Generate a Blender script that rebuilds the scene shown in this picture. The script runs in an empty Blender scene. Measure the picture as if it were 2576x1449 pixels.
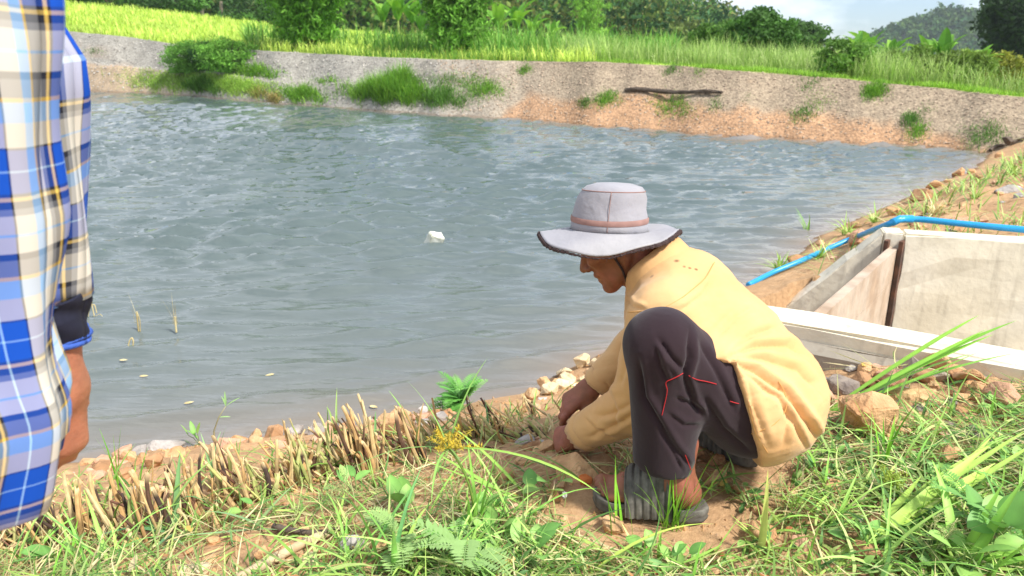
import bpy, math, random
import numpy as np
from mathutils import Vector, Matrix

random.seed(7)
RNG = np.random.default_rng(7)
scene = bpy.context.scene
R = math.radians

# ------------------------------------------------------------------ camera
CAM_Z = 1.56
PITCH = R(17.6)
FPX, CX, CY = 1874.0, 1288.0, 724.5          # focal length and centre on a 2576 x 1449 frame
SP, CP = math.sin(PITCH), math.cos(PITCH)
cam_data = bpy.data.cameras.new('camera')
cam = bpy.data.objects.new('camera', cam_data)
scene.collection.objects.link(cam)
cam.location = (0, 0, CAM_Z)
cam.rotation_euler = (R(90) - PITCH, 0, 0)
cam_data.sensor_width = 36.0
cam_data.lens = 36.0 * FPX / 2576.0
cam_data.clip_start = 0.05
cam_data.clip_end = 3000
cam_data.dof.use_dof = True
cam_data.dof.focus_distance = 1.75
cam_data.dof.aperture_fstop = 7.0
scene.camera = cam

# ------------------------------------------------------------------ sky, sun, exposure
SUN_DIR = Vector((0.62, -0.42, 0.95)).normalized()     # towards the sun
world = bpy.data.worlds.new('World')
scene.world = world
world.use_nodes = True
wn, wl = world.node_tree.nodes, world.node_tree.links
wn.clear()
w_out = wn.new('ShaderNodeOutputWorld')
w_bg = wn.new('ShaderNodeBackground')
w_bg.inputs['Strength'].default_value = 0.11
sky = wn.new('ShaderNodeTexSky')
sky.sky_type = 'NISHITA'
sky.sun_disc = False
sky.sun_elevation = math.asin(SUN_DIR.z)
sky.sun_rotation = math.atan2(SUN_DIR.x, SUN_DIR.y)
sky.air_density = 1.0
sky.dust_density = 0.4
sky.ozone_density = 1.2
w_tc = wn.new('ShaderNodeTexCoord')
w_map = wn.new('ShaderNodeMapping')
w_map.inputs['Scale'].default_value = (1.0, 1.0, 2.6)
w_map.inputs['Location'].default_value = (7.9, 3.3, 0.5)
w_noise = wn.new('ShaderNodeTexNoise')
w_noise.inputs['Scale'].default_value = 3.2
w_noise.inputs['Detail'].default_value = 8
w_noise.inputs['Roughness'].default_value = 0.58
w_ramp = wn.new('ShaderNodeValToRGB')
w_ramp.color_ramp.elements[0].position = 0.40
w_ramp.color_ramp.elements[0].color = (0.08, 0.08, 0.08, 1)
w_ramp.color_ramp.elements[1].position = 0.64
w_ramp.color_ramp.elements[1].color = (0.92, 0.92, 0.92, 1)
w_mix = wn.new('ShaderNodeMix')
w_mix.data_type = 'RGBA'
w_mix.inputs[7].default_value = (8.0, 8.15, 8.35, 1)       # thin bright cloud
wl.new(w_tc.outputs['Generated'], w_map.inputs['Vector'])
wl.new(w_map.outputs['Vector'], w_noise.inputs['Vector'])
wl.new(w_noise.outputs['Fac'], w_ramp.inputs['Fac'])
wl.new(w_ramp.outputs['Color'], w_mix.inputs[0])
w_tint = wn.new('ShaderNodeMix'); w_tint.data_type = 'RGBA'; w_tint.blend_type = 'MULTIPLY'; w_tint.inputs[0].default_value = 1.0
w_tint.inputs[7].default_value = (0.44, 0.55, 0.72, 1)     # clear sky between the clouds, deeper than the model's milky blue
wl.new(sky.outputs['Color'], w_tint.inputs[6])
wl.new(w_tint.outputs[2], w_mix.inputs[6])
wl.new(w_mix.outputs[2], w_bg.inputs['Color'])
wl.new(w_bg.outputs['Background'], w_out.inputs['Surface'])

sun_data = bpy.data.lights.new('sun', 'SUN')
sun_data.energy = 3.1
sun_data.angle = R(6)
sun_data.color = (1.0, 0.965, 0.91)
sun = bpy.data.objects.new('sun', sun_data)
scene.collection.objects.link(sun)
sun.rotation_euler = SUN_DIR.to_track_quat('Z', 'Y').to_euler()
sun.location = SUN_DIR * 30

vs = scene.view_settings
vs.view_transform = 'Standard'
vs.look = 'None'
vs.gamma = 1.0
vs.exposure = 1.0
vs.use_curve_mapping = False
scene.render.engine = 'CYCLES'
scene.cycles.max_bounces = 7
scene.cycles.transparent_max_bounces = 8
scene.cycles.use_denoising = True
scene.cycles.sample_clamp_indirect = 6.0

# ------------------------------------------------------------------ helpers
def ray(u, v):
    x, y = (u - CX) / FPX, (CY - v) / FPX
    return np.array([x, CP + y * SP, -SP + y * CP])

def at(u, v, z=None, Y=None):
    """Point of the place seen at (u, v) of a 2576 wide print, at height z or at depth Y."""
    d = ray(u, v)
    t = (z - CAM_Z) / d[2] if z is not None else Y / d[1]
    return np.array([0, 0, CAM_Z]) + d * t

def proj(P):
    P = np.asarray(P, float) - np.array([0, 0, CAM_Z])
    f = P[..., 1] * CP - P[..., 2] * SP
    up = P[..., 1] * SP + P[..., 2] * CP
    return CX + FPX * P[..., 0] / f, CY - FPX * up / f, f

def lin(r, g, b):
    def c(x):
        x /= 255.0
        return x / 12.92 if x <= 0.04045 else ((x + 0.055) / 1.055) ** 2.4
    return (c(r), c(g), c(b))

def sstep(a, b, x):
    t = np.clip((np.asarray(x, float) - a) / (b - a), 0, 1)
    return t * t * (3 - 2 * t)

def vnoise(x, y, seed=0):
    x = np.asarray(x, float); y = np.asarray(y, float)
    xi = np.floor(x).astype(np.int64); yi = np.floor(y).astype(np.int64)
    fx = x - xi; fy = y - yi
    fx = fx * fx * (3 - 2 * fx); fy = fy * fy * (3 - 2 * fy)
    def h(a, b):
        n = (a * 374761393 + b * 668265263 + seed * 974634777) & 0x7fffffff
        n = ((n ^ (n >> 13)) * 1274126177) & 0x7fffffff
        return ((n ^ (n >> 16)) & 0xffff) / 65535.0
    a = h(xi, yi); b = h(xi + 1, yi); c = h(xi, yi + 1); d = h(xi + 1, yi + 1)
    return (a * (1 - fx) + b * fx) * (1 - fy) + (c * (1 - fx) + d * fx) * fy

def fbm(x, y, oct=4, seed=0):
    s, amp, tot = 0.0, 1.0, 0.0
    for i in range(oct):
        s = s + amp * vnoise(x * 2 ** i, y * 2 ** i, seed + i * 13)
        tot += amp; amp *= 0.5
    return s / tot - 0.5

def link(o, parent=None):
    scene.collection.objects.link(o)
    if parent is not None:
        o.parent = parent
    return o

def mesh_from(name, V, F, col=None, smooth=False, uv=None):
    """F: int array (n,3) / (n,4), or a list of such arrays."""
    me = bpy.data.meshes.new(name)
    V = np.ascontiguousarray(V, dtype=np.float32)
    Fs = F if isinstance(F, list) else [F]
    Fs = [np.asarray(f, dtype=np.int32) for f in Fs if len(f)]
    me.vertices.add(len(V)); me.vertices.foreach_set('co', V.ravel())
    loops = np.concatenate([f.ravel() for f in Fs])
    starts, k = [], 0
    for f in Fs:
        n = f.shape[1]
        starts.append(k + np.arange(len(f), dtype=np.int32) * n); k += f.size
    starts = np.concatenate(starts).astype(np.int32)
    me.loops.add(len(loops)); me.loops.foreach_set('vertex_index', loops)
    me.polygons.add(len(starts)); me.polygons.foreach_set('loop_start', starts)
    me.polygons.foreach_set('use_smooth', np.full(len(starts), smooth, dtype=bool))
    me.update(calc_edges=True)
    me.validate()
    if col is not None:
        a = me.color_attributes.new('Col', 'FLOAT_COLOR', 'POINT')
        c = np.ones((len(V), 4), dtype=np.float32); c[:, :3] = np.asarray(col)[..., :3]
        a.data.foreach_set('color', c.ravel())
    if uv is not None:
        l = me.uv_layers.new(name='UVMap')
        l.data.foreach_set('uv', np.ascontiguousarray(np.asarray(uv, dtype=np.float32)[loops]).ravel())
    return me

def mk(name, V, F, mat, parent=None, col=None, smooth=False, uv=None):
    me = mesh_from(name, V, F, col, smooth, uv)
    if mat is not None:
        me.materials.append(mat)
    return link(bpy.data.objects.new(name, me), parent)

def tag(o, label=None, cat=None, group=None, kind=None):
    if label: o['label'] = label
    if cat: o['category'] = cat
    if group: o['group'] = group
    if kind: o['kind'] = kind
    return o

def empty(name, loc=(0, 0, 0), rz=0.0):
    o = bpy.data.objects.new(name, None)
    o.empty_display_size = 0.05
    o.location = Vector([float(c) for c in loc]); o.rotation_euler = (0, 0, rz)
    return link(o)

def mat_plain(name, rough=0.8, attr=False, base=(0.5, 0.5, 0.5), var=0.25, scale=20.0, bump=0.0, bscale=60.0,
              trans=0.0, spec=0.3, tint2=None, sss=0.0, detail=5, bdist=0.01):
    """Principled material: colour (or the Col attribute) varied by noise, bump, optional leaf translucency."""
    m = bpy.data.materials.new(name); m.use_nodes = True
    n, l = m.node_tree.nodes, m.node_tree.links
    p = n['Principled BSDF']; out = n['Material Output']
    p.inputs['Roughness'].default_value = rough
    p.inputs['Specular IOR Level'].default_value = spec
    tc = n.new('ShaderNodeNewGeometry')
    nz = n.new('ShaderNodeTexNoise'); nz.inputs['Scale'].default_value = scale; nz.inputs['Detail'].default_value = detail
    l.new(tc.outputs['Position'], nz.inputs['Vector'])
    if attr:
        a = n.new('ShaderNodeAttribute'); a.attribute_name = 'Col'; src = a.outputs['Color']
    else:
        rgb = n.new('ShaderNodeRGB'); rgb.outputs[0].default_value = (*base, 1); src = rgb.outputs[0]
    if tint2 is not None:
        mx = n.new('ShaderNodeMix'); mx.data_type = 'RGBA'
        mr = n.new('ShaderNodeMapRange'); mr.inputs[1].default_value = 0.42; mr.inputs[2].default_value = 0.62
        n2 = n.new('ShaderNodeTexNoise'); n2.inputs['Scale'].default_value = scale * 0.35; n2.inputs['Detail'].default_value = 6
        l.new(tc.outputs['Position'], n2.inputs['Vector'])
        l.new(n2.outputs['Fac'], mr.inputs[0]); l.new(mr.outputs[0], mx.inputs[0])
        l.new(src, mx.inputs[6]); mx.inputs[7].default_value = (*tint2, 1); src = mx.outputs[2]
    mr2 = n.new('ShaderNodeMapRange'); mr2.inputs[1].default_value = 0.25; mr2.inputs[2].default_value = 0.75
    mr2.inputs[3].default_value = 1 - var; mr2.inputs[4].default_value = 1 + var
    l.new(nz.outputs['Fac'], mr2.inputs[0])
    mul = n.new('ShaderNodeVectorMath'); mul.operation = 'SCALE'
    l.new(src, mul.inputs[0]); l.new(mr2.outputs[0], mul.inputs[3])
    l.new(mul.outputs[0], p.inputs['Base Color'])
    if sss:
        p.inputs['Subsurface Weight'].default_value = sss
        p.inputs['Subsurface Radius'].default_value = (0.012, 0.005, 0.003)
        p.inputs['Subsurface Scale'].default_value = 0.5
    if bump:
        b = n.new('ShaderNodeBump'); b.inputs['Strength'].default_value = bump; b.inputs['Distance'].default_value = bdist
        nb = n.new('ShaderNodeTexNoise'); nb.inputs['Scale'].default_value = bscale; nb.inputs['Detail'].default_value = 6
        l.new(tc.outputs['Position'], nb.inputs['Vector']); l.new(nb.outputs['Fac'], b.inputs['Height'])
        l.new(b.outputs['Normal'], p.inputs['Normal'])
    if trans:
        t = n.new('ShaderNodeBsdfTranslucent'); ms = n.new('ShaderNodeMixShader'); ms.inputs[0].default_value = trans
        l.new(mul.outputs[0], t.inputs['Color'])
        l.new(p.outputs[0], ms.inputs[1]); l.new(t.outputs[0], ms.inputs[2]); l.new(ms.outputs[0], out.inputs['Surface'])
    return m

# ---- vectorised shapes
def ribbons(base, az, L, W, tilt0, bend, segs=5, twist=0.0, fold=0.0, prof='grass', curl=1.3, side=0.0):
    """Blades or leaves: N ribbons growing from base; tilt0 from the vertical, bending on by bend radians."""
    base = np.atleast_2d(np.asarray(base, float)); N = len(base)
    b = lambda q: np.broadcast_to(np.asarray(q, float), (N,))
    az, L, W, tilt0, bend, twist, side = map(b, (az, L, W, tilt0, bend, twist, side))
    s = np.linspace(0, 1, segs + 1)
    th = tilt0[:, None] + bend[:, None] * s[None] ** curl
    azs = az[:, None] + side[:, None] * s[None]
    mid = (th[:, :-1] + th[:, 1:]) / 2; amid = (azs[:, :-1] + azs[:, 1:]) / 2
    st = (L / segs)[:, None]
    dx = np.sin(mid) * np.cos(amid) * st; dy = np.sin(mid) * np.sin(amid) * st; dz = np.cos(mid) * st
    P = np.zeros((N, segs + 1, 3))
    P[:, 1:, 0] = np.cumsum(dx, 1); P[:, 1:, 1] = np.cumsum(dy, 1); P[:, 1:, 2] = np.cumsum(dz, 1)
    P += base[:, None]
    T = np.stack([np.sin(th) * np.cos(azs), np.sin(th) * np.sin(azs), np.cos(th)], -1)
    S = np.stack([-np.sin(azs), np.cos(azs), np.zeros_like(azs)], -1)
    Nn = np.cross(T, S)
    tw = (twist[:, None] * (0.35 + 0.65 * s[None]))[..., None]
    S2 = S * np.cos(tw) + Nn * np.sin(tw); N2 = np.cross(T, S2)
    if prof == 'grass':
        w = np.minimum(1, 0.45 + 2.2 * s) * (1 - s ** 2.2) + 0.02
    elif prof == 'leaf':
        w = np.sin(np.pi * np.clip(s, 0, 1) ** 0.8) ** 0.8 * 1.0 + 0.03
    elif prof == 'round':
        w = np.sqrt(np.clip(1 - (2 * s - 1) ** 2, 0, 1)) + 0.04
    elif prof == 'strap':
        w = np.minimum(1, 0.6 + 1.2 * s) * np.minimum(1, (1.001 - s) * 3.5) ** 0.7 + 0.01
    else:
        w = np.ones_like(s)
    w = w[None, :, None] * W[:, None, None] * 0.5
    left = P - S2 * w + N2 * w * fold; right = P + S2 * w + N2 * w * fold
    n1 = segs + 1
    if fold:
        V = np.stack([left, P, right], 2).reshape(-1, 3); k = 3
    else:
        V = np.stack([left, right], 2).reshape(-1, 3); k = 2
    i = np.arange(segs)
    fs = []
    for c in range(k - 1):
        f = np.stack([i * k + c, i * k + c + 1, (i + 1) * k + c + 1, (i + 1) * k + c], 1)
        fs.append(f)
    f = np.concatenate(fs)
    F = (f[None] + (np.arange(N) * n1 * k)[:, None, None]).reshape(-1, 4)
    sv = np.broadcast_to(s[None, :, None], (N, n1, k)).reshape(-1)
    idx = np.repeat(np.arange(N), n1 * k)
    return V, F, sv, idx

def tube(pts, rad, sides=8, cap=True):
    pts = np.asarray(pts, float); n = len(pts)
    rad = np.broadcast_to(np.asarray(rad, float), (n,))
    T = np.gradient(pts, axis=0); T /= np.linalg.norm(T, axis=1)[:, None] + 1e-12
    up = np.array([0, 0, 1.0]) if abs(T[0][2]) < 0.9 else np.array([1.0, 0, 0])
    V = []
    A = np.cross(T[0], up); A /= np.linalg.norm(A)
    ang = np.linspace(0, 2 * np.pi, sides, endpoint=False)
    for i in range(n):
        A = A - T[i] * A.dot(T[i]); A /= np.linalg.norm(A); B = np.cross(T[i], A)
        V.append(pts[i] + rad[i] * (np.cos(ang)[:, None] * A + np.sin(ang)[:, None] * B))
    V = np.concatenate(V)
    F = []
    for i in range(n - 1):
        for j in range(sides):
            k = (j + 1) % sides
            F.append((i * sides + j, i * sides + k, (i + 1) * sides + k, (i + 1) * sides + j))
    if cap:
        c0 = len(V); V = np.concatenate([V, pts[:1], pts[-1:]])
        T3 = []
        for j in range(sides):
            k = (j + 1) % sides
            T3.append((c0, k, j)); T3.append((c0 + 1, (n - 1) * sides + j, (n - 1) * sides + k))
        return V, [np.array(F), np.array(T3)]
    return V, [np.array(F)]

def join(parts):
    """parts: list of (V, F or [F..], col or None)."""
    Vs, Fs, Cs, k = [], {3: [], 4: []}, [], 0
    for p in parts:
        V, F = p[0], p[1]
        for f in (F if isinstance(F, list) else [F]):
            f = np.asarray(f)
            if len(f): Fs[f.shape[1]].append(f + k)
        Vs.append(V); k += len(V)
        if len(p) > 2 and p[2] is not None:
            Cs.append(np.broadcast_to(np.asarray(p[2], float), (len(V), 3)))
    return np.concatenate(Vs), [np.concatenate(x) for x in Fs.values() if x], (np.concatenate(Cs) if Cs else None)

def ico(sub):
    import bmesh
    bm = bmesh.new(); bmesh.ops.create_icosphere(bm, subdivisions=sub, radius=1.0)
    V = np.array([v.co[:] for v in bm.verts]); F = np.array([[v.index for v in f.verts] for f in bm.faces]); bm.free()
    return V, F

ICO = {k: ico(k) for k in (1, 2, 3)}

def rock_shape(rng, sub=2, cuts=9, flat=0.7, rough=0.04):
    """Angular broken stone: hull of a few random points, edges knocked off."""
    import bmesh
    bm = bmesh.new()
    n = 9 + cuts // 2
    for _ in range(n):
        p = rng.normal(size=3); p /= np.linalg.norm(p); p *= rng.uniform(0.82, 1.0)
        bm.verts.new(p)
    r = bmesh.ops.convex_hull(bm, input=bm.verts)
    bmesh.ops.delete(bm, geom=[v for v in bm.verts if not v.link_faces], context='VERTS')
    bmesh.ops.dissolve_limit(bm, angle_limit=0.12, verts=bm.verts, edges=bm.edges)
    bmesh.ops.bevel(bm, geom=bm.edges[:], offset=0.07, segments=1, affect='EDGES', clamp_overlap=True)
    bmesh.ops.triangulate(bm, faces=bm.faces)
    bm.verts.ensure_lookup_table(); bm.verts.index_update()
    V = np.array([v.co[:] for v in bm.verts]); F = np.array([[v.index for v in f.verts] for f in bm.faces]); bm.free()
    V += rng.normal(size=V.shape) * rough * 0.4
    V *= np.array([1.0, rng.uniform(0.65, 0.95), flat])
    V -= (V.max(0) + V.min(0)) / 2
    V /= np.abs(V[:, :2]).max()
    return V, F

def leaf_quads(C, size, rng, aspect=2.2, droop=0.0, up=0.0):
    """Diamond leaves at centres C, random facing."""
    N = len(C); size = np.broadcast_to(np.asarray(size, float), (N,))
    a = rng.normal(size=(N, 3)); a[:, 2] -= droop; a /= np.linalg.norm(a, axis=1)[:, None]
    b = rng.normal(size=(N, 3)); b[:, 2] += up
    n = np.cross(a, b); n /= np.linalg.norm(n, axis=1)[:, None] + 1e-9
    s = np.cross(n, a)
    h = (size * 0.5)[:, None]
    V = np.stack([C - a * h, C + s * h / aspect + n * h * 0.12, C + a * h, C - s * h / aspect + n * h * 0.12], 1).reshape(-1, 3)
    F = np.arange(N * 4).reshape(N, 4)
    return V, F

def jitter(c, N, rng, amt=0.25, hue=0.12):
    c = np.asarray(c, float)
    k = rng.uniform(1 - amt, 1 + amt, (N, 1)); h = rng.normal(0, hue, (N, 1))
    return np.clip(c[None] * k * np.concatenate([1 + h, np.ones((N, 1)), 1 - h * 0.6], 1), 0.002, 0.9)

# ================================================================== terrain
SHORE = np.array([[-16, -0.6], [-4.0, 2.12], [-1.66, 2.58], [-0.75, 2.90], [0.12, 3.2], [0.45, 3.68], [1.72, 5.05], [3.04, 6.8], [6.3, 10.2], [7.8, 12.2], [14, 19.0]])

def shore_dist(x, y):
    x = np.asarray(x, float); y = np.asarray(y, float)
    best = np.full(x.shape, 1e9); sgn = np.ones(x.shape)
    for a, b in zip(SHORE[:-1], SHORE[1:]):
        d = b - a; L2 = d @ d
        t = np.clip(((x - a[0]) * d[0] + (y - a[1]) * d[1]) / L2, 0, 1)
        px, py = x - a[0] - t * d[0], y - a[1] - t * d[1]
        q = np.hypot(px, py); c = (x - a[0]) * d[1] - (y - a[1]) * d[0]
        m = q < best
        best = np.where(m, q, best); sgn = np.where(m, np.sign(c), sgn)
    return best * sgn

# concrete sluice, plan points: near wall (camera side) and far wall, inner edges
NW_A, NW_B = np.array([1.045, 2.853]), np.array([2.9, 1.62])      # near wall, pond end -> land end (inner edge)
FW_A, FW_B = np.array([2.131, 4.091]), np.array([4.6, 3.33])       # far wall inner edge, gate end -> land end
WALL_Z = 0.585

def near_z(x, y):
    x = np.asarray(x, float); y = np.asarray(y, float)
    d = shore_dist(x, y)
    wob = d + 0.16 * fbm(x * 1.3, y * 1.3, 3, 5)
    z = 0.515 * np.clip(wob / 1.35, 0, 1) ** 0.85
    z = np.where(wob > 1.0, 0.515 * (1.0 / 1.35) ** 0.85 + (0.52 - 0.515 * (1.0 / 1.35) ** 0.85) * sstep(1.0, 1.6, wob), z)
    z = np.where(wob < 0, np.maximum(wob * 0.28, -1.1), z)
    land = sstep(0.0, 0.4, d)
    rough = 0.055 * fbm(x * 5, y * 5, 4, 3) + 0.028 * fbm(x * 19, y * 19, 3, 9)
    z = z + rough * (0.35 + 0.65 * land)
    z = z - 0.28 * sstep(1.22, 0.45, y) * sstep(-14, -10, x)
    # trodden flat where the crouching man stands
    flat = np.exp(-(((x - 0.42) / 0.42) ** 2 + ((y - 1.66) / 0.33) ** 2) ** 2)
    z = z * (1 - flat) + flat * (0.522 + 0.15 * rough)
    # the sluice channel
    def side(a, b, px, py): return (b[0] - a[0]) * (py - a[1]) - (b[1] - a[1]) * (px - a[0])
    dn = (NW_B - NW_A) / np.linalg.norm(NW_B - NW_A); df = (FW_B - FW_A) / np.linalg.norm(FW_B - FW_A)
    A0 = NW_A - dn * 0.55; C0 = FW_A - df * 0.50
    inside = (side(A0, NW_B, x, y) / np.linalg.norm(NW_B - A0) > -0.10) & (side(C0, FW_B, x, y) / np.linalg.norm(FW_B - C0) < 0.085) & (side(A0, C0, x, y) < 0)
    z = np.where(inside, np.minimum(z, -0.25), z)
    return z

def ground_at(u, v, lift=0.0):
    """Where the line of sight at (u, v) meets the near bank."""
    z = 0.5
    for _ in range(14):
        p = at(u, v, z=z); z = 0.5 * z + 0.5 * float(near_z(p[0], p[1]))
    p = at(u, v, z=z); p[2] = float(near_z(p[0], p[1])) + lift
    return p

def axis(parts):
    out = []
    for a, b, s in parts:
        out.append(np.arange(a, b, s))
    return np.concatenate(out)

gx = axis([(-16, -4, 0.5), (-4, -1.7, 0.08), (-1.7, 2.7, 0.022), (2.7, 5, 0.045), (5, 9, 0.1), (9, 17, 0.4)])
gy = axis([(-6, 0.8, 0.25), (0.8, 1.15, 0.05), (1.15, 3.4, 0.022), (3.4, 6, 0.04), (6, 14, 0.1), (14, 20.5, 0.4)])
GX, GY = np.meshgrid(gx, gy, indexing='ij')
GZ = near_z(GX, GY)
nx, ny = GX.shape
I = np.arange(nx * ny).reshape(nx, ny)
F = np.stack([I[:-1, :-1], I[1:, :-1], I[1:, 1:], I[:-1, 1:]], -1).reshape(-1, 4)
# keep the land and a margin below the waterline
keep = (shore_dist(GX, GY) > -3.0)
kf = (keep[:-1, :-1] & keep[1:, 1:]).reshape(-1)
F = F[kf]
used = np.unique(F); remap = -np.ones(nx * ny, int); remap[used] = np.arange(len(used))
Vn = np.stack([GX, GY, GZ], -1).reshape(-1, 3)[used]

def soil_material():
    m = bpy.data.materials.new('clay_soil'); m.use_nodes = True
    n, l = m.node_tree.nodes, m.node_tree.links
    p = n['Principled BSDF']; p.inputs['Roughness'].default_value = 0.95; p.inputs['Specular IOR Level'].default_value = 0.15
    g = n.new('ShaderNodeNewGeometry')
    def noise(s, d=6, r=0.6):
        t = n.new('ShaderNodeTexNoise'); t.inputs['Scale'].default_value = s; t.inputs['Detail'].default_value = d
        t.inputs['Roughness'].default_value = r; l.new(g.outputs['Position'], t.inputs['Vector']); return t
    a = noise(3.0); b = noise(42.0, 8, 0.7); c = noise(160, 4)
    r = n.new('ShaderNodeValToRGB'); e = r.color_ramp.elements
    e[0].position = 0.3; e[0].color = (*lin(150, 117, 86), 1); e[1].position = 0.72; e[1].color = (*lin(210, 176, 136), 1)
    k = e.new(0.5); k.color = (*lin(186, 149, 110), 1)
    add = n.new('ShaderNodeMix'); add.data_type = 'FLOAT'; add.inputs[0].default_value = 0.6
    l.new(a.outputs['Fac'], add.inputs[2]); l.new(b.outputs['Fac'], add.inputs[3]); l.new(add.outputs[0], r.inputs['Fac'])
    l.new(r.outputs['Color'], p.inputs['Base Color'])
    # wet below the waterline margin
    bm = n.new('ShaderNodeBump'); bm.inputs['Strength'].default_value = 0.8; bm.inputs['Distance'].default_value = 0.012
    bm2 = n.new('ShaderNodeBump'); bm2.inputs['Strength'].default_value = 0.5; bm2.inputs['Distance'].default_value = 0.003
    l.new(b.outputs['Fac'], bm.inputs['Height']); l.new(c.outputs['Fac'], bm2.inputs['Height'])
    l.new(bm.outputs['Normal'], bm2.inputs['Normal']); l.new(bm2.outputs['Normal'], p.inputs['Normal'])
    sx = n.new('ShaderNodeSeparateXYZ'); l.new(g.outputs['Position'], sx.inputs[0])
    wet = n.new('ShaderNodeMapRange'); wet.inputs[1].default_value = 0.015; wet.inputs[2].default_value = 0.055
    wet.inputs[3].default_value = 0.45; wet.inputs[4].default_value = 1.0
    l.new(sx.outputs['Z'], wet.inputs[0])
    ml = n.new('ShaderNodeVectorMath'); ml.operation = 'SCALE'
    l.new(r.outputs['Color'], ml.inputs[0]); l.new(wet.outputs[0], ml.inputs[3]); l.new(ml.outputs[0], p.inputs['Base Color'])
    return m

M = {}
M['soil'] = soil_material()
tag(mk('near_bank', Vn, remap[F], M['soil'], smooth=True), kind='structure')

# ------------------------------------------------------------------ far bank, field and hills (one sheet)
WL_PX = [(-500, 200), (0, 218), (170, 228), (430, 240), (700, 262), (900, 276), (1100, 291), (1300, 301), (1500, 318), (1800, 342), (2100, 358), (2300, 370), (2500, 386), (2700, 400), (3100, 425)]
TOP_PX = [(-500, 60), (0, 68), (140, 76), (300, 90), (450, 112), (700, 130), (900, 141), (1100, 149), (1300, 153), (1500, 156), (1700, 166), (1900, 181), (2100, 196), (2300, 217), (2575, 243), (3100, 280)]
wl_pts = np.array([at(u, v, z=0.0) for u, v in WL_PX])
WL_AZ = np.arctan2(wl_pts[:, 0], wl_pts[:, 1]); WL_D = np.hypot(wl_pts[:, 0], wl_pts[:, 1])
tr = np.array([ray(u, v) for u, v in TOP_PX])
TOP_AZ = np.arctan2(tr[:, 0], tr[:, 1]); TOP_SL = tr[:, 2] / np.hypot(tr[:, 0], tr[:, 1])

def az_of(u, v=150):
    d = ray(u, v); return math.atan2(d[0], d[1])
FU = [az_of(u) for u in (-600, 140, 700, 1100, 1600, 2100, 2575, 3100)]
FSL = [0.060, 0.055, 0.030, 0.0135, 0.004, -0.012, -0.022, -0.025]       # elevation slope of the field at 70 m
HU = [az_of(u, 60) for u in (-900, 300, 900, 1300, 1600, 1800, 1880, 1960, 2070, 2200, 3100)]
HSL = [0.16, 0.15, 0.14, 0.125, 0.093, 0.066, 0.040, 0.024, 0.010, -0.010, -0.012]   # elevation slope of the wooded hill

def bank_params(az):
    D = np.interp(az, WL_AZ, WL_D) * (1 + 0.006 * np.sin(az * 41) + 0.004 * np.sin(az * 97 + 1))
    sl = np.interp(az, TOP_AZ, TOP_SL)
    k = 1 / 0.52
    h = (CAM_Z + D * sl) / (1 - k * sl)
    return D, h, h * k

def far_z(az, r):
    az, r = np.broadcast_arrays(np.asarray(az, float), np.asarray(r, float))
    D, h, run = bank_params(az)
    t = (r - D) / run
    left = sstep(az_of(1000), az_of(400), az) * sstep(az_of(100), az_of(320), az)
    # straight slope, with a narrow bench halfway up on the left
    s = np.clip(t, 0, 1)
    bench = np.interp(s, [0, 0.34, 0.52, 1.0], [0, 0.44, 0.46, 1.0])
    prof = s * (1 - left) + bench * left
    z = h * prof
    z = np.where(t < 0, np.maximum((r - D) * 0.3, -1.2), z)
    x, y = r * np.sin(az), r * np.cos(az)
    z = z + (0.10 * fbm(x * 0.9, y * 0.9, 4, 21) + 0.06 * fbm(x * 3, y * 3, 3, 22)) * sstep(-0.05, 0.15, t) * (1 - 0.6 * sstep(0.85, 1.0, t) * sstep(1.3, 1.0, t))
    r1 = D + run + 0.8
    fz = h - 0.06 + (CAM_Z + 70 * np.interp(az, FU, FSL) - h) * np.clip((r - r1) / (70 - r1), 0, 1.0) ** 0.9
    fz = fz + 0.25 * fbm(x * 0.15, y * 0.15, 3, 31) * sstep(r1, r1 + 8, r)
    z = np.where(r > r1, fz, z)
    hs = np.interp(az, HU, HSL)
    hill = (CAM_Z + r * hs - 4.5) - (CAM_Z + 70 * np.interp(az, FU, FSL))
    z = z + np.maximum(hill, -3.0) * sstep(74, 185, r)
    z = z - sstep(200, 320, r) * np.maximum(z, 0)
    return z

def far_pt(az, r, lift=0.0):
    return np.array([r * math.sin(az), r * math.cos(az), float(far_z(az, r)) + lift])

def on_bank(u, v):
    """Point of the far bank or field seen at (u, v)."""
    d = ray(u, v); az = math.atan2(d[0], d[1]); sl = d[2] / math.hypot(d[0], d[1])
    r = np.arange(9, 120, 0.05); z = far_z(np.full_like(r, az), r)
    below = np.nonzero(CAM_Z + sl * r < z)[0]
    rr = r[below[0]] if len(below) else 40.0
    return np.array([rr * d[0] / math.hypot(d[0], d[1]), rr * d[1] / math.hypot(d[0], d[1]), float(far_z(az, rr))]), az, rr

azs = np.linspace(az_of(-700), az_of(3250), 520)
D, h, run = bank_params(azs)
tt = np.concatenate([np.linspace(-0.9, 0, 6)[:-1], np.linspace(0, 1.0, 56), [1.06, 1.15, 1.3]])
rows = [D + run * t for t in tt]
r1 = D + run * 1.35
for q in np.linspace(0, 1, 46)[1:] ** 1.35:
    rows.append(r1 + (74 - r1) * q)
for rr in np.geomspace(76, 330, 40):
    rows.append(np.full_like(azs, rr))
rows.append(np.full_like(azs, 640.0))
RR = np.array(rows); AA = np.broadcast_to(azs, RR.shape)
ZZ = far_z(AA, RR)
Vf = np.stack([RR * np.sin(AA), RR * np.cos(AA), ZZ], -1).reshape(-1, 3)
nr, na = RR.shape
I = np.arange(nr * na).reshape(nr, na)
F = np.stack([I[:-1, :-1], I[:-1, 1:], I[1:, 1:], I[1:, :-1]], -1).reshape(-1, 4)
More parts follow.
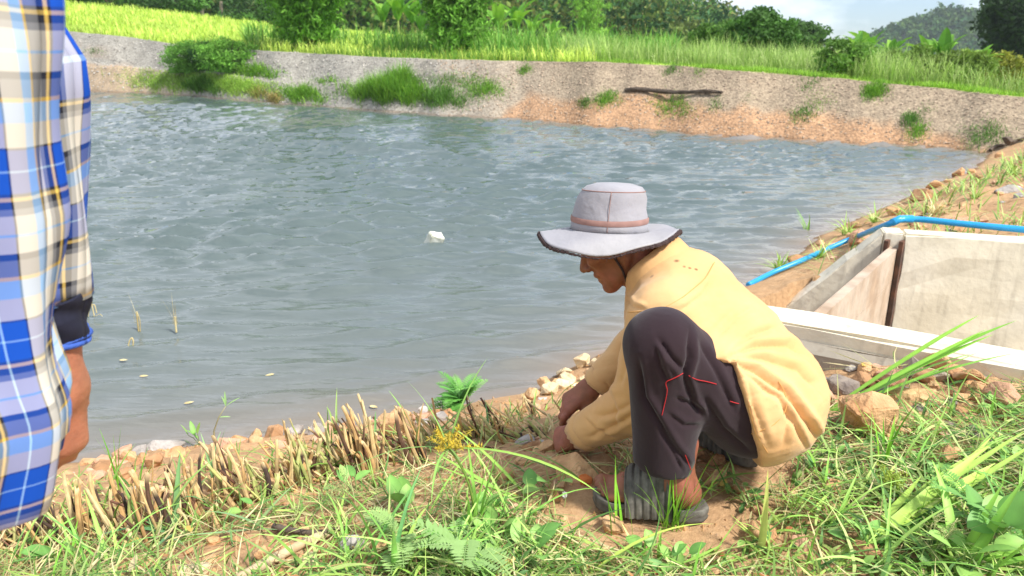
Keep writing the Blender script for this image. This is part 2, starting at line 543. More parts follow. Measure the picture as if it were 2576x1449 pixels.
# surface colour: gravel, orange clay near the water, grass beyond the crest
TT = (RR - D) / run
X_, Y_ = Vf[:, 0].reshape(nr, na), Vf[:, 1].reshape(nr, na)
n1 = fbm(X_ * 0.7, Y_ * 0.7, 5, 41); n2 = fbm(X_ * 2.2, Y_ * 2.2, 4, 43); n3 = RNG.uniform(-1, 1, X_.shape)
grav_l = np.array(lin(152, 147, 136)); grav_r = np.array(lin(152, 136, 114)); clay = np.array(lin(178, 134, 96)); dark = np.array(lin(112, 88, 66))
wr = sstep(az_of(900), az_of(1500), AA)[..., None]
Cf = grav_l * (1 - wr) + grav_r * wr
ck = np.interp(AA, [az_of(u) for u in (100, 170, 330, 360, 1250, 1330, 1700, 2100, 2300, 2560)], [.45, .45, .45, 0, 0, .42, .40, .33, .2, .06])
gul0 = fbm(AA * 180, TT * 2.0, 4, 49)
clay_f = sstep(ck + 0.14, ck - 0.08, TT + n1 * 0.45 + gul0 * 0.12) * (ck > 0.01)
hi_clay = sstep(0.55, 0.62, TT) * sstep(0.86, 0.76, TT) * sstep(az_of(310), az_of(150), AA) * sstep(-0.15, 0.1, n1)
up_clay = sstep(0.80, 0.9, TT) * sstep(az_of(1700), az_of(1760), AA) * sstep(az_of(1960), az_of(1860), AA) * sstep(-0.05, 0.1, n2)
low_l = sstep(0.38, 0.2, TT + n1 * 0.2) * sstep(az_of(360), az_of(250), AA) * 0.0
cf = np.clip(clay_f + hi_clay + up_clay * 0.7 + low_l, 0, 1)[..., None] * np.where(AA < az_of(600), 0.5, 0.68)[..., None]
Cf = Cf * (1 - cf) + clay * cf
lowpale = (sstep(0.5, 0.3, TT) * sstep(az_of(520), az_of(380), AA))[..., None]
Cf = Cf * (1 - lowpale * 0.7) + np.array(lin(178, 158, 130)) * lowpale * 0.7
gul = fbm(AA * 260, TT * 1.6 + 3, 4, 47)
Cf = Cf * (1 + 0.40 * n2 + 0.10 * n3 + 0.28 * gul)[..., None]
wetf = (sstep(0.035, 0.012, TT))[..., None]; Cf = Cf * (1 - 0.5 * wetf) + dark * wetf * 0.4
gr = sstep(1.02, 1.08, TT + 0.05 * n1 + 0.03 * sstep(az_of(1450), az_of(1700), AA))[..., None]
gcol = np.array(lin(150, 180, 66)) * (1 + 0.5 * n1)[..., None]
Cf = Cf * (1 - gr) + gcol * gr
hf = sstep(70, 80, RR)[..., None]; Cf = Cf * (1 - hf) + np.array(lin(50, 72, 32)) * hf

def gravel_material():
    m = bpy.data.materials.new('gravel_bank'); m.use_nodes = True
    n, l = m.node_tree.nodes, m.node_tree.links
    p = n['Principled BSDF']; p.inputs['Roughness'].default_value = 0.95; p.inputs['Specular IOR Level'].default_value = 0.15
    a = n.new('ShaderNodeAttribute'); a.attribute_name = 'Col'
    g = n.new('ShaderNodeNewGeometry')
    vo = n.new('ShaderNodeTexVoronoi'); vo.inputs['Scale'].default_value = 17.0
    l.new(g.outputs['Position'], vo.inputs['Vector'])
    vo2 = n.new('ShaderNodeTexVoronoi'); vo2.inputs['Scale'].default_value = 40.0
    l.new(g.outputs['Position'], vo2.inputs['Vector'])
    s1 = n.new('ShaderNodeSeparateColor'); l.new(vo.outputs['Color'], s1.inputs[0])
    s2 = n.new('ShaderNodeSeparateColor'); l.new(vo2.outputs['Color'], s2.inputs[0])
    ad = n.new('ShaderNodeMath'); ad.operation = 'ADD'; l.new(s1.outputs[0], ad.inputs[0]); l.new(s2.outputs[1], ad.inputs[1])
    mr = n.new('ShaderNodeMapRange'); mr.inputs[1].default_value = 0.2; mr.inputs[2].default_value = 1.8
    mr.inputs[3].default_value = 0.68; mr.inputs[4].default_value = 1.34
    l.new(ad.outputs[0], mr.inputs[0])
    ml = n.new('ShaderNodeVectorMath'); ml.operation = 'SCALE'
    l.new(a.outputs['Color'], ml.inputs[0]); l.new(mr.outputs[0], ml.inputs[3]); l.new(ml.outputs[0], p.inputs['Base Color'])
    b = n.new('ShaderNodeBump'); b.inputs['Strength'].default_value = 0.7; b.inputs['Distance'].default_value = 0.025
    l.new(vo.outputs['Distance'], b.inputs['Height']); b.invert = True
    l.new(b.outputs['Normal'], p.inputs['Normal'])
    return m
M['gravel'] = gravel_material()
tag(mk('far_bank_and_field', Vf, F, M['gravel'], col=Cf.reshape(-1, 3), smooth=True), kind='structure')

# base ground under everything, out to the horizon
q = 660.0
M['bed'] = mat_plain('pond_mud', base=lin(96, 84, 62), var=0.3, scale=0.6)
tag(mk('ground', np.array([[-q, -q, -1.6], [q, -q, -1.6], [q, q, -1.6], [-q, q, -1.6]]), np.array([[0, 1, 2, 3]]), M['bed']), kind='structure')

# ------------------------------------------------------------------ water
def water():
    az = np.linspace(R(-54), R(44), 430)
    r = np.geomspace(1.9, 44, 560)
    A, Rr = np.meshgrid(az, r, indexing='ij')
    x, y = Rr * np.sin(A), Rr * np.cos(A)
    dn = -shore_dist(x, y)
    Dw, _, _ = bank_params(A)
    rng = np.random.default_rng(3)
    z = np.zeros_like(x)
    cell = Rr * (az[1] - az[0]) * 1.0
    gust = 0.5 + 2.4 * np.clip(fbm(x * 0.22 + 3, y * 0.35, 3, 55) + 0.25, 0, 1)
    calm = 0.32 + 0.68 * sstep(0.6, 4.5, dn + 0.35 * (x + 1.5))
    for i in range(64):
        lam = 0.11 * (4.2 ** rng.uniform(0, 1))
        th = R(98) + rng.normal(0, 0.15)
        k = 2 * math.pi / lam
        amp = lam * 0.0086 * (0.6 + 0.8 * rng.random())
        ph = rng.uniform(0, 6.28)
        wob = 0.5 * lam * np.sin(x * rng.uniform(0.8, 2.2) + rng.uniform(0, 6)) * 1.2
        f = sstep(1.6, 3.5, lam / cell)
        z += amp * f * np.sin(k * (x * math.cos(th) + (y + wob) * math.sin(th)) + ph)
    z = z * gust * calm
    z = np.where(z > 0, z * 1.45, z * 0.75)
    V = np.stack([x, y, z], -1).reshape(-1, 3)
    na_, nr_ = x.shape
    I = np.arange(na_ * nr_).reshape(na_, nr_)
    F = np.stack([I[:-1, :-1], I[:-1, 1:], I[1:, 1:], I[1:, :-1]], -1)
    ok = (dn > -0.5) & (Rr < Dw + 1.2)
    ch = (ok[:-1, :-1] | ok[1:, 1:])
    F = F[ch]
    depth = np.minimum(np.clip(dn, 0, 9) * 0.28, np.clip(Dw - Rr, 0, 40) * 0.22)
    murk = np.array(lin(98, 106, 103)); silt = np.array(lin(134, 120, 106)); green = np.array(lin(84, 97, 95))
    f1 = np.exp(-depth / 0.08)[..., None]; f2 = sstep(2, 9, Rr)[..., None]
    C = murk * (1 - f2) + green * f2
    C = C * (1 - f1) + silt * f1
    used = np.unique(F); rm = -np.ones(len(V), int); rm[used] = np.arange(len(used))
    m = bpy.data.materials.new('pond_water'); m.use_nodes = True
    n, l = m.node_tree.nodes, m.node_tree.links
    p = n['Principled BSDF']; p.inputs['Roughness'].default_value = 0.04; p.inputs['IOR'].default_value = 1.5
    a = n.new('ShaderNodeAttribute'); a.attribute_name = 'Col'; l.new(a.outputs['Color'], p.inputs['Base Color'])
    g = n.new('ShaderNodeNewGeometry'); mp = n.new('ShaderNodeMapping'); mp.inputs['Scale'].default_value = (3.0, 20.0, 1); mp.inputs['Rotation'].default_value = (0, 0, 0.14)
    l.new(g.outputs['Position'], mp.inputs['Vector'])
    nz = n.new('ShaderNodeTexNoise'); nz.inputs['Scale'].default_value = 1.0; nz.inputs['Detail'].default_value = 4; nz.inputs['Roughness'].default_value = 0.5
    l.new(mp.outputs['Vector'], nz.inputs['Vector'])
    b = n.new('ShaderNodeBump'); b.inputs['Strength'].default_value = 0.9; b.inputs['Distance'].default_value = 0.009
    l.new(nz.outputs['Fac'], b.inputs['Height']); l.new(b.outputs['Normal'], p.inputs['Normal'])
    tag(mk('water', V[used], rm[F], m, col=C.reshape(-1, 3)[used], smooth=True), kind='structure')
water()

# ================================================================== vegetation beyond the pond
M['leaf'] = mat_plain('foliage', attr=True, rough=0.6, var=0.12, scale=3, trans=0.32, spec=0.25)
M['leaf_far'] = mat_plain('distant_foliage', attr=True, rough=0.8, var=0.12, scale=0.5, trans=0.2, spec=0.1)
M['bark'] = mat_plain('pale_bark', base=lin(150, 138, 120), var=0.3, scale=8, bump=0.5, bscale=20, bdist=0.02)
M['bark_dk'] = mat_plain('dark_bark', base=lin(84, 70, 54), var=0.3, scale=8, bump=0.5, bscale=20, bdist=0.02)
M['culm'] = mat_plain('bamboo_culm', base=lin(120, 134, 66), var=0.3, scale=6)

def crown_leaves(c, rad, n, size, col, rng, clumps=26, aspect=2.0, droop=0.2, flat=1.0, amt=0.3):
    """Leaf faces in uneven clumps through a crown's volume."""
    rad = np.asarray(rad, float)
    k = rng.normal(size=(clumps, 3)); k /= np.linalg.norm(k, axis=1)[:, None]
    k *= (rng.uniform(0.25, 1.0, (clumps, 1)) ** 0.5)
    cs = rng.uniform(0.14, 0.46, clumps) * (30.0 / max(clumps, 12)) ** 0.2
    tint = rng.uniform(1 - amt, 1 + amt, clumps)
    w = cs ** 2; i = rng.choice(clumps, n, p=w / w.sum())
    d = rng.normal(size=(n, 3)); d /= np.linalg.norm(d, axis=1)[:, None]
    d *= cs[i][:, None] * (rng.random((n, 1)) ** 0.45 * 1.15 + 0.10 * np.minimum(np.abs(rng.normal(0, 1, (n, 1))), 2) ** 2)
    C = np.asarray(c) + (k[i] + d * np.array([1, 1, 0.8])) * rad
    V, F = leaf_quads(C, size * rng.uniform(0.6, 1.3, n), rng, aspect, droop, 0.4)
    cc = 1.3 * np.asarray(col)[None] * tint[i][:, None] * rng.uniform(0.8, 1.2, (n, 1))
    return V, F, np.repeat(cc, 4, 0)

# ---- wooded hill: a far wood that reads as one mass
def wood():
    rng = np.random.default_rng(17); parts = []
    N = 2300
    az = rng.uniform(az_of(-500), az_of(2330), N * 3); r = rng.uniform(77, 205, N * 3)
    ok = rng.random(N * 3) < 0.55
    az, r = az[ok][:N], r[ok][:N]
    z = far_z(az, r)
    order = np.argsort(r)
    cols = [lin(66, 96, 44), lin(84, 112, 50), lin(54, 84, 48), lin(98, 112, 56), lin(60, 92, 56), lin(112, 116, 62), lin(74, 110, 40)]
    for i in order:
        rad = rng.uniform(1.7, 3.3) * (0.8 + r[i] / 260)
        hs = float(np.interp(az[i], HU, HSL))
        if hs < 0.0: continue
        if hs < 0.06: rad *= 0.72
        top = CAM_Z + r[i] * hs + rng.uniform(-2.2, 0.3)
        c = np.array([r[i] * math.sin(az[i]), r[i] * math.cos(az[i]), min(z[i] + rad * rng.uniform(0.7, 1.5), top - rad * 1.35)])
        n = int(125 if r[i] < 120 else 88)
        near = r[i] < 120
        parts.append(crown_leaves(c, (rad, rad, rad * rng.uniform(0.9, 1.5)), n, 0.62 if near else 0.85, cols[rng.integers(len(cols))], rng, clumps=14, aspect=1.6, amt=0.3))
    V, F, C = join(parts)
    tag(mk('forest', V, F, M['leaf_far'], col=C), 'dense mixed forest covering the long hill behind the pond', 'forest', kind='stuff')
wood()

# ---- the lone round hill far right and its wood
def far_hill():
    azc, r0 = az_of(2395, 90), 430.0
    rng = np.random.default_rng(23)
    def hz(x):                                  # x: metres sideways from the summit
        return np.interp(x, [-90, -55, -42, -30, -18, -6, 4, 14, 22, 30, 45, 90], [-6, 0, 4.5, 9.5, 15.0, 19.3, 19.0, 16.0, 16.4, 14.5, 10.0, 4])
    X = np.linspace(-90, 90, 70); W = np.linspace(-60, 60, 24)
    XX, WW = np.meshgrid(X, W, indexing='ij')
    ZZ = CAM_Z - 8 + (hz(XX) + 4.0) * np.cos(WW / 60 * np.pi / 2) ** 1.2
    dx, dy = math.cos(azc), -math.sin(azc); fx, fy = math.sin(azc), math.cos(azc)
    PX = fx * (r0 + WW) + dx * XX; PY = fy * (r0 + WW) + dy * XX
    V = np.stack([PX, PY, ZZ], -1).reshape(-1, 3); n1, n2 = XX.shape; I = np.arange(n1 * n2).reshape(n1, n2)
    F = np.stack([I[:-1, :-1], I[1:, :-1], I[1:, 1:], I[:-1, 1:]], -1).reshape(-1, 4)
    tag(mk('hill', V, F, mat_plain('hill_soil', base=lin(52, 70, 40))), kind='structure')
    parts = []
    for _ in range(1500):
        x, w = rng.uniform(-88, 88), rng.uniform(-55, 40)
        z = CAM_Z - 8 + (hz(x) + 4.0) * math.cos(w / 60 * math.pi / 2) ** 1.2
        rad = rng.uniform(2.2, 4.0)
        c = np.array([fx * (r0 + w) + dx * x, fy * (r0 + w) + dy * x, z + rad * 0.6])
        col = [lin(70, 100, 52), lin(58, 90, 54), lin(84, 108, 58)][rng.integers(3)]
        parts.append(crown_leaves(c, (rad, rad, rad * 1.1), 46, 1.7, col, rng, clumps=7, aspect=1.4))
    V, F, C = join(parts)
    tag(mk('hill_forest', V, F, M['leaf_far'], col=C), 'forest on the lone round hill in the far distance', 'forest', kind='stuff')
far_hill()

def bamboo(u, r, height, width, n_culm, n_leaf, col, label, seed, low=0.1):
    rng = np.random.default_rng(seed)
    az = az_of(u); b = far_pt(az, r)
    root = empty('bamboo_clump', b); tag(root, label, 'bamboo', 'bamboo clumps on the far bank')
    pts_all = []; parts = []
    for i in range(n_culm):
        a = rng.uniform(0, 6.28); lean = rng.uniform(0.05, 1.0) ** 0.8 * width * 0.5
        h = height * rng.uniform(0.45, 1.0)
        s = np.linspace(0, 1, 9)
        out = lean * (0.12 + 0.88 * s ** 1.7)
        p = np.stack([math.cos(a) * out, math.sin(a) * out, h * (s - 0.16 * s ** 4 * (lean / width))], 1) + np.array([rng.normal(0, 0.2), rng.normal(0, 0.2), -0.1])
        pts_all.append(p)
        V, F = tube(p, 0.035 * (1 - 0.75 * s), 5, cap=False); parts.append((V, F))
    V, F, _ = join(parts)
    st = mk('culms', V, F, M['culm'], root, smooth=True); st['kind'] = 'stuff'
    # leaves hang in sprays along the upper culms and side twigs
    C, T = [], []
    for p in pts_all:
        k = n_leaf // n_culm // 14
        for _ in range(k):
            t = rng.uniform(low, 1.0) ** 0.8 * 8; i0 = min(int(t), 7); q = p[i0] + (p[i0 + 1] - p[i0]) * (t - i0)
            a = rng.uniform(0, 6.28); L = rng.uniform(0.15, 0.75) * (1.25 - t / 16)
            end = q + np.array([math.cos(a) * L, math.sin(a) * L, rng.uniform(-0.35, 0.25) * L])
            tt = rng.uniform(0.2, 1.05, 14)[:, None]
            cc = q + (end - q) * tt + rng.normal(0, 0.07, (14, 3)); cc[:, 2] -= 0.12 * tt[:, 0] ** 2
            C.append(cc); T.append(np.full(14, rng.uniform(0.6, 1.35)))
    C = np.concatenate(C); T = np.concatenate(T)
    V, F = leaf_quads(C, 0.20 * rng.uniform(0.7, 1.3, len(C)), rng, 3.2, droop=0.9, up=0.6)
    cl = 1.5 * np.asarray(col)[None] * T[:, None] * rng.uniform(0.8, 1.2, (len(C), 1))
    mk('foliage', V, F, M['leaf'], root, col=np.repeat(cl, 4, 0))
    return root
bamboo(775, 29.5, 6.6, 6.4, 70, 44000, lin(96, 140, 46), 'large dark green bamboo clump on the bank, the wider one left of centre', 31)
bamboo(1152, 26.0, 5.0, 2.5, 40, 22000, lin(96, 138, 50), 'narrower bamboo clump on the bank near the middle, left of the banana plants', 32)
bamboo(1480, 62.0, 7.5, 4.2, 30, 9000, lin(112, 150, 58), 'feathery pale bamboo plume rising before the forest right of the middle', 33)

def broad_tree(name, u, r, h, rad, n, size, col, label, seed, bark='bark_dk', zoff=0.62, clumps=70, cat='tree', group=None, trunk=0.12, droop=0.2, lean=0.0):
    rng = np.random.default_rng(seed); az = az_of(u); b = far_pt(az, r)
    root = empty(name, b); tag(root, label, cat, group)
    parts = []
    s = np.linspace(0, 1, 6)
    main = np.stack([lean * s * h * 0.2 + 0.08 * h * np.sin(s * 3) * rng.uniform(-1, 1) * 0.4, 0 * s, s * h * zoff - 0.1], 1)
    parts.append(tube(main, trunk * (1 - 0.5 * s), 7, cap=False))
    for _ in range(9):
        t = rng.uniform(0.35, 1); p0 = np.array([np.interp(t, s, main[:, k]) for k in range(3)])
        a = rng.uniform(0, 6.28); e = p0 + np.array([math.cos(a) * rad[0] * 0.7, math.sin(a) * rad[1] * 0.7, rng.uniform(0.1, 0.5) * h])
        m = (p0 + e) / 2 + rng.normal(0, 0.05 * h, 3)
        parts.append(tube(np.array([p0, m, e]), np.array([0.45, 0.3, 0.1]) * trunk, 5, cap=False))
    V, F, _ = join(parts)
    mk('trunk', V, F, M[bark], root, smooth=True)
    V, F, C = crown_leaves((lean * h * 0.2, 0, h * zoff), rad, n, size, col, rng, clumps=clumps, droop=droop)
    V[:, 2] = np.maximum(V[:, 2], 0.02)
    mk('crown', V, F, M['leaf'], root, col=C)
    return root
broad_tree('vine_covered_tree', 1905, 24.0, 1.5, (0.95, 1.0, 0.66), 13000, 0.15, lin(72, 108, 44), 'dark bushy tree draped in vines rising above the tall grass at right', 41, clumps=110, droop=0.6)
broad_tree('vine_covered_tree', 1800, 29.0, 1.3, (0.8, 0.9, 0.6), 7000, 0.15, lin(84, 118, 48), 'smaller leafy tree just left of the dark bushy tree', 42, clumps=60, droop=0.5)
broad_tree('dark_tree', 2590, 60.0, 6.2, (3.0, 3.0, 2.9), 16000, 0.36, lin(44, 64, 34), 'dark round tree at the right edge of the picture', 43, zoff=0.55)
broad_tree('leafy_tree', 2010, 44.0, 1.9, (1.3, 1.4, 0.8), 6000, 0.24, lin(70, 98, 48), 'rounded tree on the falling end of the forest, above the tall grass', 44)
for i, (u, lab, col) in enumerate([(2120, 'low bush among the banana leaves right of the dark bushy tree', lin(92, 128, 50)), (2300, 'low bush under the round distant hill', lin(96, 122, 48)), (2420, 'low olive green bush below the round distant hill', lin(104, 126, 54)), (2520, 'low yellowish bush near the right edge below the dark tree', lin(128, 132, 50))]):
    broad_tree('field_bush', u, 19 + (i % 2) * 2.0, 0.85, (0.62, 0.6, 0.42), 3200, 0.11, col, lab, 50 + i, cat='bush', zoff=0.5, clumps=40, trunk=0.03, group='low bushes in the tall grass')

# forest edge on the left: pale trunks against the dark wood
for i, (u, r, lab) in enumerate([(362, 74, 'white bare trunk of a leaning tree at the left forest edge, leftmost'), (378, 76, 'thick pale trunk right beside the leaning white one'), (522, 75, 'slim pale trunk standing alone at the forest edge'), (566, 74, 'paired pale trunk at the forest edge left of the big bamboo')]):
    broad_tree('forest_tree', u, r, 9.0, (2.6, 2.6, 2.6), 1400, 0.5, lin(64, 92, 42), lab, 61 + i, bark='bark', zoff=0.72, trunk=0.17, group='pale trunked trees at the forest edge', lean=(0.3 if i == 0 else 0.05))
for i, u in enumerate((150, 215, 290, 425, 470, 610, 660)):
    broad_tree('forest_bush', u, 71 + (i % 3), 2.4, (2.3, 1.6, 1.3), 1500, 0.36, [lin(74, 112, 44), lin(60, 92, 40)][i % 2],
               ['broad green bush at the far edge of the bright field, leftmost', 'second green bush from the left along the forest edge', 'dense green bush left of the white leaning trunk', 'dark bush right of the two pale trunks', 'dark bush left of the slim lone trunk', 'bush right of the paired trunk at the forest edge', 'bush at the forest edge touching the big bamboo'][i],
               70 + i, cat='bush', zoff=0.45, clumps=14, trunk=0.05, group='bushes along the forest edge')

# ---- banana plants
def banana(u, r, h, label, seed, n=8):
    rng = np.random.default_rng(seed); b = far_pt(az_of(u), r)
    root = empty('banana_plant', b); tag(root, label, 'banana plant', 'banana plants in the field')
    V, F = tube(np.array([[0, 0, -0.1], [0.02, 0, h * 0.25], [0.0, 0.02, h * 0.5]]), [0.09, 0.075, 0.05], 7); mk('stem', V, F, M['culm'], root, smooth=True)
    for k in range(n):
        a = k * 2.4 + rng.normal(0, 0.3); L = h * rng.uniform(0.55, 0.8)
        V, F, sv, ix = ribbons(np.array([[0, 0, h * 0.42]]), a, L, 0.30 * L, rng.uniform(0.08, 0.5), rng.uniform(0.7, 1.6), segs=8, fold=0.35, prof='leaf', twist=rng.normal(0, 0.3))
        base = np.array([lin(116, 164, 60), lin(134, 176, 66), lin(96, 144, 56)][rng.integers(3)])
        C = base[None] * (0.9 + 0.25 * np.abs(np.sin(sv * 34)))[:, None]
        mk('banana_leaf', V, F, M['leaf'], root, col=C)
for i, (u, r, h, lab) in enumerate([
    (968, 44, 2.3, 'banana plant leftmost of the clump between the two bamboos'), (1005, 42, 2.5, 'tall banana plant in the clump between the two bamboos'), (1040, 43, 2.4, 'banana plant nearest the narrow bamboo on its left side'), (1062, 38, 1.7, 'low yellowing banana plant beside the narrow bamboo'),
    (1255, 40, 2.2, 'banana plant just right of the narrow bamboo'), (1300, 41, 2.5, 'tall banana plant second right of the narrow bamboo'), (1340, 38, 1.7, 'short banana plant third right of the narrow bamboo'), (1390, 39, 1.5, 'pale short banana plant before the forest right of the middle'), (1520, 38, 1.3, 'low banana plant in the tall grass below the bamboo plume'),
    (2150, 25, 1.15, 'banana leaves standing up right of the dark bushy tree'), (2180, 27, 1.3, 'banana plant under the gap of sky between the hills'), (2240, 24, 1.1, 'banana plant left of the round distant hill'), (2330, 22, 1.1, 'banana plant before the left flank of the round hill'), (2370, 22, 1.2, 'banana plant before the summit of the round hill'), (2460, 21, 0.95, 'banana plant before the right flank of the round hill')]):
    banana(u, r, h, lab, 90 + i)

# ---- field grass and the tall reeds along the crest
def blades_on_far(name, n, u0, u1, off0, off1, hmin, hmax, wid, cols, label, seed, tilt=0.35, segs=4, to_r=None):
    rng = np.random.default_rng(seed)
    az = rng.uniform(az_of(u0), az_of(u1), n)
    D, h, run = bank_params(az); r1 = D + run
    r = r1 + off0 + (off1 - off0) * rng.random(n) ** 1.2 if to_r is None else r1 + off0 + (to_r - r1 - off0) * rng.random(n) ** 1.3
    pn = fbm(r * np.sin(az) * 0.5, r * np.cos(az) * 0.5, 3, seed)
    keep = rng.random(n) < np.clip(0.65 + pn * 2.2, 0.1, 1)
    az, r, pn = az[keep], r[keep], pn[keep]; n = len(az)
    b = np.stack([r * np.sin(az), r * np.cos(az), far_z(az, r) - 0.03], 1)
    L = rng.uniform(hmin, hmax, n) * (1 + pn * 1.2)
    sc = np.clip(r / 28, 0.6, 3)
    V, F, sv, ix = ribbons(b, rng.uniform(0, 6.28, n), L, wid * rng.uniform(0.6, 1.3, n) * sc, rng.uniform(0, tilt, n), rng.uniform(0.2, 1.5, n), segs=segs)
    base = np.array(cols)[rng.integers(0, len(cols), n)] * rng.uniform(0.75, 1.25, (n, 1)) * (1 + pn * 0.9)[:, None]
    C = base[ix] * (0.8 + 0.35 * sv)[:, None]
    return tag(mk(name, V, F, M['leaf'], col=C), label, 'grass', kind='stuff')
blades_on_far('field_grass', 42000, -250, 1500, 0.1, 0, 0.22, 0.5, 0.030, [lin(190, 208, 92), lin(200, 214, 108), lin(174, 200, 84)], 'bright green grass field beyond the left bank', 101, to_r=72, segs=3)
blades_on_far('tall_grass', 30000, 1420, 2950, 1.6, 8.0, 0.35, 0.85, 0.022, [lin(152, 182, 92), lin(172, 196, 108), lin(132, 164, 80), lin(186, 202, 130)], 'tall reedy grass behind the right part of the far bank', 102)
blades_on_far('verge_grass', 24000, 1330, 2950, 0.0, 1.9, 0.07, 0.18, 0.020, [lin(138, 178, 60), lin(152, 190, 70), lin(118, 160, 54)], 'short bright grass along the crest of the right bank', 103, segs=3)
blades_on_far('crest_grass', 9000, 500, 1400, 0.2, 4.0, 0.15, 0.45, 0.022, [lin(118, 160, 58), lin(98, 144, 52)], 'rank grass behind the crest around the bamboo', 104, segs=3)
blades_on_far('rear_weeds', 9000, 620, 1700, 3.0, 16.0, 0.4, 1.1, 0.05, [lin(118, 164, 66), lin(96, 146, 58), lin(138, 170, 80)], 'tangled weeds before the forest in the middle', 105, segs=3)

# ---- pebbles of the gravel slope, too many to count
def bank_pebbles():
    rng = np.random.default_rng(111); n = 15000
    az = rng.uniform(az_of(60), az_of(2750), n); D, h, run = bank_params(az); t = rng.uniform(0.01, 1.0, n); r = D + run * t
    b = np.stack([r * np.sin(az), r * np.cos(az), far_z(az, r)], 1)
    s = (0.010 + 0.04 * rng.random(n) ** 4) * np.clip(r / 22, 0.6, 1.4)
    o = np.array([[1, 0, 0], [0, 1, 0], [-1, 0, 0], [0, -1, 0], [0, 0, 0.8], [0, 0, -0.5]], float)
    V = b[:, None] + o[None] * s[:, None, None] * rng.uniform(0.6, 1.3, (n, 6, 1)); 
    f = np.array([[0, 1, 4], [1, 2, 4], [2, 3, 4], [3, 0, 4]])
    F = (f[None] + (np.arange(n) * 6)[:, None, None]).reshape(-1, 3)
    left = az < az_of(1100)
    c = np.where(left[:, None], np.array(lin(164, 158, 148)), np.array(lin(168, 148, 126))) * rng.uniform(0.55, 1.35, (n, 1))
    tag(mk('bank_pebbles', V.reshape(-1, 3), F, mat_plain('pebble', attr=True, var=0.1, rough=0.9), col=np.repeat(c, 6, 0)), 'loose pebbles covering the gravel slope of the far bank', 'pebbles', kind='stuff')
bank_pebbles()

# ---- grass patches and shrubs on the far slope
def slope_tuft(u, v, wpx, h, n, cols, label, seed, name='grass_patch', tilt=0.9, wid=0.014, depth=0.35):
    rng = np.random.default_rng(seed); c, az, r = on_bank(u, v)
    hw = wpx / FPX * r * 0.5; depth = min(depth, 0.12 + wpx / 600)
    a = np.clip(rng.normal(0, 0.55, n), -1.25, 1.25) * hw
    D0, h0, run0 = bank_params(az); t0 = (r - D0) / run0
    azs_ = az + a / r; D1, h1, run1 = bank_params(azs_)
    rs = np.maximum(D1 + 0.02, D1 + run1 * t0 + rng.normal(0, depth * 0.6, n) + 0.25 * depth * np.sin(a * 9))
    b = np.stack([rs * np.sin(azs_), rs * np.cos(azs_), far_z(azs_, rs) - 0.02], 1) - c
    edge = 1 - 0.6 * np.abs(a / max(hw, 1e-3))
    V, F, sv, ix = ribbons(b, rng.uniform(0, 6.28, n), 0.95 * h * rng.uniform(0.4, 1.2, n) * edge, wid * r / 20, rng.uniform(0, tilt, n), rng.uniform(0.1, 1.2, n), segs=3)
    base = np.array(cols)[rng.integers(0, len(cols), n)] * rng.uniform(0.7, 1.3, (n, 1))
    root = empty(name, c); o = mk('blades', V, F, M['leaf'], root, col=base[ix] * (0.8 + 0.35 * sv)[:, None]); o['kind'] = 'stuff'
    return tag(root, label, 'grass', 'grass patches on the far bank')
GG = [lin(118, 166, 56), lin(136, 178, 62), lin(102, 150, 54)]; GD = [lin(104, 148, 60), lin(90, 130, 54)]; GS = [lin(190, 168, 110), lin(172, 156, 92), lin(150, 150, 80)]
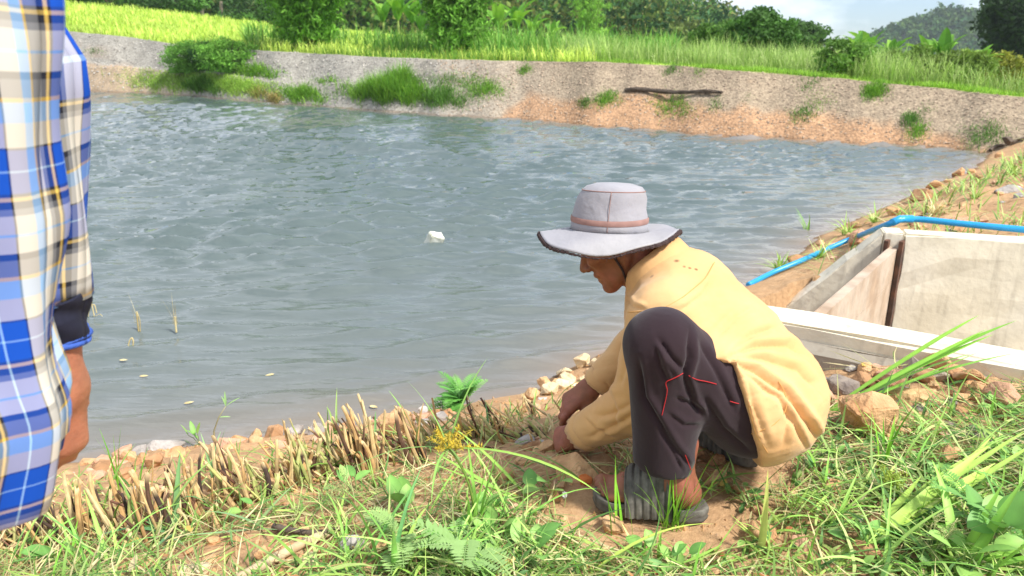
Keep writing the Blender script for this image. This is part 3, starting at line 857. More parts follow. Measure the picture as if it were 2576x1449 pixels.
for i, (u, v, w, h, n, cols, lab) in enumerate([
    (400, 212, 150, 0.2, 2600, [lin(160, 196, 84), lin(176, 206, 98)], 'grass at the left end of the bench, thinning into gravel'), (600, 222, 190, 0.22, 3600, [lin(160, 196, 84), lin(176, 206, 98)], 'bright grass slope below the pair of shrubs'),
    (520, 206, 330, 0.2, 9000, [lin(160, 196, 84), lin(176, 206, 98)], 'wide mown looking grass bench above the left waterline'), (505, 222, 90, 0.55, 1300, GD, 'taller reed clump on the grass bench at left'), (640, 185, 130, 0.35, 1500, GG, 'grass at the right end of the shrub on the bench'), (650, 236, 60, 0.25, 500, GS, 'straw coloured dry grass at the waterline left of centre'),
    (690, 252, 42, 0.3, 500, GS, 'small dry tussock at the waterline, right of the straw grass'), (760, 240, 120, 0.35, 1900, GG, 'spreading green tuft at the waterline below the big bamboo'), (825, 205, 90, 0.14, 700, GG, 'thin grass patch above the tuft below the big bamboo'), (975, 240, 190, 0.75, 4200, GG, 'largest tall grass clump standing on the far waterline'),
    (1010, 215, 80, 0.8, 1400, GG, 'tall tuft at the back of the largest grass clump'), (1110, 250, 160, 0.35, 1900, GD, 'darker grass right of the largest clump, at the waterline'), (1220, 232, 110, 0.2, 1200, GG, 'flat grass patch mid slope right of the largest clump'), (1120, 205, 210, 0.12, 1800, GD, 'thin creeping grass up the slope behind the largest clump'), (1190, 212, 200, 0.12, 1500, GG, 'green strip along the bench right of the largest clump'),
    (1320, 178, 46, 0.14, 500, GG, 'small isolated tuft high on the gravel slope'), (1525, 252, 85, 0.16, 1100, GG, 'bright green mound left of the old log'), (1470, 264, 40, 0.14, 400, GD, 'dull tuft left of the bright mound'), (1690, 268, 130, 0.14, 1200, GG, 'grass patch on the slope below the old log'), (1800, 268, 60, 0.1, 400, GD, 'thin tuft below the right end of the old log'), (1720, 287, 50, 0.1, 300, GD, 'sparse tuft just above the orange clay'),
    (2020, 290, 90, 0.12, 800, GD, 'dark flat tuft above the orange clay at right'), (2060, 258, 110, 0.08, 700, GG, 'thin bright grass line mid slope at right'), (2200, 235, 60, 0.22, 1100, GG, 'leafy bright clump hanging below the crest at right'), (2040, 212, 90, 0.10, 500, GD, 'faint grass under the crest right of the log'), (2290, 305, 42, 0.16, 600, GD, 'upper of two small round tufts at right'), (2308, 335, 60, 0.13, 800, GG, 'lower of two small round tufts at right'), (2330, 280, 55, 0.07, 300, GD, 'faint low tuft above the two round tufts'), (2480, 343, 110, 0.14, 1000, GD, 'wide dark tuft near the right end of the waterline'),
    (1690, 178, 60, 0.12, 500, GD, 'green tongue hanging below the crest above the log'), (1760, 182, 50, 0.1, 300, GG, 'little tuft beside the green tongue below the crest'), (235, 130, 60, 0.10, 300, GD, 'thin weeds on the steep gravel at far left'), (1880, 247, 50, 0.06, 200, GD, 'tiny sparse tuft right of the log')]):
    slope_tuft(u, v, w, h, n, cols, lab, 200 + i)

def shrub(u, v, wpx, h, n, col, label, seed):
    rng = np.random.default_rng(seed); c, az, r = on_bank(u, v); hw = wpx / FPX * r * 0.5
    root = empty('shrub', c); tag(root, label, 'shrub', 'shrubs on the far bench')
    parts = []
    for _ in range(12):
        a = rng.uniform(0, 6.28); e = np.array([math.cos(a) * hw * 0.7, math.sin(a) * hw * 0.5, h * rng.uniform(0.6, 1)])
        parts.append(tube(np.array([[0, 0, -0.05], e * 0.5 + np.array([0, 0, 0.1]), e]), [0.03, 0.02, 0.008], 5, cap=False))
    V, F, _ = join(parts); mk('stem', V, F, M['bark_dk'], root)
    V, F, C = crown_leaves((0, 0, h * 0.50), (hw, hw * 0.7, h * 0.6), n, 0.13, col, rng, clumps=70, aspect=3.2)
    V[:, 2] = np.maximum(V[:, 2], 0.0)
    mk('foliage', V, F, M['leaf'], root, col=C)
shrub(478, 184, 110, 1.0, 5200, lin(112, 156, 66), 'light green shrub on the bench, left one of the pair', 301)
shrub(575, 183, 130, 1.05, 5600, lin(110, 156, 62), 'light green shrub on the bench, right one of the pair', 302)
shrub(528, 180, 80, 0.9, 3200, lin(64, 102, 48), 'darker shrub between the two light green ones', 303)

# ---- old log, stump and plank on the far bank
def log(u0, v0, u1, v1, rad, label, seed, name='log'):
    rng = np.random.default_rng(seed)
    a, _, _ = on_bank(u0, v0); b, _, _ = on_bank(u1, v1); mid = (a + b) / 2
    s = np.linspace(0, 1, 14); p = a + (b - a) * s[:, None] - mid; p[:, 2] += rad * 0.7 + 0.02 * np.sin(s * 9); p[:, 1] += 0.05 * np.sin(s * 5)
    V, F = tube(p, rad * (1.0 - 0.25 * s) * rng.uniform(0.85, 1.15, 14), 10)
    V += rng.normal(0, rad * 0.10, V.shape)
    o = mk(name, V, F, M['dead'], smooth=False); o.location = mid
    return tag(o, label, 'log')
M['dead'] = mat_plain('weathered_wood', base=lin(92, 80, 68), var=0.4, scale=10, bump=0.7, bscale=30, bdist=0.02)
log(1573, 232, 1815, 238, 0.05, 'long weathered grey log lying across the far gravel slope', 311)
log(2490, 384, 2575, 352, 0.03, 'thin grey branch by the stump at the right corner of the pond', 312, 'branch')
c, az, r = on_bank(2522, 372)
Vr, Fr = rock_shape(np.random.default_rng(5), 2, 7, 0.95)
o = mk('stump', Vr * 0.105, Fr, M['dead']); o.location = c + np.array([0, -0.1, 0.09]); tag(o, 'round dark stump at the right corner of the pond', 'stump')

# ================================================================== people: implicit-surface sculpting
def rc(P, a, b, ra, rb):
    a = np.asarray(a, float); b = np.asarray(b, float); d = b - a
    t = np.clip(((P - a) @ d) / (d @ d + 1e-12), 0, 1)
    return np.linalg.norm(P - a - t[:, None] * d, axis=1) - (ra + (rb - ra) * t)

def el(P, c, r, B=None):
    q = P - np.asarray(c, float)
    if B is not None: q = q @ B.T
    r = np.asarray(r, float)
    k0 = np.linalg.norm(q / r, axis=1); k1 = np.linalg.norm(q / (r * r), axis=1) + 1e-9
    return k0 * (k0 - 1) / k1

def sm(a, b, k):
    h = np.maximum(k - np.abs(a - b), 0) / k
    return np.minimum(a, b) - h * h * k * 0.25

def smx(a, b, k):
    return -sm(-a, -b, k)

def sdf_mesh(f, lo, hi, res):
    lo = np.asarray(lo, float); hi = np.asarray(hi, float)
    n = np.ceil((hi - lo) / res).astype(int) + 1
    ax = [lo[i] + np.arange(n[i]) * res for i in range(3)]
    G = np.stack(np.meshgrid(*ax, indexing='ij'), -1).reshape(-1, 3)
    v = np.concatenate([f(G[i:i + 400000]) for i in range(0, len(G), 400000)]).reshape(n)
    ins = v < 0
    c = [(i, j, k) for i in (0, 1) for j in (0, 1) for k in (0, 1)]
    sl = lambda o: tuple(slice(o[q], n[q] - 1 + o[q]) for q in range(3))
    cnt = sum(ins[sl(o)].astype(np.int8) for o in c)
    act = (cnt > 0) & (cnt < 8)
    idx = -np.ones(act.shape, int); cells = np.argwhere(act); idx[act] = np.arange(len(cells))
    acc = np.zeros((len(cells), 3)); num = np.zeros(len(cells))
    vals = {o: v[cells[:, 0] + o[0], cells[:, 1] + o[1], cells[:, 2] + o[2]] for o in c}
    for o in c:
        for q in range(3):
            if o[q] == 0:
                p = list(o); p[q] = 1; p = tuple(p)
                a, b = vals[o], vals[p]
                m = (a < 0) != (b < 0)
                t = np.where(m, a / np.where(m, a - b, 1), 0)
                pt = np.array(o, float)[None].repeat(len(cells), 0); pt[:, q] += t
                acc += np.where(m[:, None], pt, 0); num += m
    V = lo + (cells + acc / num[:, None]) * res
    Fs = []
    for q in range(3):
        e = [slice(0, n[i]) for i in range(3)]; e2 = list(e)
        e[q] = slice(0, n[q] - 1); e2[q] = slice(1, n[q])
        a, b = ins[tuple(e)], ins[tuple(e2)]
        E = np.argwhere(a != b)
        o1, o2 = [(1, 2), (2, 0), (0, 1)][q]
        E = E[(E[:, o1] > 0) & (E[:, o2] > 0) & (E[:, o1] < n[o1] - 1) & (E[:, o2] < n[o2] - 1)]
        sgn = a[tuple(E.T)]
        def cell(d1, d2):
            p = E.copy(); p[:, o1] -= d1; p[:, o2] -= d2; return idx[tuple(p.T)]
        quad = np.stack([cell(1, 1), cell(0, 1), cell(0, 0), cell(1, 0)], 1)
        quad[~sgn] = quad[~sgn][:, ::-1]
        Fs.append(quad)
    F = np.concatenate(Fs); F = F[(F >= 0).all(1)]
    return V, F

def vnormals(V, F):
    n = np.zeros_like(V)
    fn = np.cross(V[F[:, 2]] - V[F[:, 0]], V[F[:, 3]] - V[F[:, 1]])
    ix = F.T.ravel(); w = np.tile(fn, (4, 1))
    for q in range(3): n[:, q] = np.bincount(ix, weights=w[:, q], minlength=len(V))
    return n / (np.linalg.norm(n, axis=1)[:, None] + 1e-12)

def subdiv(V, F):
    """Split every quad in four (linear)."""
    E = np.concatenate([F[:, [0, 1]], F[:, [1, 2]], F[:, [2, 3]], F[:, [3, 0]]]); E.sort(1)
    U, inv = np.unique(E[:, 0].astype(np.int64) * len(V) + E[:, 1], return_inverse=True)
    ea, eb = U // len(V), U % len(V)
    n = len(V); m = len(F); inv = inv.reshape(4, m) + n; c = n + len(U) + np.arange(m)
    V2 = np.concatenate([V, (V[ea] + V[eb]) / 2, V[F].mean(1)])
    F2 = np.concatenate([np.stack([F[:, k], inv[k], c, inv[k - 1]], 1) for k in range(4)])
    return V2, F2

def smooth_mesh(V, F, it=2, lam=0.5):
    ia = np.concatenate([F.ravel(), np.roll(F, -1, 1).ravel()]); ib = np.concatenate([np.roll(F, -1, 1).ravel(), F.ravel()])
    num = np.bincount(ia, minlength=len(V))
    for _ in range(it):
        acc = np.stack([np.bincount(ia, weights=V[ib, q], minlength=len(V)) for q in range(3)], 1)
        V = V * (1 - lam) + lam * acc / np.maximum(num, 1)[:, None]
    return V

def remesh(V, F, size):
    """Weld overlapping pieces of one body into a single continuous skin."""
    me = mesh_from('tmp', V, F)
    o = link(bpy.data.objects.new('tmp', me))
    r = o.modifiers.new('r', 'REMESH'); r.mode = 'VOXEL'; r.voxel_size = size
    dg = bpy.context.evaluated_depsgraph_get()
    e = o.evaluated_get(dg).to_mesh()
    nv = len(e.vertices); V2 = np.zeros(nv * 3, np.float32); e.vertices.foreach_get('co', V2)
    nl = len(e.loops); L = np.zeros(nl, np.int32); e.loops.foreach_get('vertex_index', L)
    F2 = L.reshape(-1, 4).copy(); V2 = V2.reshape(-1, 3).astype(float).copy()
    o.evaluated_get(dg).to_mesh_clear()
    bpy.data.objects.remove(o); bpy.data.meshes.remove(me)
    return V2, F2

def basis(fwd, up):
    f = np.asarray(fwd, float); f = f / np.linalg.norm(f)
    u = np.asarray(up, float); u = u - f * (u @ f); u = u / np.linalg.norm(u)
    return np.stack([f, np.cross(u, f), u])        # rows: forward, left, up

def head_sdf(P):
    """Head in its own frame: x forward, y left, z up, centre between the ears."""
    Q = P.copy(); Q[:, 1] = np.abs(Q[:, 1])
    d = el(P, (-0.008, 0, 0.036), (0.098, 0.076, 0.090))
    d = sm(d, el(P, (0.032, 0, -0.038), (0.060, 0.058, 0.076)), 0.04)
    d = sm(d, rc(Q, (0.0, 0.052, -0.045), (0.068, 0.012, -0.104), 0.017, 0.017), 0.03)      # jaw
    d = sm(d, el(P, (0.080, 0, -0.108), (0.017, 0.020, 0.015)), 0.02)                       # chin
    d = sm(d, el(Q, (0.064, 0.044, -0.018), (0.026, 0.022, 0.020)), 0.025)                  # cheekbone
    d = sm(d, rc(Q, (0.092, 0.008, 0.018), (0.074, 0.050, 0.014), 0.0085, 0.009), 0.018)    # brow
    d = smx(d, -el(Q, (0.098, 0.033, -0.003), (0.022, 0.017, 0.012)), 0.012)                # eye socket
    d = sm(d, el(Q, (0.076, 0.032, -0.003), (0.0125, 0.0135, 0.0115)), 0.004)               # eyeball under lids
    d = smx(d, -rc(Q, (0.091, 0.020, -0.004), (0.084, 0.046, -0.005), 0.0018, 0.0016), 0.003)
    d = sm(d, rc(P, (0.091, 0, 0.004), (0.116, 0, -0.036), 0.008, 0.0115), 0.014)           # nose
    d = sm(d, el(Q, (0.101, 0.0135, -0.041), (0.012, 0.0085, 0.008)), 0.008)                # nostril wing
    d = sm(d, el(P, (0.088, 0, -0.064), (0.015, 0.024, 0.010)), 0.010)                      # upper lip
    d = sm(d, el(P, (0.086, 0, -0.082), (0.013, 0.020, 0.008)), 0.008)
    d = smx(d, -rc(Q, (0.103, 0.0, -0.0735), (0.084, 0.027, -0.077), 0.0026, 0.0018), 0.004)  # mouth line
    d = smx(d, -rc(Q, (0.094, 0.022, -0.044), (0.080, 0.037, -0.078), 0.0025, 0.002), 0.008)  # cheek fold
    d = smx(d, -rc(Q, (0.074, 0.040, -0.070), (0.066, 0.038, -0.098), 0.0020, 0.0015), 0.006)
    d = smx(d, -el(Q, (0.050, 0.064, -0.060), (0.030, 0.014, 0.026)), 0.02)                 # hollow cheek
    # ear
    e = el(Q, (-0.012, 0.078, -0.006), (0.018, 0.007, 0.032))
    e = smx(e, -el(Q, (-0.010, 0.087, -0.004), (0.010, 0.006, 0.020)), 0.004)
    return sm(d, e, 0.006)

def hand_sdf(curl, thumb, spread=0.0):
    """Left-hand frame: x to the fingers, y to the thumb, z out of the back of the hand. curl: 4 x 3 angles."""
    segs = []
    Y0 = (0.030, 0.010, -0.010, -0.028); X0 = (0.088, 0.092, 0.087, 0.078)
    Ls = (0.070, 0.078, 0.072, 0.056); Rr = (0.0095, 0.0098, 0.0092, 0.0082)
    for i in range(4):
        p = np.array([X0[i], Y0[i], 0.0]); a = 0.0
        segs.append((np.array([0.012, Y0[i] * 0.62, 0.0]), p.copy(), 0.0135, 0.0118, 0.022))
        for j, fr in enumerate((0.45, 0.31, 0.24)):
            a += curl[i][j]
            q = p + Ls[i] * fr * np.array([math.cos(a), spread * (1.5 - i) * 0.12, -math.sin(a)])
            segs.append((p, q, Rr[i] * (1.06, 1.0, 0.93)[j], Rr[i] * (1.0, 0.93, 0.82)[j], 0.006)); p = q
    p = np.array([0.018, 0.022, -0.006])
    for (dx, dy, dz), r0, r1 in zip(thumb, (0.0165, 0.0115, 0.0108), (0.0125, 0.0108, 0.0088)):
        q = p + np.array([dx, dy, dz]); segs.append((p, q, r0, r1, 0.010)); p = q
    segs.append((np.array([-0.06, 0, -0.002]), np.array([0.01, 0, 0]), 0.0255, 0.024, 0.03))
    def f(P):
        d = None
        for a, b, r0, r1, k in segs:
            Q = P
            s = rc(Q, a, b, r0, r1)
            d = s if d is None else sm(d, s, k)
        return d
    return f

def foot_sdf(P):
    """Foot: x to the toes, y to the outside (little toe), z up, sole at z=0, heel at x=0, length 0.25."""
    d = el(P, (0.035, 0, 0.032), (0.038, 0.032, 0.034))
    d = sm(d, rc(P, (0.05, 0, 0.035), (0.165, 0.004, 0.026), 0.034, 0.026), 0.03)
    d = sm(d, rc(P, (0.06, 0.004, 0.06), (0.16, -0.004, 0.034), 0.032, 0.026), 0.03)
    d = sm(d, el(P, (0.172, 0.002, 0.022), (0.035, 0.046, 0.022)), 0.02)
    d = sm(d, rc(P, (0.055, 0, 0.06), (0.045, 0, 0.16), 0.034, 0.033), 0.03)
    d = sm(d, el(P, (0.058, 0.030, 0.078), (0.014, 0.010, 0.015)), 0.012)
    d = sm(d, el(P, (0.058, -0.030, 0.084), (0.014, 0.010, 0.015)), 0.012)
    toes = [(-0.030, 0.248, 0.0135, 0.012), (-0.009, 0.246, 0.0095, 0.0092), (0.010, 0.238, 0.0088, 0.0086), (0.026, 0.226, 0.0085, 0.0082), (0.040, 0.210, 0.0085, 0.0082)]
    for y, x, r0, r1 in toes:
        d = sm(d, rc(P, (x - 0.055, y * 0.9, 0.020), (x - 0.018, y, 0.016), r0, r0), 0.010)
        d = sm(d, rc(P, (x - 0.018, y, 0.017), (x - 0.008, y, 0.012), r0, r1), 0.005)
    return smx(d, -P[:, 2] - 0.0, 0.004)

def local_mesh(f, lo, hi, res, B, o, flip=False):
    V, F = sdf_mesh(f, lo, hi, res)
    if flip: V = V * np.array([1, -1, 1]); F = F[:, ::-1]
    return V @ B + np.asarray(o), F

def rings(name, loops, mat, parent, closed=True, smooth=True, cap=False):
    loops = np.asarray(loops); m, n = loops.shape[:2]
    I = np.arange(m * n).reshape(m, n)
    J = np.concatenate([I, I[:, :1]], 1) if closed else I
    F = np.stack([J[:-1, :-1], J[:-1, 1:], J[1:, 1:], J[1:, :-1]], -1).reshape(-1, 4)
    V = loops.reshape(-1, 3)
    Fs = [F]
    if cap:
        V = np.concatenate([V, loops[-1].mean(0)[None]])
        Fs.append(np.stack([I[-1], np.roll(I[-1], -1), np.full(n, len(V) - 1)], 1))
    return mk(name, V, Fs, mat, parent, smooth=smooth)

def shell(o, t, off=-1.0):
    s = o.modifiers.new('thickness', 'SOLIDIFY'); s.thickness = t; s.offset = off
    return o

# ------------------------------------------------------------------ materials of people
def skin_material(name, base, red):
    m = mat_plain(name, rough=0.55, base=base, var=0.22, scale=38, bump=0.35, bscale=170, spec=0.35, tint2=red, sss=0.12, bdist=0.003)
    return m
M['skin'] = skin_material('weathered_skin', lin(134, 86, 60), lin(150, 90, 70))
M['skin_lt'] = skin_material('tanned_skin', lin(164, 110, 82), lin(170, 110, 84))

def cloth_material(name, base, spots=(), var=0.08, weave=900, wr=0.25, tint2=None, wear=None):
    m = mat_plain(name, rough=0.9, base=base, var=var, scale=9, bump=wr, bscale=22, spec=0.12, tint2=tint2, bdist=0.006)
    n, l = m.node_tree.nodes, m.node_tree.links
    p = n['Principled BSDF']
    p.inputs['Sheen Weight'].default_value = 0.15
    src = p.inputs['Base Color'].links[0].from_socket
    g = [q for q in n if q.type == 'NEW_GEOMETRY'][0]
    for (pos, r) in spots:
        d = n.new('ShaderNodeVectorMath'); d.operation = 'DISTANCE'; d.inputs[1].default_value = [float(c) for c in pos]
        l.new(g.outputs['Position'], d.inputs[0])
        mr = n.new('ShaderNodeMapRange'); mr.inputs[1].default_value = r * 0.55; mr.inputs[2].default_value = r
        mr.inputs[3].default_value = 0.75; mr.inputs[4].default_value = 0.0
        l.new(d.outputs['Value'], mr.inputs[0])
        mx = n.new('ShaderNodeMix'); mx.data_type = 'RGBA'; mx.inputs[7].default_value = (*lin(96, 66, 48), 1)
        l.new(mr.outputs[0], mx.inputs[0]); l.new(src, mx.inputs[6]); src = mx.outputs[2]
    l.new(src, p.inputs['Base Color'])
    # fine twill relief on top of the coarse wrinkles
    bn = [q for q in n if q.type == 'BUMP'][0]
    w = n.new('ShaderNodeTexNoise'); w.inputs['Scale'].default_value = weave; w.inputs['Detail'].default_value = 1
    l.new(g.outputs['Position'], w.inputs['Vector'])
    b2 = n.new('ShaderNodeBump'); b2.inputs['Strength'].default_value = 0.25; b2.inputs['Distance'].default_value = 0.0008
    l.new(w.outputs['Fac'], b2.inputs['Height']); l.new(bn.outputs['Normal'], b2.inputs['Normal']); l.new(b2.outputs['Normal'], p.inputs['Normal'])
    return m

def creases(V, Nrm, lines, facing_from=None):
    """Press folds into cloth along lines given on the print, on the side that faces the camera."""
    u, v, dep = proj(V)
    c = np.array([0, 0, CAM_Z]); view = V - c; view /= np.linalg.norm(view, axis=1)[:, None]
    front = sstep(0.15, -0.15, np.sum(view * Nrm, axis=1))
    disp = np.zeros(len(V))
    for pts, w, a in lines:
        pts = np.asarray(pts, float); best = np.full(len(V), 1e9); sg = np.zeros(len(V)); tpar = np.zeros(len(V))
        for i, (p, q) in enumerate(zip(pts[:-1], pts[1:])):
            d = q - p; t = np.clip(((u - p[0]) * d[0] + (v - p[1]) * d[1]) / (d @ d), 0, 1)
            ex, ey = u - p[0] - t * d[0], v - p[1] - t * d[1]
            e = np.hypot(ex, ey); m = e < best
            best = np.where(m, e, best); sg = np.where(m, np.sign(ex * d[1] - ey * d[0]), sg); tpar = np.where(m, (i + t) / (len(pts) - 1), tpar)
        fade = np.clip(np.minimum(tpar, 1 - tpar) * 5 + 0.15, 0, 1)
        x = best / w
        disp += front * fade * a * (-1.15 * np.exp(-1.6 * x) + 0.75 * np.exp(-((x * 1.0 - 1.3) ** 2) * 1.2) * (0.6 + 0.4 * sg))
    return V + Nrm * disp[:, None]

def snap_to(V, pts, rad=9):
    """Surface points of a mesh in front at print positions."""
    u, v, dep = proj(V); out = []
    for p in pts:
        e = np.hypot(u - p[0], v - p[1]); k = e < rad
        if not k.any(): k = e < np.sort(e)[3]
        i = np.nonzero(k)[0]; dm = dep[i].min(); j = i[dep[i] < dm + 0.01]
        out.append(np.array(at(p[0], p[1], Y=V[j].mean(0)[1])))
    return np.array(out)

def dense(pts, step=6):
    pts = np.asarray(pts, float); out = []
    for a, b in zip(pts[:-1], pts[1:]):
        n = max(2, int(np.hypot(*(b - a)) / step)); out += [a + (b - a) * t for t in np.linspace(0, 1, n, endpoint=False)]
    return np.array(out + [pts[-1]])

# ================================================================== crouching man
G0 = 0.531                                                  # the ground under his sandals
FWD = np.array([-0.90, 0.42, 0]); FWD /= np.linalg.norm(FWD)
RGT = np.array([0.42, 0.90, 0]); RGT /= np.linalg.norm(RGT)
UP = np.array([0, 0, 1.0])
pelvis = at(1893, 1003, Y=1.66)
hipL, hipR = pelvis - RGT * 0.085, pelvis + RGT * 0.085
kneeL = at(1664, 866, Y=1.50); ankL = at(1690, 1215, Y=1.515)
kneeR = np.array([0.46, 2.0, 0.93])
shL = at(1655, 800, Y=1.63); shR = shL + RGT * 0.30
elL = at(1618, 1010, Y=1.67); wrL = at(1460, 1092, Y=1.80)
elR = at(1588, 880, Y=1.97); wrR = at(1490, 972, Y=1.965)
chest = (shL + shR) / 2 - FWD * 0.035 - UP * 0.004
neck = at(1640, 672, Y=1.80)
HB0 = np.array([-0.978, 0.208, 0.0])
pit = R(31)
hf = HB0 * math.cos(pit) - UP * math.sin(pit); hu = UP * math.cos(pit) + HB0 * math.sin(pit)
HB = basis(hf, hu)
headc = at(1552, 594, Y=1.83)
# feet: heel and toe ends of the sandals on the ground
sL_h, sL_t = at(1783, 1283, z=G0 + 0.02), at(1492, 1240, z=G0 + 0.02)
sR_h = at(1908, 1158, z=G0 + 0.02); sR_t = sR_h + np.array([-0.52, 0.86, 0]) * 0.29
def foot_frame(h_, t_):
    f = (t_ - h_); L = np.linalg.norm(f); f = f / L
    return f, L
fL, LL = foot_frame(sL_h, sL_t); fR, LR_ = foot_frame(sR_h, sR_t)
LFW = LL
BL = basis(fL, UP); BR = basis(fR, UP)
footL = sL_h + fL * 0.022; footL[2] = G0 + 0.026
footR = sR_h + fR * 0.022; footR[2] = G0 + 0.026
ankR = footR + fR * 0.05 + UP * 0.10
ankL = footL + fL * 0.05 + UP * 0.10

hc = at(1532, 577, Y=1.83)
hatB = basis(HB0, UP + HB0 * 0.085 + np.array([0.022, 0.105, 0]))

def build_man():
    root = empty('person', (0.45, 1.65, G0))
    tag(root, 'crouching person in grey brimmed hat and mustard shirt planting slips in the soil', 'person')
    inv = lambda o: setattr(o, 'matrix_parent_inverse', Matrix.Translation(Vector((-0.45, -1.65, -G0)))) or o
    def part(o, par=root):
        o.parent = par
        if par is root: inv(o)
        return o

    # ---- body: one continuous skin
    pieces = []
    hm = local_mesh(head_sdf, (-0.125, -0.1, -0.145), (0.14, 0.1, 0.14), 0.0028, HB, headc); pieces.append(hm)
    # near (left) hand: a fist over the slips, seen from its back
    tgtL = at(1396, 1090, Y=1.875)
    fistB = basis(tgtL - wrL + np.array([-0.02, 0, -0.035]), np.array([-0.35, -0.62, 0.75]))
    curlL = [(1.15, 1.25, 0.7), (1.2, 1.3, 0.7), (1.2, 1.3, 0.7), (1.1, 1.3, 0.7)]
    thL = [(0.026, 0.016, -0.020), (0.022, 0.002, -0.022), (0.018, -0.008, -0.012)]
    hL = hand_sdf(curlL, thL)
    # the thumb of a left hand lies towards +y of (forward, left, up) when the palm faces down: mirror to the far side
    pieces.append(local_mesh(hL, (-0.09, -0.065, -0.085), (0.16, 0.075, 0.035), 0.0026, fistB, wrL, flip=True))
    tgtR = at(1408, 1030, Y=1.95)
    pinB = basis(tgtR - wrR + np.array([0.015, 0, 0.012]), np.array([-0.30, -0.25, 0.9]))
    curlR = [(0.30, 0.50, 0.30), (0.5, 0.75, 0.4), (0.7, 0.9, 0.5), (0.85, 1.0, 0.5)]
    thR = [(0.034, 0.018, -0.016), (0.030, 0.000, -0.016), (0.025, -0.006, -0.010)]
    pieces.append(local_mesh(hand_sdf(curlR, thR), (-0.09, -0.065, -0.1), (0.19, 0.075, 0.035), 0.0026, pinB, wrR))
    pieces.append(local_mesh(foot_sdf, (-0.015, -0.065, -0.005), (0.27, 0.065, 0.19), 0.0030, BL * np.array([1, 1, 1])[:, None], footL))
    pieces.append(local_mesh(foot_sdf, (-0.015, -0.065, -0.005), (0.27, 0.065, 0.19), 0.0034, BR, footR, flip=True))
    def core(P):
        Q = (P - chest); lat = Q @ RGT
        d = el(P - RGT * 0, chest, (0.085, 0.13, 0.085), np.stack([FWD, RGT, UP]))
        d = sm(d, rc(P, chest, pelvis, 0.085, 0.10), 0.06)
        d = sm(d, rc(P, hipL, kneeL, 0.075, 0.052), 0.05); d = sm(d, rc(P, hipR, kneeR, 0.075, 0.052), 0.05)
        d = sm(d, rc(P, kneeL, ankL, 0.048, 0.034), 0.03); d = sm(d, rc(P, kneeR, ankR, 0.048, 0.034), 0.03)
        d = sm(d, rc(P, shL, elL, 0.042, 0.033), 0.03); d = sm(d, rc(P, elL, wrL, 0.034, 0.025), 0.02)
        d = sm(d, rc(P, shR, elR, 0.042, 0.033), 0.03); d = sm(d, rc(P, elR, wrR, 0.034, 0.025), 0.02)
        d = sm(d, rc(P, neck - UP * 0.02, headc + np.array([-0.035, 0, -0.04]) @ HB, 0.056, 0.052), 0.03)
        d = sm(d, rc(P, neck + FWD * 0.03 - UP * 0.03, headc + np.array([0.02, 0, -0.075]) @ HB, 0.04, 0.032), 0.04)
        return d
    pieces.append(sdf_mesh(core, (-0.02, 1.3, 0.5), (0.95, 2.25, 1.35), 0.008))
    V, F, _ = join(pieces)
    V, F = remesh(V, F[0], 0.0036)
    V = smooth_mesh(V, F, 1, 0.35)
    hq = (V - hc) @ hatB.T                                   # the skull fits inside the crown of the hat
    rr = np.hypot(hq[:, 0] / np.interp(hq[:, 2], [-0.01, 0.11], [0.090, 0.070]), hq[:, 1] / np.interp(hq[:, 2], [-0.01, 0.11], [0.078, 0.062]))
    kk = (hq[:, 2] > -0.012) & (hq[:, 2] < 0.3) & (rr > 1) & (np.hypot(hq[:, 0], hq[:, 1]) < 0.16)
    hq[kk, :2] /= rr[kk, None]; hq[kk, 2] = np.minimum(hq[kk, 2], 0.10)
    V = np.where(kk[:, None], hq @ hatB + hc, V)
    part(mk('body', V, F, M['skin'], smooth=True))

    # ---- shirt
    spot_px = [(1636, 690), (1702, 652), (1568, 738), (1722, 668), (1736, 672), (1752, 676), (1600, 712)]
    def shirt_f(P):
        # torso with a broad back: lateral axis squeezed while measuring
        def squeeze(P, k=1.38):
            lat = (P - chest) @ RGT
            return P + np.outer(lat * (1 / k - 1), RGT)
        Q = squeeze(P)
        up_back = chest - FWD * 0.015 + UP * 0.0
        mid = (chest * 0.5 + pelvis * 0.5) - FWD * 0.010 + UP * 0.012
        lowb = pelvis - FWD * 0.022 + UP * 0.030
        d = rc(Q, up_back + FWD * 0.02, mid, 0.116, 0.122)
        d = sm(d, rc(Q, mid, lowb, 0.124, 0.132), 0.06)
        d = sm(d, rc(P, chest + UP * 0.02 + FWD * 0.01, neck - UP * 0.005 + FWD * 0.0, 0.10, 0.076), 0.06)
        d = sm(d, el(P, pelvis - FWD * 0.026 - UP * 0.002, (0.146, 0.168, 0.130), np.stack([FWD, RGT, UP])), 0.05)
        d = sm(d, rc(P, hipL - FWD * 0.0, hipL * 0.45 + kneeL * 0.55, 0.122, 0.106), 0.04)
        d = sm(d, rc(P, hipR, hipR * 0.55 + kneeR * 0.45, 0.105, 0.094), 0.04)
        # shirt front hanging inside the knees
        d = sm(d, rc(Q, chest + FWD * 0.05 - UP * 0.04, pelvis + FWD * 0.10 - UP * 0.02, 0.095, 0.09), 0.06)
        # tail ends on the thigh
        cutL = (P - at(1868, 1010, Y=1.5)) @ np.array([-0.95, 0.0, -0.31])
        nearleg = ((P - chest) @ RGT) < 0.02 - 0.3 * np.clip((P[:, 2] - 0.84) / 0.1, 0, 1)
        low = (P[:, 2] < 0.96)
        d = np.where(nearleg & low, smx(d, cutL, 0.01), d)
        # shoulders and sleeves
        s = rc(P, shL + UP * 0.012 - FWD * 0.02, shR + UP * 0.012 - FWD * 0.02, 0.072, 0.072)
        d = sm(d, s, 0.06)
        d = sm(d, rc(P, shL, elL, 0.072, 0.074), 0.035)
        eL = rc(P, elL, wrL * 0.9 + elL * 0.1, 0.074, 0.053)
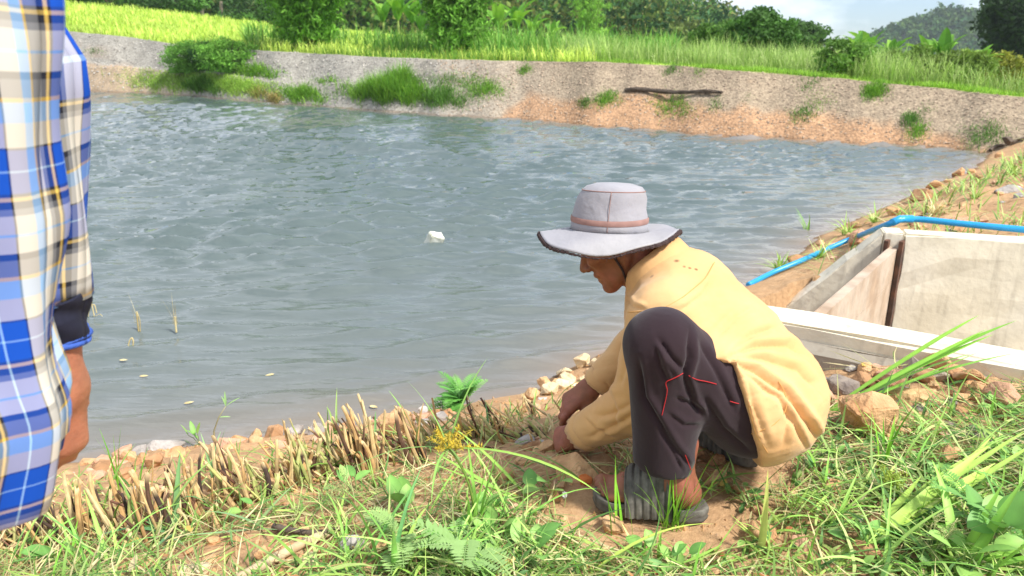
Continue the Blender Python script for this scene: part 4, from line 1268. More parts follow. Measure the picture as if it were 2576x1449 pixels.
        cut = (P - (wrL * 0.90 + elL * 0.10)) @ ((wrL - elL) / np.linalg.norm(wrL - elL))
        d = sm(d, smx(eL, cut, 0.008), 0.03)
        d = sm(d, rc(P, shR, elR, 0.068, 0.055), 0.035)
        eR = rc(P, elR, wrR, 0.055, 0.042)
        cut = (P - (wrR * 0.86 + elR * 0.14)) @ ((wrR - elR) / np.linalg.norm(wrR - elR))
        d = sm(d, smx(eR, cut, 0.006), 0.02)
        # neck opening
        hole = rc(P, neck + FWD * 0.03 + UP * 0.02, headc + np.array([-0.03, 0, -0.02]) @ HB, 0.060, 0.075)
        return smx(d, -hole, 0.01)
    V, F = sdf_mesh(shirt_f, (-0.02, 1.28, 0.5), (0.95, 2.2, 1.3), 0.0078)
    V = smooth_mesh(V, F, 2, 0.5); V, F = subdiv(V, F); V = smooth_mesh(V, F, 1, 0.5)
    N = vnormals(V, F)
    V = V + N * (0.012 * fbm(V[:, 0] * 7 + V[:, 2] * 5, V[:, 1] * 7 - V[:, 2] * 6, 3, 71) + 0.006 * fbm(V[:, 0] * 10 - V[:, 2] * 34, V[:, 1] * 18 + V[:, 2] * 12, 3, 73))[:, None]
    folds = [
        ([(1836, 895), (1900, 872), (1985, 868), (2030, 890)], 13, 0.010),
        ([(1838, 898), (1920, 902), (2010, 930), (2050, 975)], 12, 0.009),
        ([(1840, 905), (1900, 935), (1975, 985), (2040, 1070), (2060, 1110)], 12, 0.014),
        ([(1862, 925), (1930, 985), (1962, 1000), (2010, 1090), (2030, 1130)], 9, 0.008),
        ([(1838, 885), (1890, 845), (1960, 820)], 12, 0.006),
        ([(1800, 850), (1850, 800), (1900, 770)], 12, 0.005),
        ([(1700, 790), (1770, 740), (1800, 690)], 10, 0.004),
        ([(1975, 1000), (1985, 1060), (1970, 1120)], 12, 0.006),
        ([(1880, 930), (1895, 1020), (1935, 1130)], 13, 0.004),
        ([(1600, 1010), (1540, 1040), (1500, 1050)], 10, 0.006),
        ([(1600, 1040), (1540, 1075), (1480, 1100)], 9, 0.006),
        ([(1520, 960), (1545, 1020), (1550, 1075)], 9, 0.005),
        ([(1470, 1050), (1500, 1085), (1545, 1105)], 9, 0.006),
        ([(1598, 860), (1575, 920), (1560, 970)], 9, 0.004),
        ([(1572, 745), (1590, 770), (1625, 780)], 8, 0.005),
    ]
    V = creases(V, N, folds)
    spots = [(p, 0.0095 if i < 3 else 0.006) for i, p in enumerate(snap_to(V, spot_px))]
    M['shirt'] = cloth_material('mustard_twill', lin(212, 164, 108), spots, tint2=lin(216, 174, 122), var=0.06, wr=0.5)
    shirt = part(mk('shirt', V, F, M['shirt'], smooth=True))
    # stitched seams, pocket edge
    M['seam'] = mat_plain('stitching', base=lin(206, 156, 90), var=0.1)
    for pts in ([(1800, 655), (1775, 700), (1715, 750), (1670, 775)], [(1572, 786), (1600, 784), (1625, 782)], [(1845, 1098), (1900, 1090), (1950, 1068), (1980, 1030), (1975, 985), (1955, 955)], [(1880, 1010), (1900, 1090), (1935, 1145)]):
        q = snap_to(V, dense(pts, 10)); q = np.array([q[max(0, i - 1):i + 2].mean(0) for i in range(len(q))])
        VV, FF = tube(q, 0.0010, 5); so = mk('seam', VV, FF, M['seam'], smooth=True); so.parent = shirt
    # frayed cuff band
    ax = (wrL - elL) / np.linalg.norm(wrL - elL)
    def band(c, axd, r0, r1, w, n=40, wob=0.004, seed=1):
        rg = np.random.default_rng(seed); a = np.linspace(0, 2 * np.pi, n, endpoint=False)
        s = np.cross(axd, UP); s /= np.linalg.norm(s); t = np.cross(axd, s)
        L = []
        for k, (rr, off) in enumerate([(r0, -w / 2), (r0 + 0.002, 0), (r1, w / 2)]):
            e = rg.normal(0, wob, n) * (k == 2)
            L.append([c + axd * (off + e[i]) + (rr + 0.002 * np.sin(3 * a[i] + k)) * (np.cos(a[i]) * s + np.sin(a[i]) * t) for i in range(n)])
        return L
    o = shell(part(rings('cuff', band(wrL * 0.89 + elL * 0.11 + ax * 0.006, ax, 0.052, 0.047, 0.05), M['shirt'], None), shirt), 0.003); 
    axr = (wrR - elR) / np.linalg.norm(wrR - elR)
    o = shell(part(rings('cuff', band(wrR * 0.84 + elR * 0.16, axr, 0.043, 0.039, 0.04, seed=2, wob=0.001), M['shirt'], None), shirt), 0.003)
    # collar: a folded band that stands round the neck, open at the throat
    a = np.linspace(R(-118), R(118), 40)
    cn = neck - FWD * 0.006 + UP * 0.004
    cax = (headc - neck); cax /= np.linalg.norm(cax); cax = cax * 0.55 + UP * 0.45; cax /= np.linalg.norm(cax)
    e1 = -FWD - cax * ((-FWD) @ cax); e1 /= np.linalg.norm(e1); e2 = np.cross(cax, e1)
    L = []
    for rr, hh in ((0.068, -0.03), (0.068, 0.012), (0.069, 0.044), (0.075, 0.048), (0.083, 0.034), (0.092, 0.008), (0.099, -0.014), (0.104, -0.026)):
        L.append([cn + cax * (hh - 0.028 * abs(x / R(118)) ** 3) + rr * (1.0 + 0.12 * abs(x / R(118)) ** 2) * (math.cos(x) * e1 + math.sin(x) * e2) for x in a])
    shell(part(rings('collar', L, M['shirt'], None, closed=False), shirt), 0.003)

    # ---- trousers
    def trou_f(P):
        kL2 = kneeL
        d = rc(P, hipL, kL2, 0.104, 0.078)
        shin_top = kL2; hem = at(1668, 1180, Y=1.505)
        d = sm(d, rc(P, shin_top, hem, 0.076, 0.062), 0.03)
        d = sm(d, rc(P, (kL2 + hem) / 2 + np.array([0.035, 0, 0.0]), hem + np.array([0.0, 0, 0.03]), 0.056, 0.055), 0.03)
        d = smx(d, (G0 + 0.124) - P[:, 2] - 0.10 * (P[:, 0] - hem[0]), 0.006)
        dR = rc(P, hipR, kneeR, 0.100, 0.080)
        hR = ankR + np.array([0, 0, 0.02])
        dR = sm(dR, rc(P, kneeR, hR, 0.075, 0.062), 0.03)
        dR = smx(dR, (G0 + 0.12) - P[:, 2], 0.006)
        d = sm(d, dR, 0.03)
        d = sm(d, el(P, pelvis, (0.11, 0.13, 0.105), np.stack([FWD, RGT, UP])), 0.04)
        return d
    V, F = sdf_mesh(trou_f, (0.0, 1.28, 0.5), (0.9, 2.25, 1.2), 0.0080)
    V = smooth_mesh(V, F, 2, 0.5); V, F = subdiv(V, F); V = smooth_mesh(V, F, 1, 0.5); N = vnormals(V, F)
    V = V + N * (0.008 * fbm(V[:, 0] * 8 + V[:, 2] * 3, V[:, 1] * 8 - V[:, 2] * 4, 3, 77))[:, None]
    folds = [
        ([(1735, 830), (1735, 900), (1722, 945), (1742, 1010), (1770, 1050)], 10, 0.010),
        ([(1722, 935), (1690, 900), (1655, 850)], 10, 0.008),
        ([(1650, 870), (1660, 920), (1680, 960)], 8, 0.006),
        ([(1605, 900), (1620, 1000), (1700, 1130), (1745, 1185)], 10, 0.009),
        ([(1700, 1000), (1745, 1020), (1770, 1035)], 8, 0.006),
        ([(1680, 1040), (1720, 1070), (1765, 1070)], 8, 0.004),
        ([(1760, 860), (1800, 930), (1850, 1040)], 11, 0.006),
        ([(1770, 1000), (1820, 1080), (1890, 1140)], 12, 0.007),
        ([(1660, 1080), (1690, 1130), (1720, 1190)], 8, 0.006),
    ]
    V = creases(V, N, folds)
    M['trousers'] = cloth_material('dark_jersey', lin(48, 36, 40), var=0.15, wr=0.35)
    tro = part(mk('trousers', V, F, M['trousers'], smooth=True))
    M['piping'] = mat_plain('red_piping', base=lin(186, 40, 44), var=0.1, rough=0.6)
    for pts in ([(1664, 1050), (1676, 1000), (1680, 975), (1670, 962), (1700, 950), (1723, 936)], [(1728, 942), (1750, 955), (1780, 960), (1808, 968)], [(1830, 1006), (1848, 1014), (1864, 1016)], [(1722, 1140), (1732, 1165), (1740, 1188)]):
        q = snap_to(V, dense(pts, 5)); q = np.array([q[max(0, i - 2):i + 3].mean(0) for i in range(len(q))])
        q = q + (np.array([0, 0, CAM_Z]) - q) * 0.0012
        VV, FF = tube(q, 0.0010, 5); po = mk('piping', VV, FF, M['piping'], smooth=True); po.parent = tro

    # ---- sandals
    M['rubber'] = mat_plain('worn_black_rubber', base=lin(92, 88, 80), rough=0.95, var=0.35, scale=60, bump=0.3, bscale=120, tint2=lin(112, 108, 98), bdist=0.003)
    def sandal(h_, f, L, out):
        so = part(bpy.data.objects.new('sandal', None)); scene.collection.objects.link(so)
        B = basis(f, UP)
        t = np.linspace(0, 1, 29)
        halfw = np.interp(t, [0, 0.03, 0.1, 0.25, 0.45, 0.65, 0.82, 0.93, 0.98, 1], [0.004, 0.022, 0.034, 0.040, 0.038, 0.049, 0.051, 0.040, 0.022, 0.004])
        cen = np.interp(t, [0, 0.3, 0.6, 1], [0, 0.0, 0.002, -0.004]) * out
        pos = lambda x, y, z: np.array([h_[0], h_[1], G0 + 0.0]) + B[0] * x + B[1] * y + UP * z
        loop = [(t[i] * L, cen[i] + halfw[i]) for i in range(29)] + [(t[i] * L, cen[i] - halfw[i]) for i in range(27, 0, -1)]
        c0 = (L / 2, 0)
        L_ = []
        for (sc, z) in ((0.93, -0.004), (0.99, 0.0), (1.0, 0.008), (0.985, 0.012), (1.0, 0.016), (1.0, 0.030), (0.97, 0.033), (0.90, 0.0285), (0.5, 0.026)):
            L_.append([pos(c0[0] + (x - c0[0]) * (sc if sc > 0.8 else sc), y * sc, z + 0.010 * max(0, x / L - 0.8) * 3) for x, y in loop])
        o = rings('sole', L_, M['rubber'], None, cap=True); o.parent = so
        # broad ribbed strap over the forefoot
        S = []
        xs = np.linspace(0.088, 0.192, 49)
        for x in xs:
            ww = np.interp(x / L, t, halfw) + 0.009; cc = np.interp(x / L, t, cen)
            hh = np.interp(x, [0.088, 0.192], [0.126, 0.090])
            rib = 0.0030 * np.clip(2.5 * math.sin((x - 0.088) / 0.104 * 6 * 2 * math.pi), -1, 1)
            a = np.linspace(0, np.pi, 22)
            S.append([pos(x + 0.010 * math.sin(q_) - 0.006, cc + (ww + rib * 0.6) * math.cos(q_) * (1.0), 0.006 + (hh + rib) * math.sin(q_) ** 0.75) for q_ in a])
        o = rings('strap', S, M['rubber'], None, closed=False, smooth=False); o.parent = so; shell(o, 0.0035, 1.0)
        return so
    sandal(sL_h, fL, LL, -1); sandal(sR_h, fR, LR_, 1)

    # ---- hat
    M['hat'] = cloth_material('pale_grey_cotton', lin(152, 150, 154), tint2=lin(163, 160, 159), var=0.09, wr=0.9)
    M['hat_band'] = mat_plain('faded_brown_tape', base=lin(150, 116, 106), var=0.15, scale=60)
    M['hat_edge'] = mat_plain('frayed_dark_binding', base=lin(62, 48, 46), var=0.4, scale=90, bump=0.6, bscale=300, bdist=0.004)
    hx, hy, hz = hatB                                        # towards his brow, towards the camera, up
    n = 72; A = np.linspace(0, 2 * np.pi, n, endpoint=False)
    def ring(rx, ry, z, fz=lambda a: 0.0, off=(0, 0), dent=0.0):
        return [hc + hx * (rx * math.cos(a) * (1 + dent * math.sin(2 * a + 1)) + off[0]) + hy * (ry * math.sin(a) + off[1]) + hz * (z + fz(a)) for a in A]
    crown = [ring(0.097, 0.084, -0.004), ring(0.096, 0.083, 0.012, dent=0.01), ring(0.093, 0.081, 0.035, dent=0.015), ring(0.086, 0.077, 0.055, lambda a: 0.004 * math.sin(3 * a), dent=0.045), ring(0.084, 0.074, 0.078, lambda a: 0.003 * math.sin(2 * a + 1), dent=0.03, off=(-0.004, 0)),
             ring(0.080, 0.072, 0.093, off=(-0.006, 0)), ring(0.078, 0.070, 0.098, off=(-0.007, 0)), ring(0.069, 0.062, 0.108, off=(-0.008, 0)), ring(0.045, 0.04, 0.115, off=(-0.008, 0)), ring(0.015, 0.014, 0.117, off=(-0.008, 0))]
    hat = part(rings('hat', crown, M['hat'], None, cap=True)); shell(hat, 0.002)
    def brz(k):
        def f(a):
            back = max(0, -math.cos(a)); side = math.sin(a); fr = max(0, math.cos(a))
            return k * (0.004 + 0.012 * back ** 2 - 0.034 * max(0, side) ** 1.5 - 0.016 * fr + 0.005 * math.sin(3 * a + 0.6) + 0.003 * math.sin(7 * a))
        return f
    brim = []
    for k in np.linspace(0, 1, 12):
        rx, ry = 0.097 + 0.076 * k, 0.084 + 0.076 * k
        st = 0.0009 * math.sin(k * 38)
        brim.append(ring(rx, ry, -0.004 + st - 0.004 * k, brz(k)))
    b = shell(part(rings('brim', brim, M['hat'], None), hat), 0.004)
    band_ = []
    for z, g in ((0.018, 0.0012), (0.021, 0.0024), (0.029, 0.0024), (0.032, 0.0010)):
        band_.append([p for p in ring(np.interp(z, [-0.004, 0.035], [0.097, 0.093]) + g, np.interp(z, [-0.004, 0.035], [0.084, 0.081]) + g, z, lambda a: -0.006 * max(0, math.sin(a)) + 0.003, dent=0.014)])
    part(rings('hat_band', band_, M['hat_band'], None), hat)
    for z, g in ((0.098, 0.0006), (-0.002, 0.001)):
        rx, ry = (0.0775, 0.0695) if z > 0.05 else (0.0975, 0.0845)
        lp = np.array(ring(rx + g, ry + g, z, off=(-0.007 if z > 0.05 else 0, 0))); lp = np.concatenate([lp, lp[:1]])
        VV, FF = tube(lp, 0.0013, 5, cap=False); o = mk('seam', VV, FF, M['hat_edge' if z < 0.05 else 'hat_band'], smooth=True); o.parent = hat
    sg = np.array([hc + hy * (np.interp(z, [-0.004, 0.012, 0.035, 0.06, 0.078, 0.093, 0.101], [0.084, 0.083, 0.081, 0.078, 0.074, 0.072, 0.068]) + 0.0012) + hx * (-0.002 - 0.05 * z) + hz * z for z in np.linspace(0, 0.098, 14)])
    VV, FF = tube(sg, 0.0008, 5); o = mk('seam', VV, FF, M['hat_band'], smooth=True); o.parent = hat
    rg = np.random.default_rng(5)
    ed = np.array(ring(0.1735, 0.1605, -0.009, brz(1.0))); ed = np.concatenate([ed, ed[:1]])
    ed2 = np.repeat(ed[:-1], 3, 0) * 0
    t_ = np.linspace(0, n, n * 4); edd = np.stack([np.interp(t_, np.arange(n + 1), ed[:, i]) for i in range(3)], 1)
    edd += rg.normal(0, 0.0006, edd.shape); edd[:, 2] -= 0.003
    VV, FF = tube(edd, (0.0018 + 0.0048 * np.abs(np.cos(t_ / n * 2 * np.pi)) ** 1.6) * rg.uniform(0.7, 1.3, len(edd)), 6, cap=False)
    o = mk('brim_binding', VV, FF, M['hat_edge'], smooth=False); o.parent = hat
    bs = edd[rg.integers(0, len(edd), 240)]
    Vt, Ft, sv, ix = ribbons(bs, rg.uniform(0, 6.28, 240), rg.uniform(0.004, 0.011, 240), 0.0010, rg.uniform(0.5, 2.6, 240), 0.6, segs=2)
    o = mk('loose_threads', Vt, Ft, M['hat_edge']); o.parent = hat; o['kind'] = 'stuff'
    # chin cord and a toggle under the chin
    loc = lambda x, y, z: headc + np.array([x, y, z]) @ HB
    cord = [loc(0.018, 0.080, 0.020), loc(0.020, 0.076, -0.010), loc(0.018, 0.071, -0.040), loc(0.018, 0.062, -0.072), loc(0.026, 0.045, -0.105), loc(0.034, 0.020, -0.126)]
    cc = np.array(cord); tq = np.linspace(0, 5, 24); cc = np.stack([np.interp(tq, np.arange(6), cc[:, i]) for i in range(3)], 1)
    VV, FF = tube(cc, 0.0032, 6); o = mk('chin_cord', VV, FF, M['hat_edge'], smooth=True); o.parent = hat
    VV, FF = ICO[2]; o = mk('toggle', VV * np.array([0.007, 0.007, 0.010]) + loc(0.036, 0.016, -0.132), FF, M['rubber'], smooth=True); o.parent = hat
    # a little white hair below the brim at brow and temple
    M['hair'] = mat_plain('grey_hair', base=lin(176, 168, 160), var=0.2, rough=0.7)
    rg = np.random.default_rng(11); K = 420
    yy = rg.uniform(-0.06, 0.07, K); xx = 0.088 - 5.5 * yy * yy + rg.uniform(-0.004, 0.004, K)
    hb = headc + np.stack([xx, yy, rg.uniform(0.030, 0.060, K)], 1) @ HB
    Vt, Ft, sv, ix = ribbons(hb, math.atan2(HB0[1], HB0[0]) + rg.normal(0, 0.5, K), rg.uniform(0.012, 0.024, K), 0.0010, rg.uniform(1.2, 2.0, K), 0.8, segs=3)
    o = part(mk('hair', Vt, Ft, M['hair'])); o['kind'] = 'stuff'
    return root
build_man()

# ================================================================== concrete sluice
def concrete_material(name, base, tint, streak=0.3):
    m = mat_plain(name, base=base, tint2=tint, var=0.14, scale=5, bump=0.35, bscale=26, rough=0.9, spec=0.2, bdist=0.01)
    n, l = m.node_tree.nodes, m.node_tree.links
    p = n['Principled BSDF']; src = p.inputs['Base Color'].links[0].from_socket
    g = [q for q in n if q.type == 'NEW_GEOMETRY'][0]
    mp = n.new('ShaderNodeMapping'); mp.inputs['Scale'].default_value = (9, 9, 1.2); l.new(g.outputs['Position'], mp.inputs['Vector'])
    t = n.new('ShaderNodeTexNoise'); t.inputs['Scale'].default_value = 2.2; t.inputs['Detail'].default_value = 7; l.new(mp.outputs['Vector'], t.inputs['Vector'])
    mr = n.new('ShaderNodeMapRange'); mr.inputs[1].default_value = 0.55; mr.inputs[2].default_value = 0.75; mr.inputs[3].default_value = 0; mr.inputs[4].default_value = streak
    l.new(t.outputs['Fac'], mr.inputs[0])
    v = n.new('ShaderNodeTexVoronoi'); v.inputs['Scale'].default_value = 38; l.new(g.outputs['Position'], v.inputs['Vector'])
    m2 = n.new('ShaderNodeMapRange'); m2.inputs[1].default_value = 0.10; m2.inputs[2].default_value = 0.05; m2.inputs[3].default_value = 0; m2.inputs[4].default_value = 0.55
    l.new(v.outputs['Distance'], m2.inputs[0])
    n3 = n.new('ShaderNodeTexNoise'); n3.inputs['Scale'].default_value = 6; l.new(g.outputs['Position'], n3.inputs['Vector'])
    m3 = n.new('ShaderNodeMapRange'); m3.inputs[1].default_value = 0.55; m3.inputs[2].default_value = 0.65; l.new(n3.outputs['Fac'], m3.inputs[0])
    ml = n.new('ShaderNodeMath'); ml.operation = 'MULTIPLY'; l.new(m2.outputs[0], ml.inputs[0]); l.new(m3.outputs[0], ml.inputs[1])
    mxm = n.new('ShaderNodeMath'); mxm.operation = 'MAXIMUM'; l.new(mr.outputs[0], mxm.inputs[0]); l.new(ml.outputs[0], mxm.inputs[1])
    mx = n.new('ShaderNodeMix'); mx.data_type = 'RGBA'; mx.inputs[7].default_value = (*lin(112, 100, 84), 1)
    l.new(mxm.outputs[0], mx.inputs[0]); l.new(src, mx.inputs[6]); l.new(mx.outputs[2], p.inputs['Base Color'])
    return m
M['concrete'] = concrete_material('pale_concrete', lin(220, 210, 186), lin(228, 220, 200), 0.36)
M['concrete_rough'] = concrete_material('rough_concrete', lin(178, 170, 156), lin(192, 184, 168), 0.4)
M['footing'] = concrete_material('dirty_concrete', lin(146, 138, 124), lin(164, 154, 138), 0.5)
M['steel'] = mat_plain('rusty_steel', base=lin(74, 58, 50), tint2=lin(104, 70, 52), var=0.3, scale=30, rough=0.7, bump=0.3, bscale=80, bdist=0.004)
M['plank'] = mat_plain('sawn_wet_plank', base=lin(184, 166, 146), tint2=lin(166, 142, 118), var=0.2, scale=12, rough=0.8, bump=0.4, bscale=40, bdist=0.006)

def prism(name, poly, mat, parent, jitter_=0.0, seed=0, bevel=0.0):
    """poly: list of (x, y, ztop) plan corners; walls drop to z=-0.5."""
    P = np.array(poly, float); n = len(P)
    B = P.copy(); B[:, 2] = -0.5
    V = np.concatenate([P, B]); F4 = np.array([[i, i + n, (i + 1) % n + n, (i + 1) % n] for i in range(n)])
    o = mk(name, V, [F4], mat, parent)
    import bmesh
    bm = bmesh.new(); bm.from_mesh(o.data)
    bm.verts.ensure_lookup_table(); bm.faces.new([bm.verts[i] for i in range(n)][::-1])
    bmesh.ops.recalc_face_normals(bm, faces=bm.faces)
    if bevel: bmesh.ops.bevel(bm, geom=bm.edges[:], offset=bevel, segments=2, affect='EDGES')
    bmesh.ops.triangulate(bm, faces=[f for f in bm.faces if len(f.verts) > 4])
    bmesh.ops.subdivide_edges(bm, edges=[e for e in bm.edges if e.calc_length() > 0.15], cuts=9, use_grid_fill=True)
    rg = np.random.default_rng(seed)
    for v in bm.verts:
        v.co += Vector(rg.normal(0, jitter_, 3))
    bm.to_mesh(o.data); bm.free()
    return o

def sluice():
    root = empty('concrete_sluice', (1.9, 3.2, 0.0)); tag(root, 'pale concrete sluice channel with board gate on the right bank', 'sluice')
    off = Matrix.Translation(Vector((-1.9, -3.2, 0)))
    def P(o): o.matrix_parent_inverse = off; return o
    dn = (NW_B - NW_A) / np.linalg.norm(NW_B - NW_A); nn = np.array([dn[1], -dn[0]]); nn = nn if nn[1] < 0 else -nn
    df = (FW_B - FW_A) / np.linalg.norm(FW_B - FW_A); nf = np.array([-df[1], df[0]]); nf = nf if nf[1] > 0 else -nf
    q = lambda p, z: (p[0], p[1], z)
    T = 0.18
    A = NW_A - dn * 0.05
    o = P(prism('near_wall', [q(A, WALL_Z), q(NW_B, WALL_Z), q(NW_B + nn * T, WALL_Z), q(A + nn * T, WALL_Z)], M['concrete'], root, 0.0035, 1, 0.012))
    P(prism('near_wing', [q(A - dn * 0.003, WALL_Z - 0.02), q(A + nn * T - dn * 0.003, WALL_Z - 0.02), q(A + nn * T - dn * 0.40, 0.06), q(A - dn * 0.40, 0.06)], M['concrete_rough'], root, 0.003, 2, 0.006))
    # rough footing strip that shows along the camera side of the near wall
    P(prism('footing', [q(A + nn * (T + 0.003) + dn * 0.02, WALL_Z - 0.05), q(A + nn * (T + 0.003) + dn * 1.9, WALL_Z - 0.05), q(A + nn * (T + 0.05) + dn * 1.9, WALL_Z - 0.075), q(A + nn * (T + 0.06) + dn * 0.02, WALL_Z - 0.085)], M['footing'], root, 0.006, 3, 0.008))
    C = FW_A + df * 0.075
    P(prism('far_wall', [q(C, WALL_Z), q(FW_B, WALL_Z), q(FW_B + nf * 0.15, WALL_Z), q(C + nf * 0.15, WALL_Z)][::-1], M['concrete'], root, 0.003, 4, 0.010))
    E = FW_A - df * 0.03
    P(prism('far_pier', [q(E, WALL_Z + 0.004), q(C - df * 0.002, WALL_Z + 0.004), q(C + nf * 0.15 - df * 0.002, WALL_Z + 0.004), q(E + nf * 0.15, WALL_Z + 0.004)][::-1], M['concrete'], root, 0.0015, 5, 0.006))
    P(prism('far_wing', [q(E - df * 0.56, 0.0), q(E - df * 0.003, WALL_Z - 0.002), q(E + nf * 0.15 - df * 0.003, WALL_Z - 0.002), q(E + nf * 0.15 - df * 0.56, 0.0)][::-1], M['concrete'], root, 0.002, 6, 0.006))
    # steel guides on both walls and the gate boards between them
    def bar(name, a, b, w, z0, z1, mat):
        a, b = np.asarray(a), np.asarray(b); d = (b - a) / np.linalg.norm(b - a); s = np.array([-d[1], d[0]]) * w / 2
        c = [a - s, b - s, b + s, a + s]
        V = np.array([(x, y, z0) for x, y in c] + [(x, y, z1) for x, y in c])
        F = np.array([[0, 3, 2, 1], [4, 5, 6, 7], [0, 1, 5, 4], [1, 2, 6, 5], [2, 3, 7, 6], [3, 0, 4, 7]])
        return P(mk(name, V, F, mat, root))
    gF = FW_A + df * 0.028; gN = NW_A + dn * 0.13
    gd = (gF - gN) / np.linalg.norm(gF - gN)
    for k, sgn in enumerate((-1, 1)):
        bar('steel_guide', gF - gd * 0.052 + df * (0.024 + 0.014) * sgn + df * 0.004, gF + gd * 0.012 + df * 0.038 * sgn + df * 0.004, 0.022, -0.4, WALL_Z - 0.035, M['steel'])
        bar('steel_guide', gN - gd * 0.01 + dn * 0.042 * sgn, gN + gd * 0.045 + dn * 0.042 * sgn, 0.022, -0.4, WALL_Z - 0.035, M['steel'])
    zt = WALL_Z - 0.075
    for k in range(4):
        bar('gate_board', gN + gd * 0.006, gF - gd * 0.006, 0.046, zt - 0.19, zt - 0.004, M['plank']); zt -= 0.19
    # channel floor
    b0 = NW_A - dn * 0.3; b1 = FW_A - df * 0.3
    V = np.array([q(b0, -0.18), q(NW_B, -0.18), q(FW_B, -0.18), q(b1, -0.18)]); P(mk('channel_floor', V, np.array([[0, 1, 2, 3]]), M['concrete_rough'], root))
sluice()

# ---- blue water pipe
def pipe():
    pts = [ground_at(1878, 718, 0.005), ground_at(1940, 695, 0.03), ground_at(2010, 668, 0.03), ground_at(2080, 636, 0.03), ground_at(2140, 612, 0.035)]
    pts += [at(2240, 562, z=0.60), at(2264, 551, z=0.615), at(2310, 551, z=0.617), at(2420, 563, z=0.617), at(2575, 578, z=0.617), at(2760, 597, z=0.617)]
    pts = np.array(pts); k = np.concatenate([[0], np.cumsum(np.linalg.norm(np.diff(pts, axis=0), axis=1))])
    s = np.linspace(0, k[-1], 90); p = np.stack([np.interp(s, k, pts[:, i]) for i in range(3)], 1)
    p = np.array([p[max(0, i - 1):i + 2].mean(0) for i in range(len(p))])
    c = pts[4].copy(); 
    root = empty('water_pipe', c); tag(root, 'bright blue plastic pipe running past the concrete sluice into the pond', 'pipe')
    m = mat_plain('blue_pvc', base=lin(36, 150, 205), var=0.08, rough=0.35, spec=0.5)
    V, F = tube(p - c, 0.0185, 14); mk('tube', V, F, m, root, smooth=True)
    j = np.array([pts[5] + (pts[6] - pts[5]) * t for t in (0.2, 1.0)] + [pts[6] + (pts[7] - pts[6]) * 0.7]) - c
    V, F = tube(j, 0.0225, 14); mk('elbow_joint', V, F, m, root, smooth=True)
    # clear of the ground
    return p
pipe()

# ================================================================== stones
RS = [rock_shape(np.random.default_rng(400 + i), 2, 8 + i % 4, f, 0.035) for i, f in enumerate((0.75, 0.55, 0.4, 0.85, 0.5, 0.65, 0.3, 0.7, 0.6, 0.45, 0.95, 0.5))]
ROCKM = {k: mat_plain('stone_' + k, base=b, tint2=t, var=0.25, scale=18, bump=1.0, bscale=38, rough=0.95, spec=0.12, bdist=0.016)
         for k, b, t in (('tan', lin(206, 167, 123), lin(189, 143, 101)), ('pale', lin(226, 206, 167), lin(209, 184, 145)), ('grey', lin(180, 173, 165), lin(154, 145, 136)),
                         ('pink', lin(209, 162, 132), lin(189, 147, 118)), ('brown', lin(162, 123, 88), lin(184, 143, 105)), ('orange', lin(209, 123, 68), lin(187, 114, 72)), ('dark', lin(118, 107, 99), lin(165, 151, 134)))}
ROCK_ME = {}
LOOSE_COL = dict(tan=lin(198, 160, 118), pale=lin(222, 204, 168), grey=lin(178, 172, 164), pink=lin(204, 162, 134), brown=lin(164, 124, 90), dark=lin(122, 112, 104))
def rock(u, v, wpx, mat, shape, label=None, rz=0.0, tilt=(0, 0), sink=0.25, group=None, name='stone', pos=None, size=None, stretch=1.0):
    if pos is None:
        p = ground_at(u, v); size = wpx / FPX * proj(p)[2] * 0.5
    else:
        p = pos
    key = (mat, shape)
    if key not in ROCK_ME:
        V, F = RS[shape]; ROCK_ME[key] = mesh_from('stone', V, F, smooth=False); ROCK_ME[key].materials.append(ROCKM[mat])
    o = link(bpy.data.objects.new(name, ROCK_ME[key]))
    zmax = float(RS[shape][0][:, 2].max())
    o.location = (p[0], p[1], p[2] + size * zmax * (1 - 2 * sink) * 0.9); o.scale = (size * stretch, size, size); o.rotation_euler = (tilt[0], tilt[1], rz)
    return tag(o, label, 'stone', group)
